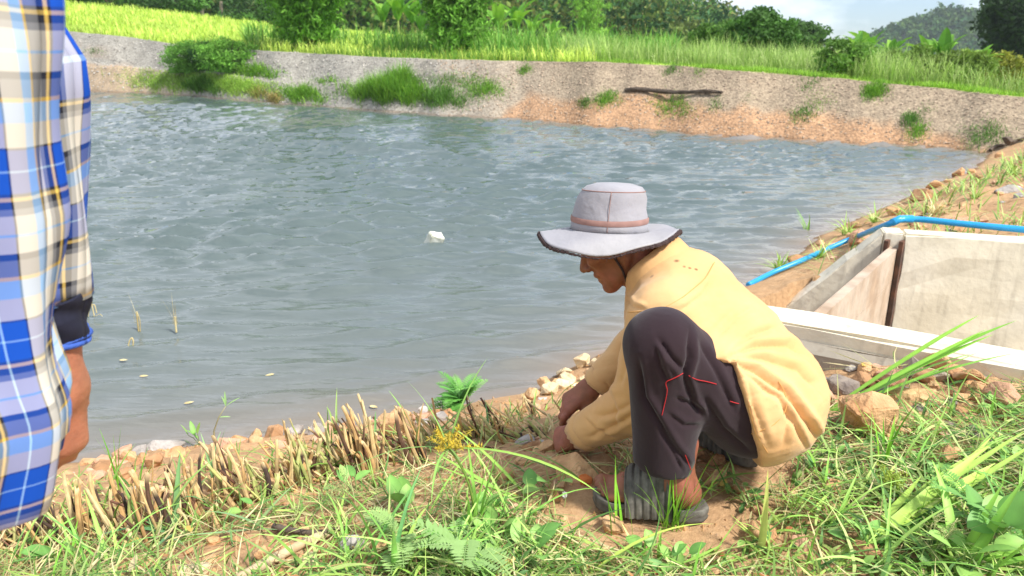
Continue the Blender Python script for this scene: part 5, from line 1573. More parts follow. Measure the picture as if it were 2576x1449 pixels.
for a in [
    (415, 1112, 92, 'grey', 2, 'pale grey flat slab at the water edge on the left', 0.3, (0.25, 0.1)), (350, 1132, 52, 'grey', 1, 'grey stone left of the flat grey slab', 1.0), (288, 1162, 62, 'pink', 9, 'pinkish stone at the water edge near the checked shirt', 0.4),
    (250, 1178, 66, 'brown', 4, 'brown angular slab by the water, right beside the checked shirt', 2.0), (600, 1088, 52, 'tan', 0, 'tan block by the water in the left part', 0.7), (575, 1112, 84, 'pink', 2, 'pinkish flat slab under the tan block', 0.1), (688, 1090, 56, 'brown', 5, 'grey brown stone on the shore left of centre', 1.3),
    (640, 1100, 40, 'tan', 3, 'small tan stone between the slab and the grey brown stone', 2.2), (745, 1085, 46, 'grey', 1, 'light flat stone on the shore left of centre', 0.5), (330, 1215, 34, 'tan', 7, 'small round stone in the soil behind the slips at left', 0.2),
    (690, 1200, 52, 'brown', 3, 'brown stone in the soil behind the slips left of centre', 0.9), (803, 1200, 56, 'tan', 7, 'rounded tan stone among the slips left of centre', 0.2), (985, 1090, 78, 'tan', 10, 'large tan block standing among the slips in the middle', 0.5, (0.2, 0.3), 0.15), (870, 1080, 40, 'tan', 5, 'tan stone on the shore behind the slips in the middle', 1.7),
    (1060, 1050, 52, 'pink', 9, 'flat pinkish stone below the feathery plant', 0.8), (1120, 1042, 40, 'tan', 0, 'tan stone right below the feathery plant', 2.8),
    (1384, 984, 54, 'pale', 1, 'pale stone in the shore cluster, the one nearest the water left of the hands', 0.2, (0, 0), 0.12), (1420, 936, 44, 'pale', 0, 'pale block in the shore cluster, upper left', 0.9, (0, 0), 0.12), (1462, 922, 44, 'pale', 10, 'tall pale block at the top of the shore cluster', 1.4, (0.1, 0.2), 0.1), (1430, 958, 40, 'pale', 5, 'pale stone in the middle of the shore cluster', 2.0, (0, 0), 0.15), (1396, 962, 26, 'tan', 7, 'small tan stone at the left of the shore cluster', 0.5), (1478, 950, 44, 'pale', 4, 'flat pale stone on the right of the shore cluster', 0.1), (1415, 968, 40, 'pale', 8, 'light stone in the front of the shore cluster', 1.0), (1520, 918, 30, 'pale', 3, 'lone pale stone at the shore touching the far sleeve', 0.4),
    (1448, 1200, 130, 'tan', 6, 'long flat wedge of tan stone in front of the sandal', -0.75, (0.35, 0.25), 0.1), (1474, 1214, 38, 'orange', 8, 'small orange stone between the wedge and the sandal', 0.6), (1402, 1165, 56, 'tan', 4, 'tan stone just below the crouching person hands', 1.1), (1545, 1330, 62, 'tan', 8, 'tan stone in the grass below the sandal toes', 0.3),
    (1800, 1222, 74, 'tan', 7, 'rounded tan stone behind the heel of the near sandal', 0.4, (0, 0), 0.15), (1745, 1150, 44, 'brown', 3, 'brown stone under the trouser leg beside the far sandal', 1.9), (1800, 1165, 44, 'brown', 5, 'brown stone between the two sandals', 0.2), (1565, 1100, 60, 'brown', 4, 'brown stone under the near forearm', 0.9),
    (2168, 1085, 140, 'tan', 10, 'biggest tan boulder on the right, in the grass behind the shirt tail', 0.4, (0.1, 0.1), 0.12), (2108, 1072, 44, 'brown', 3, 'brown stone against the left side of the big boulder', 0.2), (2122, 1112, 52, 'brown', 0, 'brown stone below the left side of the big boulder', 1.2), (2083, 1098, 34, 'brown', 5, 'small brown stone touching the shirt tail', 2.2), (2232, 1115, 44, 'tan', 7, 'tan stone right of the big boulder', 0.8),
    (2120, 990, 86, 'dark', 8, 'dark rough stone with a pale edge behind the shirt', 0.6), (2285, 1005, 130, 'tan', 2, 'wide flat tan rock in the rubble near the sluice', -0.2, (0.1, -0.15)), (2436, 958, 78, 'brown', 0, 'squarish brown stone in the rubble at right', 0.5, (0.1, 0.1), 0.12), (2500, 992, 62, 'tan', 1, 'flat tan stone in the rubble right of the squarish one', 1.1), (2250, 940, 56, 'pink', 9, 'flat pinkish stone below the sluice wall', 0.2), (2380, 905, 46, 'pink', 4, 'pinkish stone against the sluice wall', 0.9), (2140, 930, 40, 'grey', 5, 'greyish stone beside the shirt back under the wall', 0.3), (2320, 960, 50, 'brown', 8, 'brown stone in the middle of the rubble', 2.1), (2190, 955, 44, 'tan', 3, 'tan stone in the rubble left part', 1.4), (2420, 1000, 56, 'tan', 9, 'flat tan stone before the squarish brown one', 0.6), (2155, 1015, 52, 'tan', 5, 'tan stone above the big boulder', 0.1),
    (2072, 1210, 56, 'grey', 0, 'pale grey stone in the grass below the shirt tail', 0.2), (668, 1402, 56, 'tan', 3, 'tan stone on bare soil at the lower left', 0.4), (725, 1385, 40, 'tan', 8, 'smaller tan stone right of the one on bare soil', 1.3), (640, 1370, 34, 'tan', 0, 'little tan clod above the stone on bare soil', 2.0), (345, 1428, 100, 'tan', 2, 'flat tan slab at the bottom edge lower left', 0.1, (0.1, 0)), (490, 1438, 84, 'pale', 9, 'pale flat stone at the bottom edge beside the bare soil', 0.5), (885, 1385, 62, 'grey', 10, 'rough grey stone at the end of the pale cane', 0.7, (0, 0), 0.15), (935, 1345, 60, 'tan', 4, 'tan stone half covered by grass above the grey one', 0.2), (775, 1420, 60, 'pale', 1, 'pale stone under the lying cane', 0.9),
    (2352, 472, 44, 'tan', 0, 'tan boulder on the right shore beyond the sluice', 0.3), (2320, 502, 60, 'brown', 5, 'brown boulder on the right shore beyond the sluice', 1.0), (2535, 484, 66, 'grey', 4, 'grey slab in the grass at the right edge beyond the pipe', 0.2), (2410, 440, 34, 'tan', 3, 'small stone on the right shore, farthest', 0.7), (2245, 540, 36, 'tan', 8, 'stone on the shore just beyond the pipe elbow', 0.6), (2225, 620, 28, 'pale', 3, 'pale stone between the pipe and the far wing wall', 0.4)]:
    rock(*a[:6], rz=a[6], tilt=a[7] if len(a) > 7 else (0, 0), sink=a[8] if len(a) > 8 else 0.22)

rng = np.random.default_rng(9)
LOOSE = []; SCAT = {}
def scatter_rocks(n, poly_fn, smin, smax, mats, label, group):
    k = 0; tries = 0
    while k < n and tries < n * 60:
        tries += 1
        x, y = poly_fn()
        z = float(near_z(x, y))
        if z < -0.06: continue
        s = smin + (smax - smin) * rng.random() ** 2.2
        mt = mats[rng.integers(len(mats))]; q = (s - smin) / (smax - smin)
        if q < 0.42:                                          # too small to pick apart singly
            V, F = RS[int(rng.integers(12))]; c_, s_ = math.cos(q * 40), math.sin(q * 40)
            W = V @ np.array([[c_, s_, 0], [-s_, c_, 0], [0, 0, 1]]) * s + np.array([x, y, z + s * 0.2]); LOOSE.append((W, F, np.tile(np.array(LOOSE_COL[mt]), (len(W), 1)))); k += 1; continue
        o = rock(0, 0, 0, mt, int(rng.integers(12)), 'stone', rz=rng.uniform(0, 6.28), tilt=(rng.normal(0, 0.2), rng.normal(0, 0.2)), sink=0.25, group=group, pos=np.array([x, y, z]), size=s); k += 1; SCAT.setdefault((dict(pink='pinkish').get(mt, mt), label), []).append(o)
def shore_pt(s0, s1, d0, d1):
    def f():
        t = rng.uniform(s0, s1); i = int(t); a, b = SHORE[i], SHORE[i + 1]; p = a + (b - a) * (t - i); d = (b - a) / np.linalg.norm(b - a); n = np.array([d[1], -d[0]])
        return p + n * rng.uniform(d0, d1)
    return f
scatter_rocks(130, shore_pt(1.75, 4.2, 0.02, 1.15), 0.010, 0.05, ['tan', 'pink', 'brown', 'grey', 'tan'], 'between the planted slips and the water', 'stones on the slope below the slips')
scatter_rocks(36, shore_pt(4.0, 5.3, 0.02, 0.55), 0.010, 0.04, ['pale', 'tan', 'pale'], 'on the shore behind the hands', 'small stones of the strip of shore')
scatter_rocks(130, lambda: (rng.uniform(0.85, 1.85), rng.uniform(1.68, 2.55)), 0.010, 0.055, ['tan', 'brown', 'pink', 'tan', 'dark'], 'between shirt back and sluice wall', 'rubble before the sluice')
scatter_rocks(70, shore_pt(6.1, 8.6, 0.02, 1.3), 0.02, 0.085, ['tan', 'brown', 'pink', 'tan'], 'along the right shore beyond the pipe', 'rubble of the right shore')
scatter_rocks(40, lambda: (rng.uniform(2.4, 4.6), rng.uniform(4.4, 6.2)), 0.02, 0.07, ['pink', 'tan', 'brown', 'grey'], 'on the ground behind the sluice', 'stones beyond the pipe')
scatter_rocks(26, lambda: (rng.uniform(-0.75, -0.25), rng.uniform(1.28, 1.5)), 0.008, 0.026, ['tan', 'brown', 'tan'], 'on the bare soil at lower left', 'clods on the bare soil')

def foot_pt():
    while True:
        x, y = rng.uniform(-0.08, 0.85), rng.uniform(1.28, 2.0); ok = True
        for h_, t_ in ((sL_h, sL_t), (sR_h, sR_t)):
            dd = (t_ - h_)[:2]; t = min(1, max(0, ((x - h_[0]) * dd[0] + (y - h_[1]) * dd[1]) / (dd @ dd)))
            ok = ok and math.hypot(x - h_[0] - t * dd[0], y - h_[1] - t * dd[1]) > 0.085
        if ok: return x, y
scatter_rocks(110, foot_pt, 0.006, 0.034, ['tan', 'brown', 'tan', 'pink'], 'on the trodden soil round the sandals', 'stones round the sandals')
ORD = 'first second third fourth fifth sixth seventh eighth ninth tenth eleventh twelfth thirteenth fourteenth fifteenth sixteenth seventeenth eighteenth nineteenth twentieth'.split()
for (colr, place), obs in SCAT.items():
    obs.sort(key=lambda o: float(proj(np.array(o.location))[0]))
    for i, o in enumerate(obs):
        if len(obs) == 1: o['label'] = f'the only loose {colr} stone {place}'
        else: o['label'] = (f'{ORD[i]} from left of the loose {colr} stones {place}' if i < 20 else f'rightmost of the loose {colr} stones {place}')
V, F, C = join(LOOSE)
tag(mk('loose_stones', V, F, mat_plain('small_stone', attr=True, var=0.3, scale=60, rough=0.92, bump=0.5, bscale=90, bdist=0.004), col=C), 'small loose stones lying all over the near bank', 'stones', kind='stuff')

# crumbs of soil: too many to count
def crumbs():
    r = np.random.default_rng(12); n = 26000
    x = r.uniform(-1.6, 2.6, n); y = r.uniform(1.15, 3.9, n); d = shore_dist(x, y)
    ok = (d > 0.0) & (r.random(n) < np.clip(0.35 + 2.2 * fbm(x * 3, y * 3, 3, 8), 0.05, 1)); x, y = x[ok], y[ok]; n = len(x)
    z = near_z(x, y); ok = z > -0.05; x, y, z = x[ok], y[ok], z[ok]; n = len(x)
    s = 0.0025 + 0.011 * r.random(n) ** 3.5
    o = np.array([[1, 0, -.2], [0, 1, -.2], [-1, 0, -.2], [0, -1, -.2], [0, 0, 0.9]], float)
    V = np.stack([x, y, z], 1)[:, None] + o[None] * s[:, None, None] * r.uniform(0.6, 1.3, (n, 5, 1)) + r.normal(0, 1, (n, 5, 3)) * s[:, None, None] * 0.2
    f = np.array([[0, 1, 4], [1, 2, 4], [2, 3, 4], [3, 0, 4]]); F = (f[None] + (np.arange(n) * 5)[:, None, None]).reshape(-1, 3)
    c = np.array([lin(178, 134, 90), lin(196, 156, 110), lin(150, 110, 72), lin(170, 140, 110)])[r.integers(0, 4, n)] * r.uniform(0.8, 1.2, (n, 1))
    tag(mk('soil_crumbs', V.reshape(-1, 3), F, mat_plain('crumbs', attr=True, var=0.2, scale=200, rough=0.95), col=np.repeat(c, 5, 0)), 'loose crumbs and grit on the clay bank', 'soil', kind='stuff')
crumbs()

# ================================================================== planted slips (cut grass stems)
M['straw'] = mat_plain('cut_stem', attr=True, var=0.22, scale=60, rough=0.75, spec=0.2)
M['blade'] = mat_plain('green_blade', attr=True, var=0.10, scale=30, rough=0.5, trans=0.22, spec=0.35)
M['root'] = mat_plain('dry_roots', base=lin(112, 80, 56), var=0.3, rough=0.95)
STRAW = [lin(206, 176, 122), lin(190, 152, 100), lin(214, 190, 140), lin(168, 126, 84), lin(196, 184, 116)]
DARKST = [lin(94, 70, 54), lin(112, 78, 60), lin(74, 60, 52), lin(138, 100, 70)]
GREENST = [lin(178, 180, 108), lin(194, 192, 126), lin(160, 166, 96)]
def slip(ub, vb, ut, vt, n, mix, label, seed, rad=0.0050):
    r = np.random.default_rng(seed)
    b = ground_at(ub, vb); b[2] -= 0.012
    t = at(ut, vt, Y=b[1] + 0.02 + 0.04 * r.random())
    root = empty('grass_slip', b); tag(root, label, 'grass slip', 'cut grass slips planted along the bank crest')
    ax = t - b
    for k in range(n):
        o0 = np.array([r.normal(0, 0.013), r.normal(0, 0.010), r.uniform(-0.01, 0.006)])
        L = r.uniform(0.35, 1.06) if k else 1.0
        e = ax * L + np.array([r.normal(0, 0.030), r.normal(0, 0.016), r.normal(0, 0.008)])
        s = np.linspace(0, 1, 8)
        mid = r.normal(0, 0.008, 3)
        p = o0 + e * s[:, None] + mid * (s * (1 - s) * 4)[:, None]
        rr = rad * r.uniform(0.35, 1.4) * (1.15 - 0.35 * s); rr[3] *= 1.14
        V, F = tube(p, rr, 7)
        jag = r.uniform(-0.012, 0.004, 7); V[49:56] += jag[:, None] * (e / np.linalg.norm(e)); V[57] -= 0.006 * e / np.linalg.norm(e)
        pick = r.random()
        c0 = np.array((STRAW, DARKST, GREENST)[0 if pick < mix[0] else (1 if pick < mix[0] + mix[1] else 2)][r.integers(3)])
        cb = np.array(DARKST[r.integers(4)])
        sv = np.concatenate([np.repeat(s, 7), [0, 1]])
        w = np.clip(1 - sv * r.uniform(1.1, 3.0), 0, 1)[:, None] * 0.5
        C = c0 * (1 - w) + cb * w
        C = np.where((sv > 0.985)[:, None], np.array(lin(206, 180, 134)), C)
        C[24:28] *= 0.7
        mk('stem', V, F, M['straw'], root, col=C, smooth=False)
    m = 26
    V, F, sv, ix = ribbons(np.array([[0, 0, 0.004]]) + r.normal(0, 0.016, (m, 3)) * np.array([1, 1, 0.3]), r.uniform(0, 6.28, m), r.uniform(0.02, 0.06, m), 0.0022, r.uniform(0.7, 1.6, m), 0.5, segs=3)
    o = mk('roots', V, F, M['root'], root); o['kind'] = 'stuff'
    if r.random() < 0.6:
        for _ in range(r.integers(1, 3)):
            V, F, sv, ix = ribbons(np.array([ax * r.uniform(0.1, 0.5)]), r.uniform(0, 6.28), r.uniform(0.09, 0.2), r.uniform(0.005, 0.010), r.uniform(0.2, 0.8), r.uniform(0.5, 1.8), segs=7, fold=0.25)
            mk('leaf_blade', V, F, M['blade'], root, col=np.array([lin(122, 160, 70), lin(146, 176, 92), lin(104, 148, 84)][r.integers(3)])[None] * (0.85 + 0.3 * sv)[:, None])
A_, D_, G_ = (0.75, 0.2), (0.3, 0.65), (0.25, 0.1)
px = lambda cx, cy: (cx * 0.3663, 943.6 + cy * 0.3663)
py = lambda cx, cy: (849 + cx * 0.3881, 887 + cy * 0.3881)
SL = [
    (px(60, 1190), px(30, 1080), 3, A_, 'brown stems just below the shirt hem, leftmost slip'), (px(160, 1190), px(115, 1040), 4, A_, 'second slip from the left, thick tan stems below the shirt'), (px(300, 1160), px(250, 900), 3, D_, 'slip with a dark tall stem beside a broad green leaf at left'), (px(430, 1060), px(355, 770), 3, (0.95, 0.0), 'pale whitish leaning stems right of the shirt hem'),
    (px(480, 1130), px(465, 730), 3, D_, 'slip with dark upright stem and yellow base at left'), (px(590, 1180), px(500, 690), 4, (0.8, 0.1), 'slip with a long flat orange tan stem at left'), (px(760, 1060), px(580, 730), 3, A_, 'thin long stem slip leaning left, above bare soil'), (px(815, 1100), px(630, 680), 3, A_, 'long straight stem slip leaning left'), (px(840, 1270), px(790, 1120), 4, A_, 'short dry slip low down beside the flat slab'),
    (px(985, 1190), px(955, 740), 2, (0.4, 0.0), 'thick yellow green jointed stem slip'), (px(1060, 1000), px(1085, 570), 4, A_, 'upright bundle of tall tan stems, left of the darkest slip'), (px(1130, 1070), px(1020, 690), 4, A_, 'bundle of tan stems leaning left with a cut top'), (px(1190, 1100), px(1155, 650), 3, D_, 'dark thin stemmed slip beside the leaning bundle'), (px(1215, 1060), px(1205, 850), 2, (0.95, 0.0), 'short white stemmed slip'),
    (px(1330, 1000), px(1210, 630), 4, A_, 'slip of split tan stems leaning left'), (px(1350, 1010), px(1250, 610), 3, A_, 'pale stems leaning left next to the split ones'), (px(1420, 970), px(1370, 560), 4, A_, 'tall upright tan slip left of centre'), (px(1490, 1060), px(1480, 860), 2, (0.95, 0), 'single pale stem slip with white base'), (px(1600, 830), px(1490, 420), 3, (0.5, 0.1), 'long yellow jointed stem slip under the tall weed'), (px(1650, 860), px(1550, 560), 4, A_, 'tan jointed slip right of the tall weed'),
    (px(1700, 760), px(1600, 590), 3, G_, 'thin yellowish slip leaning left'), (px(1750, 900), px(1675, 470), 3, (0.8, 0.15), 'slip with one long pointed pale stem'), (px(1800, 860), px(1690, 560), 3, G_, 'greenish slip right of the pointed one'), (px(1960, 770), px(1925, 460), 4, A_, 'slip of mixed stems left of the wide flat one'), (px(2030, 700), px(2015, 370), 3, (0.9, 0.0), 'slip with a wide flat orange stem'), (px(2090, 740), px(2060, 400), 4, G_, 'pale green stem bundle left of the thick bundle'), (px(2140, 740), px(2090, 420), 4, A_, 'tan slip right of the pale green bundle'),
    (px(2300, 690), px(2160, 290), 6, G_, 'green cut stems leaning far left before the thick bundle'), (px(2390, 640), px(2230, 275), 6, A_, 'thick bundle of jointed stems in the middle, largest of all'), (px(2460, 660), px(2330, 270), 6, D_, 'dark based bundle right behind the largest one'), (px(2520, 640), px(2400, 240), 6, A_, 'pale split stems right of the largest bundle'), (py(200, 790), py(70, 380), 5, (0.9, 0.1), 'long pale stems leaning left, right of the thick bundle'), (py(270, 740), py(150, 330), 5, A_, 'tall pale stem slip with a grey stone to its right'),
    (py(545, 725), py(440, 350), 5, D_, 'dark brown upright bundle in the middle, left of the yellow flower'), (py(600, 560), py(490, 430), 5, G_, 'green cut stems behind the yellow flower'), (py(720, 560), py(590, 400), 5, G_, 'green stems leaning left under the feathery plant'), (py(900, 540), py(740, 380), 6, G_, 'pale green stem bundle leaning left, right of the flower'), (py(1000, 560), py(860, 420), 6, G_, 'second pale green bundle right of the flower'), (py(1100, 580), py(930, 440), 6, G_, 'third pale green bundle right of the flower'), (py(1180, 560), py(1060, 440), 5, D_, 'brown and green slip left of the standing dark stick'),
    (py(1270, 420), py(1240, 268), 3, (0.3, 0.7), 'short dark stick like slip standing before the hands'), (py(1330, 545), py(1280, 430), 4, G_, 'yellow green stem slip by the hands'), (py(1390, 560), py(1270, 400), 6, D_, 'dark bundle being pressed into the soil by the near hand'), (py(1470, 420), py(1290, 250), 1, (0.95, 0.0), 'single long dry stem held in the far hand')]
for i, (b, t, n, mix, lab) in enumerate(SL):
    slip(*b, *t, n + (3 if n > 2 else 1), mix, lab if 'slip' in lab or 'bundle' in lab or 'stem' in lab else lab + ' slip', 500 + i)

# loose cut stalks lying and leaning all along the planted row
def stalks():
    r = np.random.default_rng(590); parts = []
    row = np.array([ground_at(u, v) for u, v in ((-120, 1400), (60, 1375), (300, 1340), (520, 1300), (760, 1215), (950, 1150), (1150, 1110), (1330, 1085))])
    for k in range(420):
        t = r.uniform(0, len(row) - 1.001); i = int(t); p = row[i] + (row[i + 1] - row[i]) * (t - i)
        x, y = p[0] + r.normal(0, 0.02), p[1] + r.normal(0, 0.055); b = np.array([x, y, float(near_z(x, y)) - 0.004])
        L = r.uniform(0.04, 0.17); th = min(1.5, abs(r.normal(0.95, 0.45))); a = math.pi + r.normal(-0.2, 0.9)
        d = np.array([math.sin(th) * math.cos(a), math.sin(th) * math.sin(a) * 0.5, math.cos(th)]) * L
        s = np.linspace(0, 1, 4); P = b + d * s[:, None] + r.normal(0, 0.003, (4, 3)); rad = r.uniform(0.0012, 0.0042)
        V, F = tube(P, rad * np.array([1.1, 1.0, 0.95, 0.8]), 5); q = r.random()
        c = np.array((STRAW if q < 0.6 else (DARKST if q < 0.75 else GREENST))[r.integers(3)]) * r.uniform(0.8, 1.2)
        parts.append((V, F, np.tile(c, (len(V), 1))))
    V, F, C = join(parts); tag(mk('loose_stalks', V, F, M['straw'], col=C, smooth=True), 'loose dry stalks and cut stubble all along the planted row', 'stalks', kind='stuff')
stalks()

# ================================================================== ground cover of the foreground
def bare(x, y):
    """How bare the soil is: the trodden place, the rubble, the patch at lower left."""
    m = np.zeros_like(x)
    for (u, v, rx, ry) in ((640, 1395, 0.26, 0.10), (250, 1330, 0.22, 0.05), (1330, 1150, 0.20, 0.09), (1450, 1170, 0.16, 0.10), (760, 1250, 0.10, 0.04), (1700, 1180, 0.18, 0.11), (450, 1230, 0.25, 0.05), (2250, 975, 0.42, 0.26), (1630, 1315, 0.30, 0.16), (1850, 1170, 0.19, 0.11)):
        p = ground_at(u, v); m = np.maximum(m, np.exp(-(((x - p[0]) / rx) ** 2 + ((y - p[1]) / ry) ** 2) ** 1.5))
    return m
def cover_pts(n, seed, d0=1.22, d1=1.55, xr=(-1.7, 2.5), yr=(1.12, 3.0), clump=2.2, right=True, cs=3.0):
    r = np.random.default_rng(seed)
    x = r.uniform(*xr, n); y = r.uniform(*yr, n); d = shore_dist(x, y)
    k = sstep(d0, d1, d) * (1 - 0.93 * bare(x, y)) * np.clip(0.62 + clump * fbm(x * cs, y * cs, 3, seed), 0.03, 1)
    # keep clear of the sluice
    dn = (NW_B - NW_A) / np.linalg.norm(NW_B - NW_A); s = (x - NW_A[0]) * -dn[1] + (y - NW_A[1]) * dn[0]
    k = k * sstep(-0.22, -0.30, s)
    ok = r.random(n) < k; x, y = x[ok], y[ok]
    return np.stack([x, y, near_z(x, y)], 1), r
def colour(cols, ix, n, r, sv, amt=0.25, tip=0.3):
    base = np.array(cols)[r.integers(0, len(cols), n)] * r.uniform(1 - amt, 1 + amt, (n, 1))
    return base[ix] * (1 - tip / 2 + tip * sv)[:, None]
LG = [lin(172, 202, 100), lin(154, 188, 88), lin(188, 208, 122), lin(140, 178, 80)]
MG = [lin(106, 146, 66), lin(128, 164, 80), lin(88, 128, 60), lin(148, 172, 98)]
VGx = [lin(128, 184, 66), lin(146, 196, 78)]
ST = [lin(212, 204, 148), lin(220, 208, 158), lin(190, 194, 126), lin(200, 184, 134), lin(174, 186, 112)]
def stuff(name, b, r, label, L, W, t0, t1, bend, cols, segs=5, prof='grass', fold=0.0, lift=0.0, twist=0.6, cat='grass', amt=0.25, side=0.5, mat='blade'):
    n = len(b); b = b.copy(); b[:, 2] += r.uniform(0, 1, n) * lift
    V, F, sv, ix = ribbons(b, r.uniform(0, 6.28, n), r.uniform(*L, n), r.uniform(*W, n), r.uniform(t0, t1, n), r.uniform(*bend, n), segs=segs, prof=prof, fold=fold, twist=r.normal(0, twist, n), side=r.normal(0, side, n))
    # nothing grows or lies on the trodden ground right round the sandals
    near = np.zeros(len(V), bool)
    for (h_, t_) in ((sL_h, sL_t), (sR_h, sR_t)):
        dd = (t_ - h_)[:2]; tt = np.clip(((V[:, :2] - h_[:2]) @ dd) / (dd @ dd), 0, 1)
        ex = V[:, :2] - h_[:2] - tt[:, None] * dd
        near |= np.hypot(ex[:, 0], ex[:, 1] * np.where(ex[:, 1] < 0, 0.62, 1.0)) < 0.075
    drop = np.zeros(n, bool); drop[ix[near]] = True
    F = F[~drop[ix[F[:, 0]]]]
    # clippings rest on the soil instead of sinking into it
    g = near_z(V[:, 0], V[:, 1]); V[:, 2] = np.maximum(V[:, 2], g + 0.002)
    return tag(mk(name, V, F, M[mat], col=colour(cols, ix, n, r, sv, amt)), label, cat, kind='stuff')
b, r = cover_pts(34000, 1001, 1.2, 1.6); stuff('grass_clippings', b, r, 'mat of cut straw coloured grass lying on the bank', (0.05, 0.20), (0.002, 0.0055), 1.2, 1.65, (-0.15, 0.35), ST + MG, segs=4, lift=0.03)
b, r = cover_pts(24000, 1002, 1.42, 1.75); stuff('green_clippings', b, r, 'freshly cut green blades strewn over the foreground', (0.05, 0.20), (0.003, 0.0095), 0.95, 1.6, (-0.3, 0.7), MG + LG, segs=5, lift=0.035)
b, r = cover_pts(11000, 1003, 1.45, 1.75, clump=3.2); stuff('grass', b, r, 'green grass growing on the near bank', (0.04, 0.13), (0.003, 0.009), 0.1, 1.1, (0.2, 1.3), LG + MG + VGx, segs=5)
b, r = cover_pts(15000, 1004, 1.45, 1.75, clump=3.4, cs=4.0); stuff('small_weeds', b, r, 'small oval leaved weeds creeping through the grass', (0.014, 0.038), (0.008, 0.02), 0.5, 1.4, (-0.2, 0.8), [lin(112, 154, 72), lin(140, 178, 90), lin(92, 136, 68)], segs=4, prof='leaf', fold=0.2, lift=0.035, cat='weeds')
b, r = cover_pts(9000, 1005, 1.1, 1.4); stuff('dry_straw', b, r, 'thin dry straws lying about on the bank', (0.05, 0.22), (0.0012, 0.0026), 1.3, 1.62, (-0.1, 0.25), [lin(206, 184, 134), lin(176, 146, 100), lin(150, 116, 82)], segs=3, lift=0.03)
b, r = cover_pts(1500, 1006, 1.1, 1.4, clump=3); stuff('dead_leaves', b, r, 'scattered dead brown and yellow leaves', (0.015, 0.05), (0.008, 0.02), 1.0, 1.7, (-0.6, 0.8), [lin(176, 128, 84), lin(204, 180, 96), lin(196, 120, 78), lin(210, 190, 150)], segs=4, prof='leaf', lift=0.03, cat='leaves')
b, r = cover_pts(9000, 1007, 0.75, 1.2, xr=(-1.7, 0.4)); stuff('slope_straw', b, r, 'dry cut grass strewn over the soil slope below the planted row', (0.04, 0.18), (0.0015, 0.005), 1.2, 1.65, (-0.1, 0.3), ST + MG, segs=4, lift=0.015)
b, r = cover_pts(5200, 1008, 0.5, 0.95, xr=(-1.7, 0.3), clump=3.5, cs=4.0); stuff('slope_weeds', b, r, 'sparse grass and weeds on the soil slope below the planted row', (0.03, 0.11), (0.003, 0.008), 0.2, 1.2, (0.2, 1.2), MG + LG, segs=5)
# right bank beyond the sluice
def right_cover(n, seed, name, label, L, W, t, cols, smin, smax, d0, d1):
    r = np.random.default_rng(seed); x = r.uniform(1.4, 11, n); y = r.uniform(3.2, 14, n); d = shore_dist(x, y)
    k = (d > d0) * (d < d1) * np.clip(0.25 + 2.6 * fbm(x * 1.3, y * 1.3, 3, seed), 0, 1)
    u, v, dep = proj(np.stack([x, y, np.full(n, 0.5)], 1)); k = k * (u < 2800)
    ins = near_z(x, y) > -0.05; ok = (r.random(n) < k) & ins; x, y = x[ok], y[ok]; m = len(x)
    b = np.stack([x, y, near_z(x, y)], 1)
    V, F, sv, ix = ribbons(b, r.uniform(0, 6.28, m), r.uniform(*L, m), r.uniform(*W, m) * np.clip(y / 4, 0.8, 2.2), r.uniform(*t, m), r.uniform(0, 1.2, m), segs=4)
    tag(mk(name, V, F, M['blade'], col=colour(cols, ix, m, r, sv)), label, 'grass', kind='stuff')
right_cover(26000, 1011, 'right_bank_grass', 'grass and weeds on the right bank beyond the sluice', (0.08, 0.26), (0.005, 0.011), (0.2, 1.4), LG + MG, 0, 0, 0.55, 6)
right_cover(12000, 1012, 'right_bank_straw', 'yellowed cut grass on the right bank beyond the sluice', (0.1, 0.35), (0.004, 0.009), (1.1, 1.6), ST + LG, 0, 0, 0.35, 6)

# ================================================================== single plants
def leaf_parts(root, specs, r, mat='blade', name='leaf_blade'):
    """specs: (az, length, width, tilt0, bend, colour, profile, base offset)"""
    for (az, L, W, t0, bd, c, prof, off) in specs:
        V, F, sv, ix = ribbons(np.array([off]), az, L, W, t0, bd, segs=10, fold=0.28, prof=prof, twist=r.normal(0, 0.25), side=r.normal(0, 0.15))
        edge = np.tile([1.0, 1.22, 1.0], 11)
        mk(name, V, F, M[mat], root, col=np.array(c)[None] * ((0.85 + 0.3 * sv) * edge)[:, None], smooth=True)
def tuft(u, v, label, n, L, W, t, bend, cols, seed, name='grass_tuft', cat='grass', az0=None, azs=None, prof='grass', group=None):
    r = np.random.default_rng(seed); p = ground_at(u, v); root = empty(name, p); tag(root, label, cat, group)
    sp = []
    for k in range(n):
        a = r.uniform(0, 6.28) if az0 is None else az0 + r.normal(0, azs)
        sp.append((a, r.uniform(*L), r.uniform(*W), r.uniform(*t), r.uniform(*bend), np.array(cols[r.integers(len(cols))]) * r.uniform(0.85, 1.15), prof, (r.normal(0, 0.012), r.normal(0, 0.012), -0.005)))
    leaf_parts(root, sp, r); return root
VG = [lin(120, 180, 50), lin(138, 192, 62), lin(100, 160, 44)]
tuft(1690, 1330, 'bright green grass tuft growing right in front of the near sandal', 34, (0.11, 0.25), (0.0035, 0.005), (0.0, 0.6), (0.0, 0.45), VG, 601)
tuft(1555, 1345, 'thin grass shoot with two stiff tips before the sandal toes', 5, (0.10, 0.19), (0.004, 0.008), (0.0, 0.4), (0.0, 0.5), VG, 602)
tuft(310, 1250, 'tall upright grass shoot against the water at left', 5, (0.16, 0.27), (0.006, 0.010), (0.0, 0.18), (0.0, 0.35), VG, 603)
tuft(355, 1215, 'jointed green shoot right of the tall upright one', 6, (0.08, 0.17), (0.005, 0.009), (0.05, 0.5), (0.1, 0.7), VG, 604)
tuft(545, 1215, 'broad blue green grass blades standing among the slips', 5, (0.12, 0.18), (0.010, 0.016), (0.0, 0.3), (0.1, 0.8), [lin(122, 164, 112), lin(140, 176, 118)], 605)
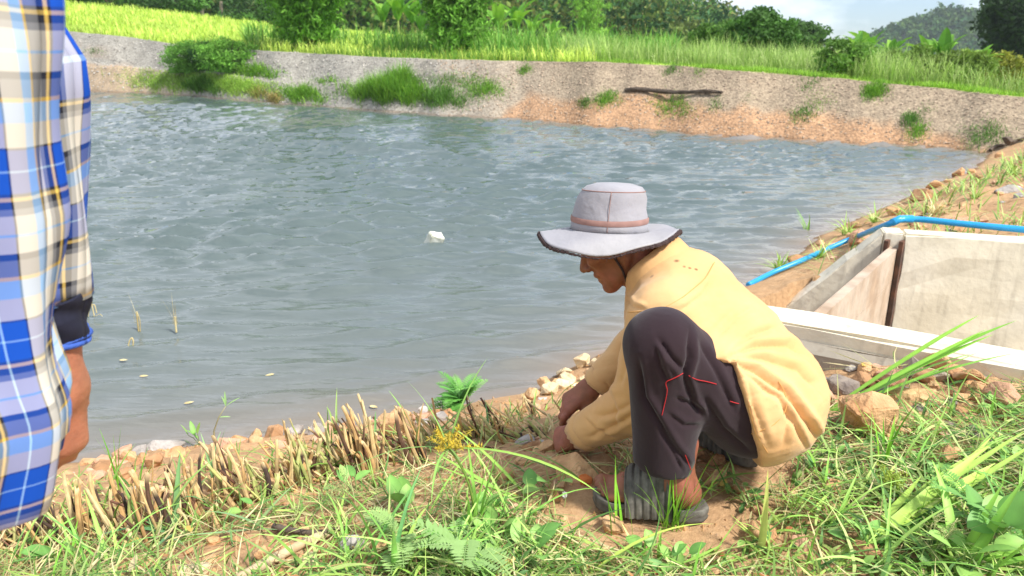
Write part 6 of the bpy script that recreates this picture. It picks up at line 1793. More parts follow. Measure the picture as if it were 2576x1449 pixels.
tuft(440, 1350, 'wide drooping dark green blades at the lower left', 6, (0.14, 0.24), (0.014, 0.02), (0.6, 1.2), (0.4, 1.2), [lin(96, 142, 92), lin(116, 158, 96)], 606)
tuft(95, 1340, 'single broad green blade leaning up below the shirt hem', 3, (0.12, 0.18), (0.014, 0.02), (0.1, 0.5), (0.1, 0.6), [lin(128, 172, 84)], 607)
tuft(985, 1449, 'pair of upright pale blades at the bottom left of the flower plant', 4, (0.15, 0.26), (0.010, 0.016), (0.05, 0.4), (0.1, 0.6), [lin(120, 176, 104), lin(136, 188, 90)], 608)
tuft(1905, 1400, 'long yellow streaked blade standing in the grass right of the sandal', 2, (0.17, 0.22), (0.014, 0.017), (0.0, 0.12), (0.0, 0.25), [lin(196, 206, 112)], 609)
tuft(1480, 1449, 'long arching pale blade curving before the sandal', 1, (0.30, 0.34), (0.012, 0.015), (0.95, 1.0), (0.8, 0.9), [lin(190, 212, 100)], 610, az0=0.25, azs=0.05)
tuft(2090, 1035, 'sheaf of long green blades pointing to the right behind the shirt tail', 7, (0.38, 0.64), (0.014, 0.022), (1.02, 1.2), (0.0, 0.35), [lin(140, 190, 72), lin(156, 204, 84), lin(124, 176, 66)], 611, az0=0.12, azs=0.10, prof='strap', name='cut_leaf_sheaf')
tuft(2220, 1180, 'upright crossing blades beside the biggest boulder', 6, (0.12, 0.24), (0.007, 0.012), (0.1, 0.6), (0.1, 0.8), VG, 612)
tuft(2060, 1440, 'sheaf of broad yellowish cut leaves across the lower right corner', 13, (0.42, 0.82), (0.013, 0.026), (1.36, 1.52), (-0.08, 0.14), [lin(186, 206, 104), lin(170, 198, 92), lin(200, 210, 130), lin(156, 186, 84)], 613, az0=0.48, azs=0.16, prof='strap', name='cut_leaf_sheaf')
tuft(2420, 1449, 'green broad blades at the bottom right corner', 6, (0.2, 0.34), (0.016, 0.026), (0.4, 1.0), (0.2, 0.9), [lin(148, 196, 84), lin(132, 182, 76)], 614, az0=0.5, azs=0.5)
tuft(1330, 1270, 'long flat green blade sloping down to the right of the flower', 3, (0.28, 0.36), (0.009, 0.013), (1.05, 1.25), (0.1, 0.5), [lin(148, 192, 84)], 615, az0=2.6, azs=0.15)
tuft(1075, 1120, 'green blades among the slips left of the feathery plant', 7, (0.12, 0.22), (0.008, 0.013), (0.3, 1.0), (0.2, 0.9), [lin(112, 160, 76), lin(128, 172, 80)], 616)
tuft(830, 1190, 'arching green blade over the rounded tan stone', 4, (0.14, 0.24), (0.008, 0.012), (0.5, 1.1), (0.2, 0.9), [lin(132, 172, 82), lin(116, 160, 84)], 617)
tuft(1060, 1330, 'loose green grass spray between the slips and the flower stem', 9, (0.12, 0.26), (0.005, 0.010), (0.3, 1.2), (0.2, 0.9), LG, 618)
tuft(640, 1330, 'grey green cut blades behind the bare soil patch', 4, (0.12, 0.22), (0.008, 0.014), (0.7, 1.4), (0.0, 0.7), [lin(128, 160, 108), lin(146, 172, 112)], 619)
for k, (u, v, lab) in enumerate([(2000, 1290, 'grass clump below the shirt tail'), (1960, 1400, 'grass clump under the yellow streaked blade'), (2200, 1250, 'grass clump below the biggest boulder'), (1780, 1420, 'grass clump at the bottom below the heel'), (2350, 1130, 'grass clump in the green patch at right'), (2480, 1090, 'grass clump at the right edge of the green patch'), (1230, 1400, 'grass clump at the bottom right of the flower stem'), (880, 1330, 'grass clump above the grey stone'), (180, 1420, 'grass clump at the bottom left corner'), (1380, 1420, 'grass clump at the bottom in the middle'), (2520, 1250, 'grass clump above the lower right corner'), (2300, 1300, 'grass clump in the middle of the sheaf at right')]):
    tuft(u, v, lab, 13, (0.06, 0.15), (0.004, 0.009), (0.3, 1.3), (0.2, 1.0), LG + VG[:1], 630 + k, group='grass clumps in the foreground')
for k, (u, v, lab) in enumerate([(1290, 1345, 'arching grass clump right of the flower stem'), (1130, 1440, 'arching grass clump at the bottom under the flower'), (2100, 1330, 'arching grass clump left of the yellow sheaf'), (2290, 1180, 'arching grass clump right of the biggest boulder'), (2430, 1170, 'arching grass clump at the upper right of the grass'), (2540, 1330, 'arching grass clump at the right edge'), (2210, 1440, 'arching grass clump under the base of the yellow sheaf'), (900, 1430, 'arching grass clump at the bottom right of the cane'), (240, 1440, 'arching grass clump at the bottom beside the flat slab'), (60, 1430, 'arching grass clump in the bottom left corner')]):
    tuft(u, v, lab, 11, (0.12, 0.27), (0.005, 0.011), (0.2, 1.15), (0.4, 1.4), [lin(132, 186, 80), lin(152, 198, 92), lin(116, 168, 84), lin(168, 206, 106)], 680 + k, group='arching grass clumps in the foreground')
tuft(2030, 590, 'tall grass shoot at the shore beyond the shirt back', 6, (0.16, 0.30), (0.012, 0.02), (0.05, 0.5), (0.2, 1.0), [lin(136, 176, 84), lin(120, 164, 76)], 650)
for k, (u, v, lab) in enumerate([(2130, 590, 'grassy clump between the pipe and the water, lower'), (2200, 560, 'grassy clump on the shore by the pipe elbow'), (1960, 680, 'dark trailing weed over the lower end of the pipe'), (2060, 650, 'sparse weeds between the pipe and the wing wall'), (2450, 500, 'yellow green cut grass heap beyond the pipe'), (2350, 540, 'dry cut grass heap just beyond the pipe'), (2545, 440, 'grass tuft at the right edge, far side')]):
    tuft(u, v, lab, 34, (0.08, 0.24), (0.008, 0.014), (0.2, 1.2), (0.3, 1.2), LG if k not in (5,) else ST, 660 + k, group='grass clumps on the right shore')

def broad_weed(u, v, label, n, L, W, h, cols, seed, name='broadleaf_weed', prof='leaf', tilt=(0.6, 1.4), spread=0.05):
    r = np.random.default_rng(seed); p = ground_at(u, v); root = empty(name, p); tag(root, label, 'weed', 'broad leaved weeds in the foreground')
    for k in range(n):
        a = r.uniform(0, 6.28); q = np.array([math.cos(a) * r.uniform(0, spread), math.sin(a) * r.uniform(0, spread), h * r.uniform(0.3, 1.0)])
        V, F = tube(np.array([[0, 0, 0], q * 0.5 + np.array([0, 0, 0.01]), q]), 0.0014, 5, cap=False); st = mk('stalk', V, F, M['blade'], root, col=np.full((len(V), 3), 1.0) * np.array(lin(150, 170, 100)), smooth=True)
        V, F, sv, ix = ribbons(np.array([q]), a + r.normal(0, 0.5), r.uniform(*L), r.uniform(*W), r.uniform(*tilt), r.uniform(0.0, 0.7), segs=9, fold=0.22, prof=prof, twist=r.normal(0, 0.35))
        vein = 0.92 + 0.12 * np.abs(np.sin(sv * 22)); rib = np.tile([1.0, 1.25, 1.0], 10)
        mk('leaf', V, F, M['blade'], root, col=np.array(cols[r.integers(len(cols))])[None] * (vein * rib)[:, None], smooth=True)
BL_ = [lin(128, 174, 86), lin(110, 158, 78), lin(146, 186, 96)]
for k, (u, v, lab, n, L, W, h) in enumerate([
    (1240, 1380, 'broad leaved weed right of the flower stem base', 7, (0.04, 0.06), (0.024, 0.034), 0.05), (2420, 1449, 'bright broad leaved weed at the bottom right', 8, (0.05, 0.08), (0.035, 0.05), 0.08), (1700, 1449, 'broad leaved weed at the bottom below the tuft', 6, (0.035, 0.05), (0.022, 0.03), 0.04), (2180, 1390, 'leafy weed left of the yellow sheaf', 8, (0.03, 0.05), (0.02, 0.03), 0.05), (900, 1260, 'leafy weed left of the flower head', 6, (0.04, 0.055), (0.022, 0.03), 0.05), (2510, 1050, 'creeping leafy weed at the right end of the green patch', 10, (0.025, 0.04), (0.018, 0.026), 0.04),
    (1190, 1320, 'broad heart leaved weed left of the flower stem base', 7, (0.04, 0.065), (0.028, 0.042), 0.05), (1120, 1395, 'broad leaved weed at the bottom left of the flower', 6, (0.045, 0.06), (0.03, 0.04), 0.05), (1385, 1250, 'dull green toothed leaf weed below the hands', 5, (0.045, 0.06), (0.03, 0.04), 0.05), (1340, 1420, 'toothed leaf weed at the bottom in the middle', 6, (0.045, 0.065), (0.032, 0.045), 0.04), (1010, 1290, 'large grey green leaf lying among the clippings', 4, (0.055, 0.075), (0.035, 0.05), 0.03),
    (150, 1425, 'leafy weed at the bottom left corner', 8, (0.05, 0.07), (0.03, 0.04), 0.05), (640, 1300, 'small leafy weed above the bare soil', 5, (0.03, 0.05), (0.018, 0.026), 0.04), (2395, 1240, 'round leaved weed right of the seed grass', 8, (0.04, 0.06), (0.034, 0.045), 0.05), (2480, 1400, 'large bright heart leaved weed at the lower right corner', 9, (0.06, 0.09), (0.045, 0.065), 0.10), (2260, 1340, 'dark oval leaved weed under the yellow sheaf', 7, (0.035, 0.05), (0.025, 0.035), 0.03), (1640, 1425, 'pale round leaved weed at the bottom below the sandal', 6, (0.03, 0.05), (0.022, 0.032), 0.04), (2540, 1180, 'oval leaved weed at the right edge', 7, (0.03, 0.05), (0.02, 0.03), 0.05),
    (2110, 878, 'round leaved weed growing against the sluice wall, left one', 12, (0.035, 0.05), (0.03, 0.042), 0.09), (2160, 862, 'bright small leaved weed against the sluice wall', 16, (0.02, 0.032), (0.012, 0.018), 0.10), (2345, 878, 'round leaved weed against the sluice wall, right one', 13, (0.03, 0.045), (0.024, 0.034), 0.09), (2560, 960, 'grey green leafy weed at the right edge by the wall', 8, (0.035, 0.05), (0.026, 0.034), 0.08), (500, 1100, 'weed with upright pointed leaves against the water at left', 5, (0.05, 0.07), (0.016, 0.022), 0.07)]):
    broad_weed(u, v, lab, n, L, W, h, BL_, 700 + k, tilt=(0.1, 0.7) if 'upright pointed' in lab else (0.6, 1.4))

def pinnate(u, v, label, n, Lf, seed, cols, h=0.08, lean=(0.2, 1.1)):
    """Feathery plant: fronds with rows of small leaflets."""
    r = np.random.default_rng(seed); p = ground_at(u, v); root = empty('feathery_plant', p); tag(root, label, 'plant')
    for k in range(n):
        a = r.uniform(0, 6.28); t0 = r.uniform(*lean); L = Lf * r.uniform(0.6, 1.15); m = 15
        s = np.linspace(0, 1, m); th = t0 + 0.7 * s
        P = np.cumsum(np.stack([np.sin(th) * math.cos(a), np.sin(th) * math.sin(a), np.cos(th)], 1) * L / m, 0) + np.array([0, 0, h * r.uniform(0, 1)])
        V0, F0 = tube(P, 0.0011, 4, cap=False); c = np.array(cols[r.integers(len(cols))])
        parts = [(V0, F0, np.tile(c * 0.9, (len(V0), 1)))]
        ll = L * 0.24 * np.sin(np.pi * np.clip(0.12 + 0.86 * s, 0, 1)) ** 0.7
        for sd in (-1, 1):
            V, F, sv, ix = ribbons(P, a + sd * 1.25 + r.normal(0, 0.08, m), ll, ll * 0.30, 1.25, 0.25, segs=3, prof='leaf')
            parts.append((V, F, np.tile(c, (len(V), 1))))
        V, F, C = join(parts); mk('frond', V, F, M['blade'], root, col=C)
FN = [lin(116, 180, 80), lin(134, 192, 92), lin(104, 166, 76)]
pinnate(1160, 1020, 'feathery bright green plant at the water edge in the middle', 46, 0.14, 801, FN, h=0.05, lean=(0.2, 1.45))
pinnate(1010, 1400, 'feathery fronds at the bottom left of the flower stem', 8, 0.13, 802, [lin(156, 188, 112)], lean=(0.6, 1.3))
pinnate(1180, 1440, 'feathery fronds at the bottom edge below the flower', 9, 0.14, 803, [lin(148, 182, 110)], lean=(0.6, 1.3))
pinnate(2430, 1330, 'feathery curled leaf in the grass at the lower right', 6, 0.12, 804, [lin(120, 170, 84)], lean=(0.5, 1.2))
pinnate(2190, 845, 'small feathery sprig at the foot of the sluice wall', 8, 0.07, 805, FN)

# flowering sedge
def sedge():
    r = np.random.default_rng(811); b = ground_at(1190, 1345); root = empty('flowering_sedge', b); tag(root, 'sedge with a yellow spiky flower head and long bracts in the middle foreground', 'sedge')
    top = at(1128, 1128, Y=b[1] + 0.02) - b
    s = np.linspace(0, 1, 12)[:, None]; P = top * s + np.array([0.02, 0, 0.012]) * (s * (1 - s) * 4)
    V, F = tube(P, 0.0034 - 0.0012 * s[:, 0], 6); mk('stem', V, F, M['blade'], root, col=np.tile(np.array(lin(126, 150, 66)), (len(V), 1)), smooth=True)
    for k in range(13):
        a = k * 0.52 + r.normal(0, 0.15); L = r.uniform(0.02, 0.075); t0 = r.uniform(0.2, 1.6)
        e = top + L * np.array([math.sin(t0) * math.cos(a), math.sin(t0) * math.sin(a), math.cos(t0)])
        parts = [tube(np.array([top, e]), 0.0008, 4, cap=False)]
        m = 60; tt = r.uniform(0.35, 1.05, m)[:, None]
        C = top + (e - top) * tt
        V, F, sv, ix = ribbons(C, r.uniform(0, 6.28, m), r.uniform(0.006, 0.014, m), 0.0022, r.uniform(0.3, 1.9, m), 0.1, segs=2, prof='leaf')
        parts.append((V, F)); V, F, _ = join(parts)
        cc = np.array([lin(204, 178, 60), lin(186, 166, 62)][k % 2]); mk('flower_spike', V, F, M['straw'], root, col=np.tile(cc, (len(V), 1)))
    leaf_parts(root, [(-0.35, 0.36, 0.011, 1.35, 0.65, lin(150, 190, 84), 'strap', top), (3.6, 0.30, 0.008, 1.2, 1.2, lin(140, 180, 96), 'grass', top), (2.4, 0.18, 0.006, 0.5, 0.5, lin(140, 180, 96), 'grass', top), (0.9, 0.22, 0.006, 0.4, 0.4, lin(140, 184, 90), 'grass', top), (-1.8, 0.2, 0.007, 1.3, 0.8, lin(140, 184, 90), 'grass', top)], r, name='bract')
    leaf_parts(root, [(r.uniform(0, 6.28), r.uniform(0.1, 0.26), 0.009, r.uniform(0.05, 0.35), r.uniform(0, 0.4), lin(138, 186, 78), 'grass', (0.012 * math.cos(k), 0.01 * math.sin(k), 0)) for k in range(8)], r)
sedge()

def seed_grass(u, v, label, n, seed, h=0.17, col=lin(176, 178, 120)):
    r = np.random.default_rng(seed); b = ground_at(u, v); root = empty('seeding_grass', b); tag(root, label, 'grass', 'seed heads of grass')
    for k in range(n):
        a = r.uniform(0, 6.28); L = h * r.uniform(0.7, 1.1); t = r.uniform(0.05, 0.45)
        e = L * np.array([math.sin(t) * math.cos(a), math.sin(t) * math.sin(a), math.cos(t)])
        parts = [tube(np.array([[0, 0, 0], e * 0.5 + r.normal(0, 0.004, 3), e]), 0.0009, 4, cap=False)]
        for j in range(6):
            q = e * (0.62 + 0.07 * j); aa = r.uniform(0, 6.28); f = q + L * 0.26 * np.array([math.sin(1.0) * math.cos(aa), math.sin(1.0) * math.sin(aa), math.cos(1.0) * 0.8])
            parts.append(tube(np.array([q, f]), 0.0006, 3, cap=False))
            m = 12; C = q + (f - q) * r.uniform(0.2, 1, m)[:, None]
            parts.append(leaf_quads(C, 0.0045, r, 1.8))
        V, F, _ = join(parts); mk('seed_head', V, F, M['straw'], root, col=np.tile(np.array(col), (len(V), 1)))
seed_grass(1600, 1290, 'pale branching seed head before the trouser hem', 2, 821, 0.16)
seed_grass(1960, 1290, 'seed heads in the grass right of the near heel', 4, 822, 0.10)
seed_grass(2230, 1260, 'yellow green seeding grass below the biggest boulder', 16, 823, 0.09, lin(168, 188, 80))
seed_grass(850, 1290, 'fine pale seed heads in the clippings left of the flower', 6, 824, 0.10)
seed_grass(2330, 1420, 'seed heads at the bottom under the yellow sheaf', 6, 825, 0.12)

M['petal'] = mat_plain('white_petal', base=lin(226, 226, 214), var=0.08, rough=0.8)
for k, (u, v, w) in enumerate([(2440, 1308, 'upper white globe flower of the trio at the lower right'), (2450, 1332, 'lower white globe flower of the trio at the lower right'), (2512, 1305, 'right white globe flower of the trio at the lower right'), (2163, 1302, 'white globe flower left of the yellow sheaf'), (2262, 1232, 'white globe flower above the yellow sheaf'), (2242, 1262, 'second white globe flower just left above the yellow sheaf'), (2395, 1318, 'small white globe flower left of the trio'), (1420, 1245, 'white flower below the hands beside the stone wedge')]):
    b = ground_at(u, v + 30); root = empty('globe_flower', b); tag(root, w, 'flower', 'white globe flowers')
    r = np.random.default_rng(840 + k); e = at(u, v, Y=b[1] + 0.01) - b
    V, F = tube(np.array([[0, 0, 0], e * 0.6 + r.normal(0, 0.004, 3), e]), 0.0011, 5, cap=False); mk('stem', V, F, M['straw'], root, col=np.tile(np.array(lin(150, 168, 96)), (len(V), 1)))
    d = r.normal(size=(70, 3)); d /= np.linalg.norm(d, axis=1)[:, None]
    V, F = leaf_quads(e + d * 0.0055, 0.008, r, 2.0); mk('flower_head', V, F, M['petal'], root)

# ---- a twig-like weed at left, a lying cane and a dark twig
def stick(name, p0, p1, r0, r1, mat, label, cat, seed, bend=0.01):
    r = np.random.default_rng(seed); a, b = ground_at(*p0, r0 * 0.9), ground_at(*p1, r1 * 0.9); s = np.linspace(0, 1, 16)
    P = (b - a) * s[:, None] + np.outer(np.sin(s * 3.1), r.normal(0, bend, 3)) + np.array([0, 0, 0.006])
    rr = (r0 + (r1 - r0) * s) * (1 + 0.06 * np.sin(s * 40)); V, F = tube(P, rr, 9); o = mk(name, V, F, mat, smooth=True); o.location = a; return tag(o, label, cat)
M['cane'] = mat_plain('pale_cane', base=lin(204, 184, 148), tint2=lin(180, 152, 116), var=0.15, scale=40, rough=0.7)
stick('cane', (600, 1475), (832, 1352), 0.0115, 0.010, M['cane'], 'pale dry cane lying at the bottom left of the middle', 'cane', 851)
stick('twig', (690, 1338), (868, 1336), 0.009, 0.004, M['dead'], 'short dark twig lying behind the bare soil patch', 'twig', 852)
def tall_weed():
    r = np.random.default_rng(853); b = ground_at(545, 1180); root = empty('tall_weed', b); tag(root, 'slender weed stem with three narrow leaves standing against the water', 'weed')
    P = np.array([at(u, v, Y=b[1] + 0.02) for u, v in ((545, 1180), (538, 1085), (550, 1050), (568, 1022))]) - b
    V, F = tube(P, [0.003, 0.0026, 0.002, 0.0014], 6); mk('stem', V, F, M['straw'], root, col=np.tile(np.array(lin(158, 150, 116)), (len(V), 1)), smooth=True)
    leaf_parts(root, [(0.3, 0.05, 0.006, 1.0, 0.2, lin(140, 172, 110), 'leaf', P[3]), (1.8, 0.045, 0.007, 0.3, 0.1, lin(140, 172, 110), 'leaf', P[3]), (3.0, 0.035, 0.006, 0.25, 0.1, lin(140, 172, 110), 'leaf', P[3]), (0.2, 0.035, 0.005, 1.5, 0.3, lin(140, 172, 110), 'leaf', P[2])], r, name='leaf')
tall_weed()

# ================================================================== things in the water
M['reed'] = mat_plain('dead_reed', base=lin(206, 190, 140), tint2=lin(170, 150, 96), var=0.15, scale=40, rough=0.8)
M['reed_dk'] = mat_plain('wet_reed', base=lin(126, 110, 66), var=0.2, rough=0.5)
def reed(paths, label, u, v, wisps=0, seed=0):
    r = np.random.default_rng(seed); b = at(u, v, z=0.0); root = empty('dead_reed', b); tag(root, label, 'reed', 'dead reeds standing in the pond')
    for pts, rad in paths:
        P = np.array([at(a, c, Y=b[1]) for a, c in pts]) - b
        k = np.linspace(0, len(P) - 1, 18); P = np.stack([np.interp(k, np.arange(len(P)), P[:, i]) for i in range(3)], 1); P = np.array([P[max(0, i - 1):i + 2].mean(0) for i in range(18)])
        V, F = tube(P, rad, 6); mk('stalk', V, F, M['reed'], root, smooth=True)
    for k in range(wisps):
        V, F, sv, ix = ribbons(np.array([[r.normal(0, 0.01), 0, 0.05]]), r.uniform(0, 6.28), r.uniform(0.10, 0.22), 0.0022, r.uniform(0, 0.35), 0.3, segs=4); mk('wisp', V, F, M['reed'], root)
reed([([(349, 836), (345, 800), (344, 783)], 0.0045), ([(344, 783), (352, 805), (353, 836)], 0.0025)], 'folded pale reed stub in the water, the one in the middle of three', 348, 836, 4, 1)
reed([([(444, 838), (441, 810), (440, 796)], 0.0055)], 'short upright pale reed stub in the water, rightmost', 443, 838, 10, 2)
reed([([(322, 876), (325, 858), (332, 848), (336, 860), (333, 878)], 0.004), ([(262, 905), (290, 890), (320, 875)], 0.002)], 'bent loop of dead reed low in the water', 326, 878, 0, 3)
reed([([(208, 800), (212, 745), (222, 732), (232, 770), (238, 800)], 0.0035), ([(222, 800), (224, 770), (238, 765), (244, 790)], 0.003), ([(240, 795), (252, 790), (258, 796)], 0.002)], 'tangle of dead reeds in the water beside the checked sleeve', 225, 800, 16, 4)

def foam():
    p = at(1093, 616, z=0.0); root = empty('foam_block', p); tag(root, 'white foam block floating in the middle of the pond', 'float')
    import bmesh
    bm = bmesh.new(); bmesh.ops.create_cube(bm, size=1.0)
    bmesh.ops.bevel(bm, geom=bm.edges[:], offset=0.07, segments=2, affect='EDGES')
    bmesh.ops.subdivide_edges(bm, edges=bm.edges[:], cuts=2, use_grid_fill=True)
    rg = np.random.default_rng(3)
    for v in bm.verts: v.co = Vector((v.co.x * 0.125, v.co.y * 0.09, v.co.z * 0.13)) + Vector(rg.normal(0, 0.0022, 3))
    bm.transform(Matrix.Rotation(0.32, 4, 'Y') @ Matrix.Rotation(0.5, 4, 'Z') @ Matrix.Rotation(0.25, 4, 'X'))
    me = bpy.data.meshes.new('block'); bm.to_mesh(me); bm.free()
    me.materials.append(mat_plain('white_foam', base=lin(226, 226, 212), tint2=lin(200, 200, 178), var=0.08, scale=30, rough=0.85, bump=0.4, bscale=120, bdist=0.004))
    o = link(bpy.data.objects.new('block', me), root); o.location = (0, 0, 0.035)
    V, F = tube(np.array([[-0.07, -0.03, 0.0], [-0.02, -0.065, 0.02], [0.05, -0.06, 0.012], [0.075, -0.02, -0.01]]), 0.005, 6); mk('cord', V, F, M['reed_dk'], root, smooth=True)
foam()
# floating scraps of leaf
for k, (u, v) in enumerate([(462, 1015), (350, 946), (300, 905), (930, 1020), (690, 940)]):
    p = at(u, v, z=0.006); r = np.random.default_rng(870 + k)
    V, F, sv, ix = ribbons(np.zeros((1, 3)), r.uniform(0, 6.28), 0.045, 0.022, 1.55, 0.05, segs=5, prof='leaf')
    o = mk('floating_leaf', V, F, M['reed']); o.location = p; tag(o, ('pale leaf scrap floating right of the hanging hand', 'pale leaf scrap floating below the reed loop', 'pale leaf scrap floating just under the reed loop', 'pale leaf scrap floating behind the thick stem bundle', 'pale leaf scrap floating alone in the middle of the near water')[k], 'leaf', 'leaf scraps on the water')

# ================================================================== the person at the left edge
def plaid_material():
    m = bpy.data.materials.new('blue_checked_cotton'); m.use_nodes = True
    n, l = m.node_tree.nodes, m.node_tree.links; p = n['Principled BSDF']; p.inputs['Roughness'].default_value = 0.9; p.inputs['Specular IOR Level'].default_value = 0.1
    uv = n.new('ShaderNodeUVMap'); sx = n.new('ShaderNodeSeparateXYZ'); l.new(uv.outputs['UV'], sx.inputs[0])
    W, LB, RB, GK, YE, GR = lin(208, 204, 190), lin(150, 190, 230), lin(26, 78, 178), lin(40, 42, 50), lin(216, 184, 92), lin(122, 124, 126)
    stops = [(0.0, W), (0.13, LB), (0.17, LB), (0.24, YE), (0.265, GR), (0.36, GK), (0.40, W), (0.50, LB), (0.512, W), (0.62, GR), (0.66, GK), (0.70, YE), (0.725, GK), (0.745, RB), (0.86, LB), (0.875, RB), (0.985, GK)]
    outs = []
    for ax, per, ph in (('X', 0.150, 0.55), ('Y', 0.155, 0.22)):
        d = n.new('ShaderNodeMath'); d.operation = 'MULTIPLY_ADD'; d.inputs[1].default_value = 1 / per; d.inputs[2].default_value = ph; l.new(sx.outputs[ax], d.inputs[0])
        f = n.new('ShaderNodeMath'); f.operation = 'FRACT'; l.new(d.outputs[0], f.inputs[0])
        r = n.new('ShaderNodeValToRGB'); r.color_ramp.interpolation = 'CONSTANT'; e = r.color_ramp.elements
        e[0].position = 0; e[0].color = (*stops[0][1], 1); e[1].position = stops[1][0]; e[1].color = (*stops[1][1], 1)
        for pos, c in stops[2:]:
            k = e.new(pos); k.color = (*c, 1)
        l.new(f.outputs[0], r.inputs['Fac']); outs.append(r.outputs['Color'])
    mx = n.new('ShaderNodeMix'); mx.data_type = 'RGBA'; mx.inputs[0].default_value = 0.42; l.new(outs[0], mx.inputs[6]); l.new(outs[1], mx.inputs[7])
    l.new(mx.outputs[2], p.inputs['Base Color'])
    return m

def bystander():
    M['plaid'] = plaid_material()
    X0, Y0 = -0.72, 0.63; GZ0 = float(near_z(X0, Y0))
    root = empty('person', (X0, Y0, GZ0)); tag(root, 'person in a blue checked shirt cut off by the left edge', 'person')
    inv = Matrix.Translation(Vector((-X0, -Y0, -GZ0)))
    def part(o, par=None):
        o.parent = par or root
        if par is None: o.matrix_parent_inverse = inv
        return o
    sh = np.array([X0 + 0.03, 0.80, GZ0 + 1.34]); elb = at(80, 770, Y=0.80); wri = at(146, 950, Y=0.81)
    pel = np.array([X0, Y0 + 0.02, GZ0 + 0.86])
    def core(P):
        d = rc(P, pel, np.array([X0, Y0 + 0.02, GZ0 + 1.28]), 0.11, 0.12)
        d = sm(d, rc(P, np.array([X0, Y0 - 0.14, GZ0 + 1.34]), sh, 0.05, 0.05), 0.06)
        for s in (-1, 1):
            hip = pel + np.array([0, 0.085 * s, -0.02]); kn = np.array([X0 - 0.03, Y0 + 0.09 * s, GZ0 + 0.46]); an = np.array([X0 + 0.02, Y0 + 0.10 * s, GZ0 + 0.07])
            d = sm(d, rc(P, hip, kn, 0.085, 0.055), 0.04); d = sm(d, rc(P, kn, an, 0.052, 0.035), 0.03)
            d = sm(d, rc(P, an, an + np.array([-0.16, 0, -0.03]), 0.035, 0.028), 0.03)
        d = sm(d, rc(P, sh, elb, 0.047, 0.04), 0.03); d = sm(d, rc(P, elb, wri, 0.042, 0.029), 0.02)
        s2 = np.array([X0 + 0.03, Y0 - 0.16, GZ0 + 1.34]); e2 = s2 + np.array([-0.16, -0.02, -0.26]); d = sm(d, rc(P, s2, e2, 0.047, 0.04), 0.03); d = sm(d, rc(P, e2, e2 + np.array([-0.2, 0.05, 0.05]), 0.04, 0.028), 0.02)
        d = sm(d, rc(P, np.array([X0, Y0 + 0.02, GZ0 + 1.36]), np.array([X0 - 0.02, Y0 + 0.02, GZ0 + 1.48]), 0.055, 0.052), 0.03)
        return d
    pieces = [sdf_mesh(core, (X0 - 0.5, Y0 - 0.4, GZ0 - 0.02), (X0 + 0.4, Y0 + 0.45, GZ0 + 1.55), 0.011)]
    hb = basis(np.array([-1, 0.05, -0.25]), UP)
    pieces.append(local_mesh(head_sdf, (-0.125, -0.1, -0.145), (0.14, 0.1, 0.14), 0.005, hb, np.array([X0 - 0.03, Y0 + 0.02, GZ0 + 1.60])))
    tip = at(140, 1122, Y=0.80)
    B = basis(tip - wri, np.array([0.92, -0.35, 0.2]))
    curl = [(0.55, 0.8, 0.4), (0.6, 0.9, 0.5), (0.7, 0.9, 0.5), (0.75, 0.95, 0.5)]
    pieces.append(local_mesh(hand_sdf(curl, [(0.03, 0.02, -0.014), (0.03, 0.004, -0.012), (0.024, -0.002, -0.008)]), (-0.09, -0.065, -0.1), (0.19, 0.075, 0.035), 0.004, B, wri))
    V, F, _ = join(pieces); V, F = remesh(V, F[0], 0.005); V = smooth_mesh(V, F, 1, 0.4)
    part(mk('body', V, F, M['skin_lt'], smooth=True))
    # trousers and shoes
    def tr_(P):
        d = el(P, pel, (0.125, 0.165, 0.12))
        for s in (-1, 1):
            hip = pel + np.array([0, 0.085 * s, -0.02]); kn = np.array([X0 - 0.03, Y0 + 0.09 * s, GZ0 + 0.46]); an = np.array([X0 + 0.02, Y0 + 0.10 * s, GZ0 + 0.07])
            d = sm(d, rc(P, hip, kn, 0.10, 0.078), 0.03); d = sm(d, rc(P, kn, an, 0.078, 0.066), 0.03)
        return smx(d, GZ0 + 0.06 - P[:, 2], 0.01)
    V, F = sdf_mesh(tr_, (X0 - 0.3, Y0 - 0.35, GZ0), (X0 + 0.3, Y0 + 0.35, GZ0 + 1.02), 0.012); part(mk('trousers', smooth_mesh(V, F), F, M['trousers'], smooth=True))
    for s in (-1, 1):
        an = np.array([X0 + 0.02, Y0 + 0.10 * s, GZ0])
        f = lambda P: smx(sm(rc(P, an + np.array([0.02, 0, 0.045]), an + np.array([-0.18, 0, 0.035]), 0.046, 0.042), rc(P, an + np.array([0, 0, 0.05]), an + np.array([0, 0, 0.1]), 0.046, 0.044), 0.03), GZ0 + 0.002 - P[:, 2], 0.005)
        V, F = sdf_mesh(f, an + np.array([-0.26, -0.08, -0.01]), an + np.array([0.1, 0.08, 0.16]), 0.009); part(mk('shoe', V, F, M['rubber'], smooth=True))
    V, F = ICO[3]; V = V * np.array([0.108, 0.086, 0.098]) + np.array([X0 - 0.015, Y0 + 0.02, GZ0 + 1.655]); part(mk('hair', V, F, mat_plain('black_hair', base=(0.012, 0.011, 0.010), rough=0.5), smooth=True))
    # shirt body: a loose hanging tube of cloth
    vs_ = np.array([-760, -420, -150, 0, 150, 300, 430, 560, 650, 720, 800, 880, 960, 1030, 1080, 1130, 1180, 1260, 1345])
    us_ = np.array([-60, 60, 110, 128, 142, 156, 160, 158, 146, 138, 140, 148, 166, 190, 194, 186, 172, 150, 120]) - 52
    n = 96; A = np.linspace(0, 2 * np.pi, n, endpoint=False); L, UV = [], []
    rows = 64
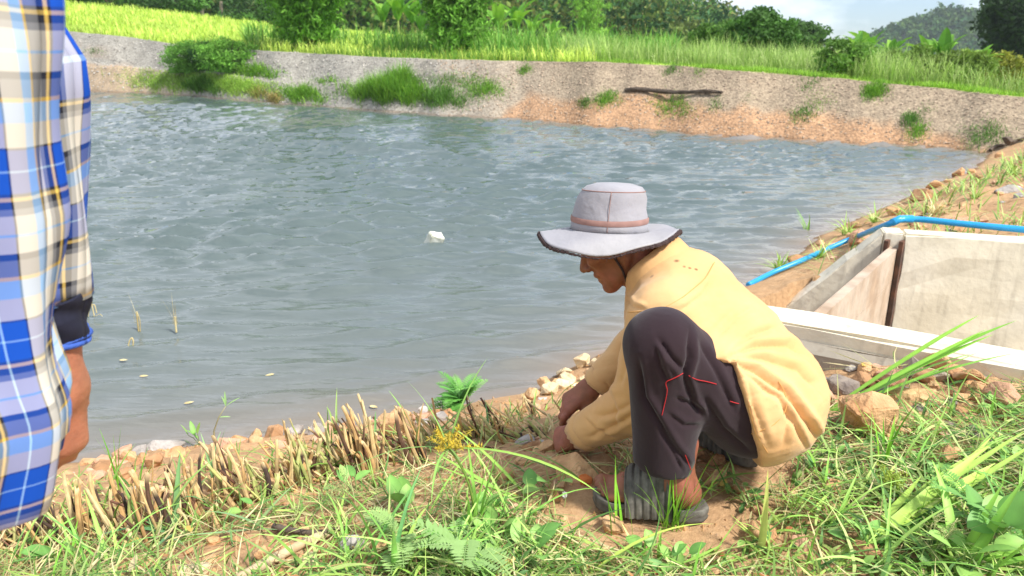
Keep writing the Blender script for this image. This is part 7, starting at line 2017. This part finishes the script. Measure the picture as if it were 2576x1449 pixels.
    for k in range(rows):
        t = k / (rows - 1); v = np.interp(t, [0, 1], [-760, 1420]); e = at(np.interp(v, vs_, us_), v, Y=Y0 + 0.035)
        ln, un = [], []
        hx = np.interp(v, [-760, -500, 0, 1345], [0.10, 0.15, 0.165, 0.185]); hy = np.interp(v, [-760, -500, 0, 1345], [0.10, 0.125, 0.125, 0.135])
        for a in A:
            fold = 0.006 * math.sin(a * 7 + 2.2 * t) * (0.3 + t) + 0.005 * math.sin(a * 13 - 5 * t + 1) + 0.006 * math.sin(t * 21 + a * 3) * math.sin(a * 2 + 1)
            x = e[0] - hx + (hx + fold) * math.cos(a); y = Y0 + 0.04 + (hy + fold) * math.sin(a)
            # the hem rises towards the wearer's front and back
            aw = (a + math.pi) % (2 * math.pi) - math.pi; hemz = 1.19 - 0.085 * float(sstep(R(30), R(-6), aw)) if abs(aw) < 2 else 1.06
            z = max(e[2] * 1.0, hemz - 0.0) if t > 0.85 else e[2]
            ln.append((x, y, z)); un.append((a * 0.16 + 0.02 * math.sin(t * 5), z + 0.10 * math.cos(a) * 0.35))
        L.append(ln); UV.append(un)
    L = np.array(L); UV = np.array(UV)
    L = np.concatenate([L, L[:, :1]], 1); UV = np.concatenate([UV, np.concatenate([UV[:, :1, 0] + 2 * np.pi * 0.16, UV[:, :1, 1]], -1)[:, None] if False else np.stack([UV[:, 0, 0] + 2 * np.pi * 0.16, UV[:, 0, 1]], -1)[:, None]], 1)
    m_, n_ = L.shape[:2]; I = np.arange(m_ * n_).reshape(m_, n_)
    F = np.stack([I[:-1, :-1], I[1:, :-1], I[1:, 1:], I[:-1, 1:]], -1).reshape(-1, 4)
    shirt = part(mk('shirt', L.reshape(-1, 3), F, M['plaid'], smooth=True, uv=UV.reshape(-1, 2))); shell(shirt, 0.002)
    # rolled sleeve of the far arm
    def sleeve(name, pts, rad, mat, n=40, fold=0.004, flip=1):
        pts = np.array(pts); s = np.linspace(0, 1, 26); kx = np.linspace(0, 1, len(pts)); P = np.stack([np.interp(s, kx, pts[:, i]) for i in range(3)], 1); R_ = np.interp(s, np.linspace(0, 1, len(rad)), rad)
        T = np.gradient(P, axis=0); T /= np.linalg.norm(T, axis=1)[:, None]; L, U = [], []
        for i in range(26):
            a1 = np.cross(T[i], [0, 1, 0]); a1 /= np.linalg.norm(a1); b1 = np.cross(T[i], a1)
            L.append([P[i] + (R_[i] + fold * math.sin(5 * a + s[i] * 9)) * (math.cos(a) * a1 + math.sin(a) * b1) for a in np.linspace(0, 2 * np.pi, n)]); U.append([(a * 0.06, P[i][2] * 1.05 + 0.03) for a in np.linspace(0, 2 * np.pi, n)])
        L = np.array(L); U = np.array(U); I = np.arange(26 * n).reshape(26, n); F = np.stack([I[:-1, :-1], I[1:, :-1], I[1:, 1:], I[:-1, 1:]], -1).reshape(-1, 4)
        o = mk(name, L.reshape(-1, 3), F, mat, smooth=True, uv=U.reshape(-1, 2)); shell(o, 0.0025); return o
    part(sleeve('sleeve', [sh + np.array([0, 0, 0.03]), at(20, 150, Y=0.79), at(44, 430, Y=0.80), at(72, 735, Y=0.805)], [0.075, 0.066, 0.064, 0.060], M['plaid']), shirt)
    dk = mat_plain('dark_lining', base=lin(34, 36, 52), var=0.25, scale=60, rough=0.95)
    part(sleeve('rolled_cuff', [at(74, 725, Y=0.805), at(90, 780, Y=0.81), at(112, 858, Y=0.815)], [0.058, 0.053, 0.044], dk, fold=0.003), shirt)
    part(sleeve('cuff_edge', [at(110, 842, Y=0.815), at(114, 862, Y=0.815)], [0.0455, 0.0450], mat_plain('blue_hem', base=lin(60, 92, 170), var=0.2), fold=0.003), shirt)
bystander()

# ================================================================== the air between here and the hills
def haze():
    q, z0, z1 = 690.0, -2.6, 48.0
    V = np.array([[x, y, z] for z in (z0, z1) for x, y in ((-q, -q), (q, -q), (q, q), (-q, q))])
    F = np.array([[0, 3, 2, 1], [4, 5, 6, 7], [0, 1, 5, 4], [1, 2, 6, 5], [2, 3, 7, 6], [3, 0, 4, 7]])
    m = bpy.data.materials.new('air'); m.use_nodes = True
    n, l = m.node_tree.nodes, m.node_tree.links; n.clear()
    out = n.new('ShaderNodeOutputMaterial'); v = n.new('ShaderNodeVolumePrincipled')
    v.inputs['Color'].default_value = (0.86, 0.92, 1.0, 1); v.inputs['Density'].default_value = 0.0004; v.inputs['Anisotropy'].default_value = 0.2
    l.new(v.outputs[0], out.inputs['Volume'])
    tag(mk('haze', V, F, m), 'thin summer haze in the air over the valley', 'haze', kind='stuff')
haze()
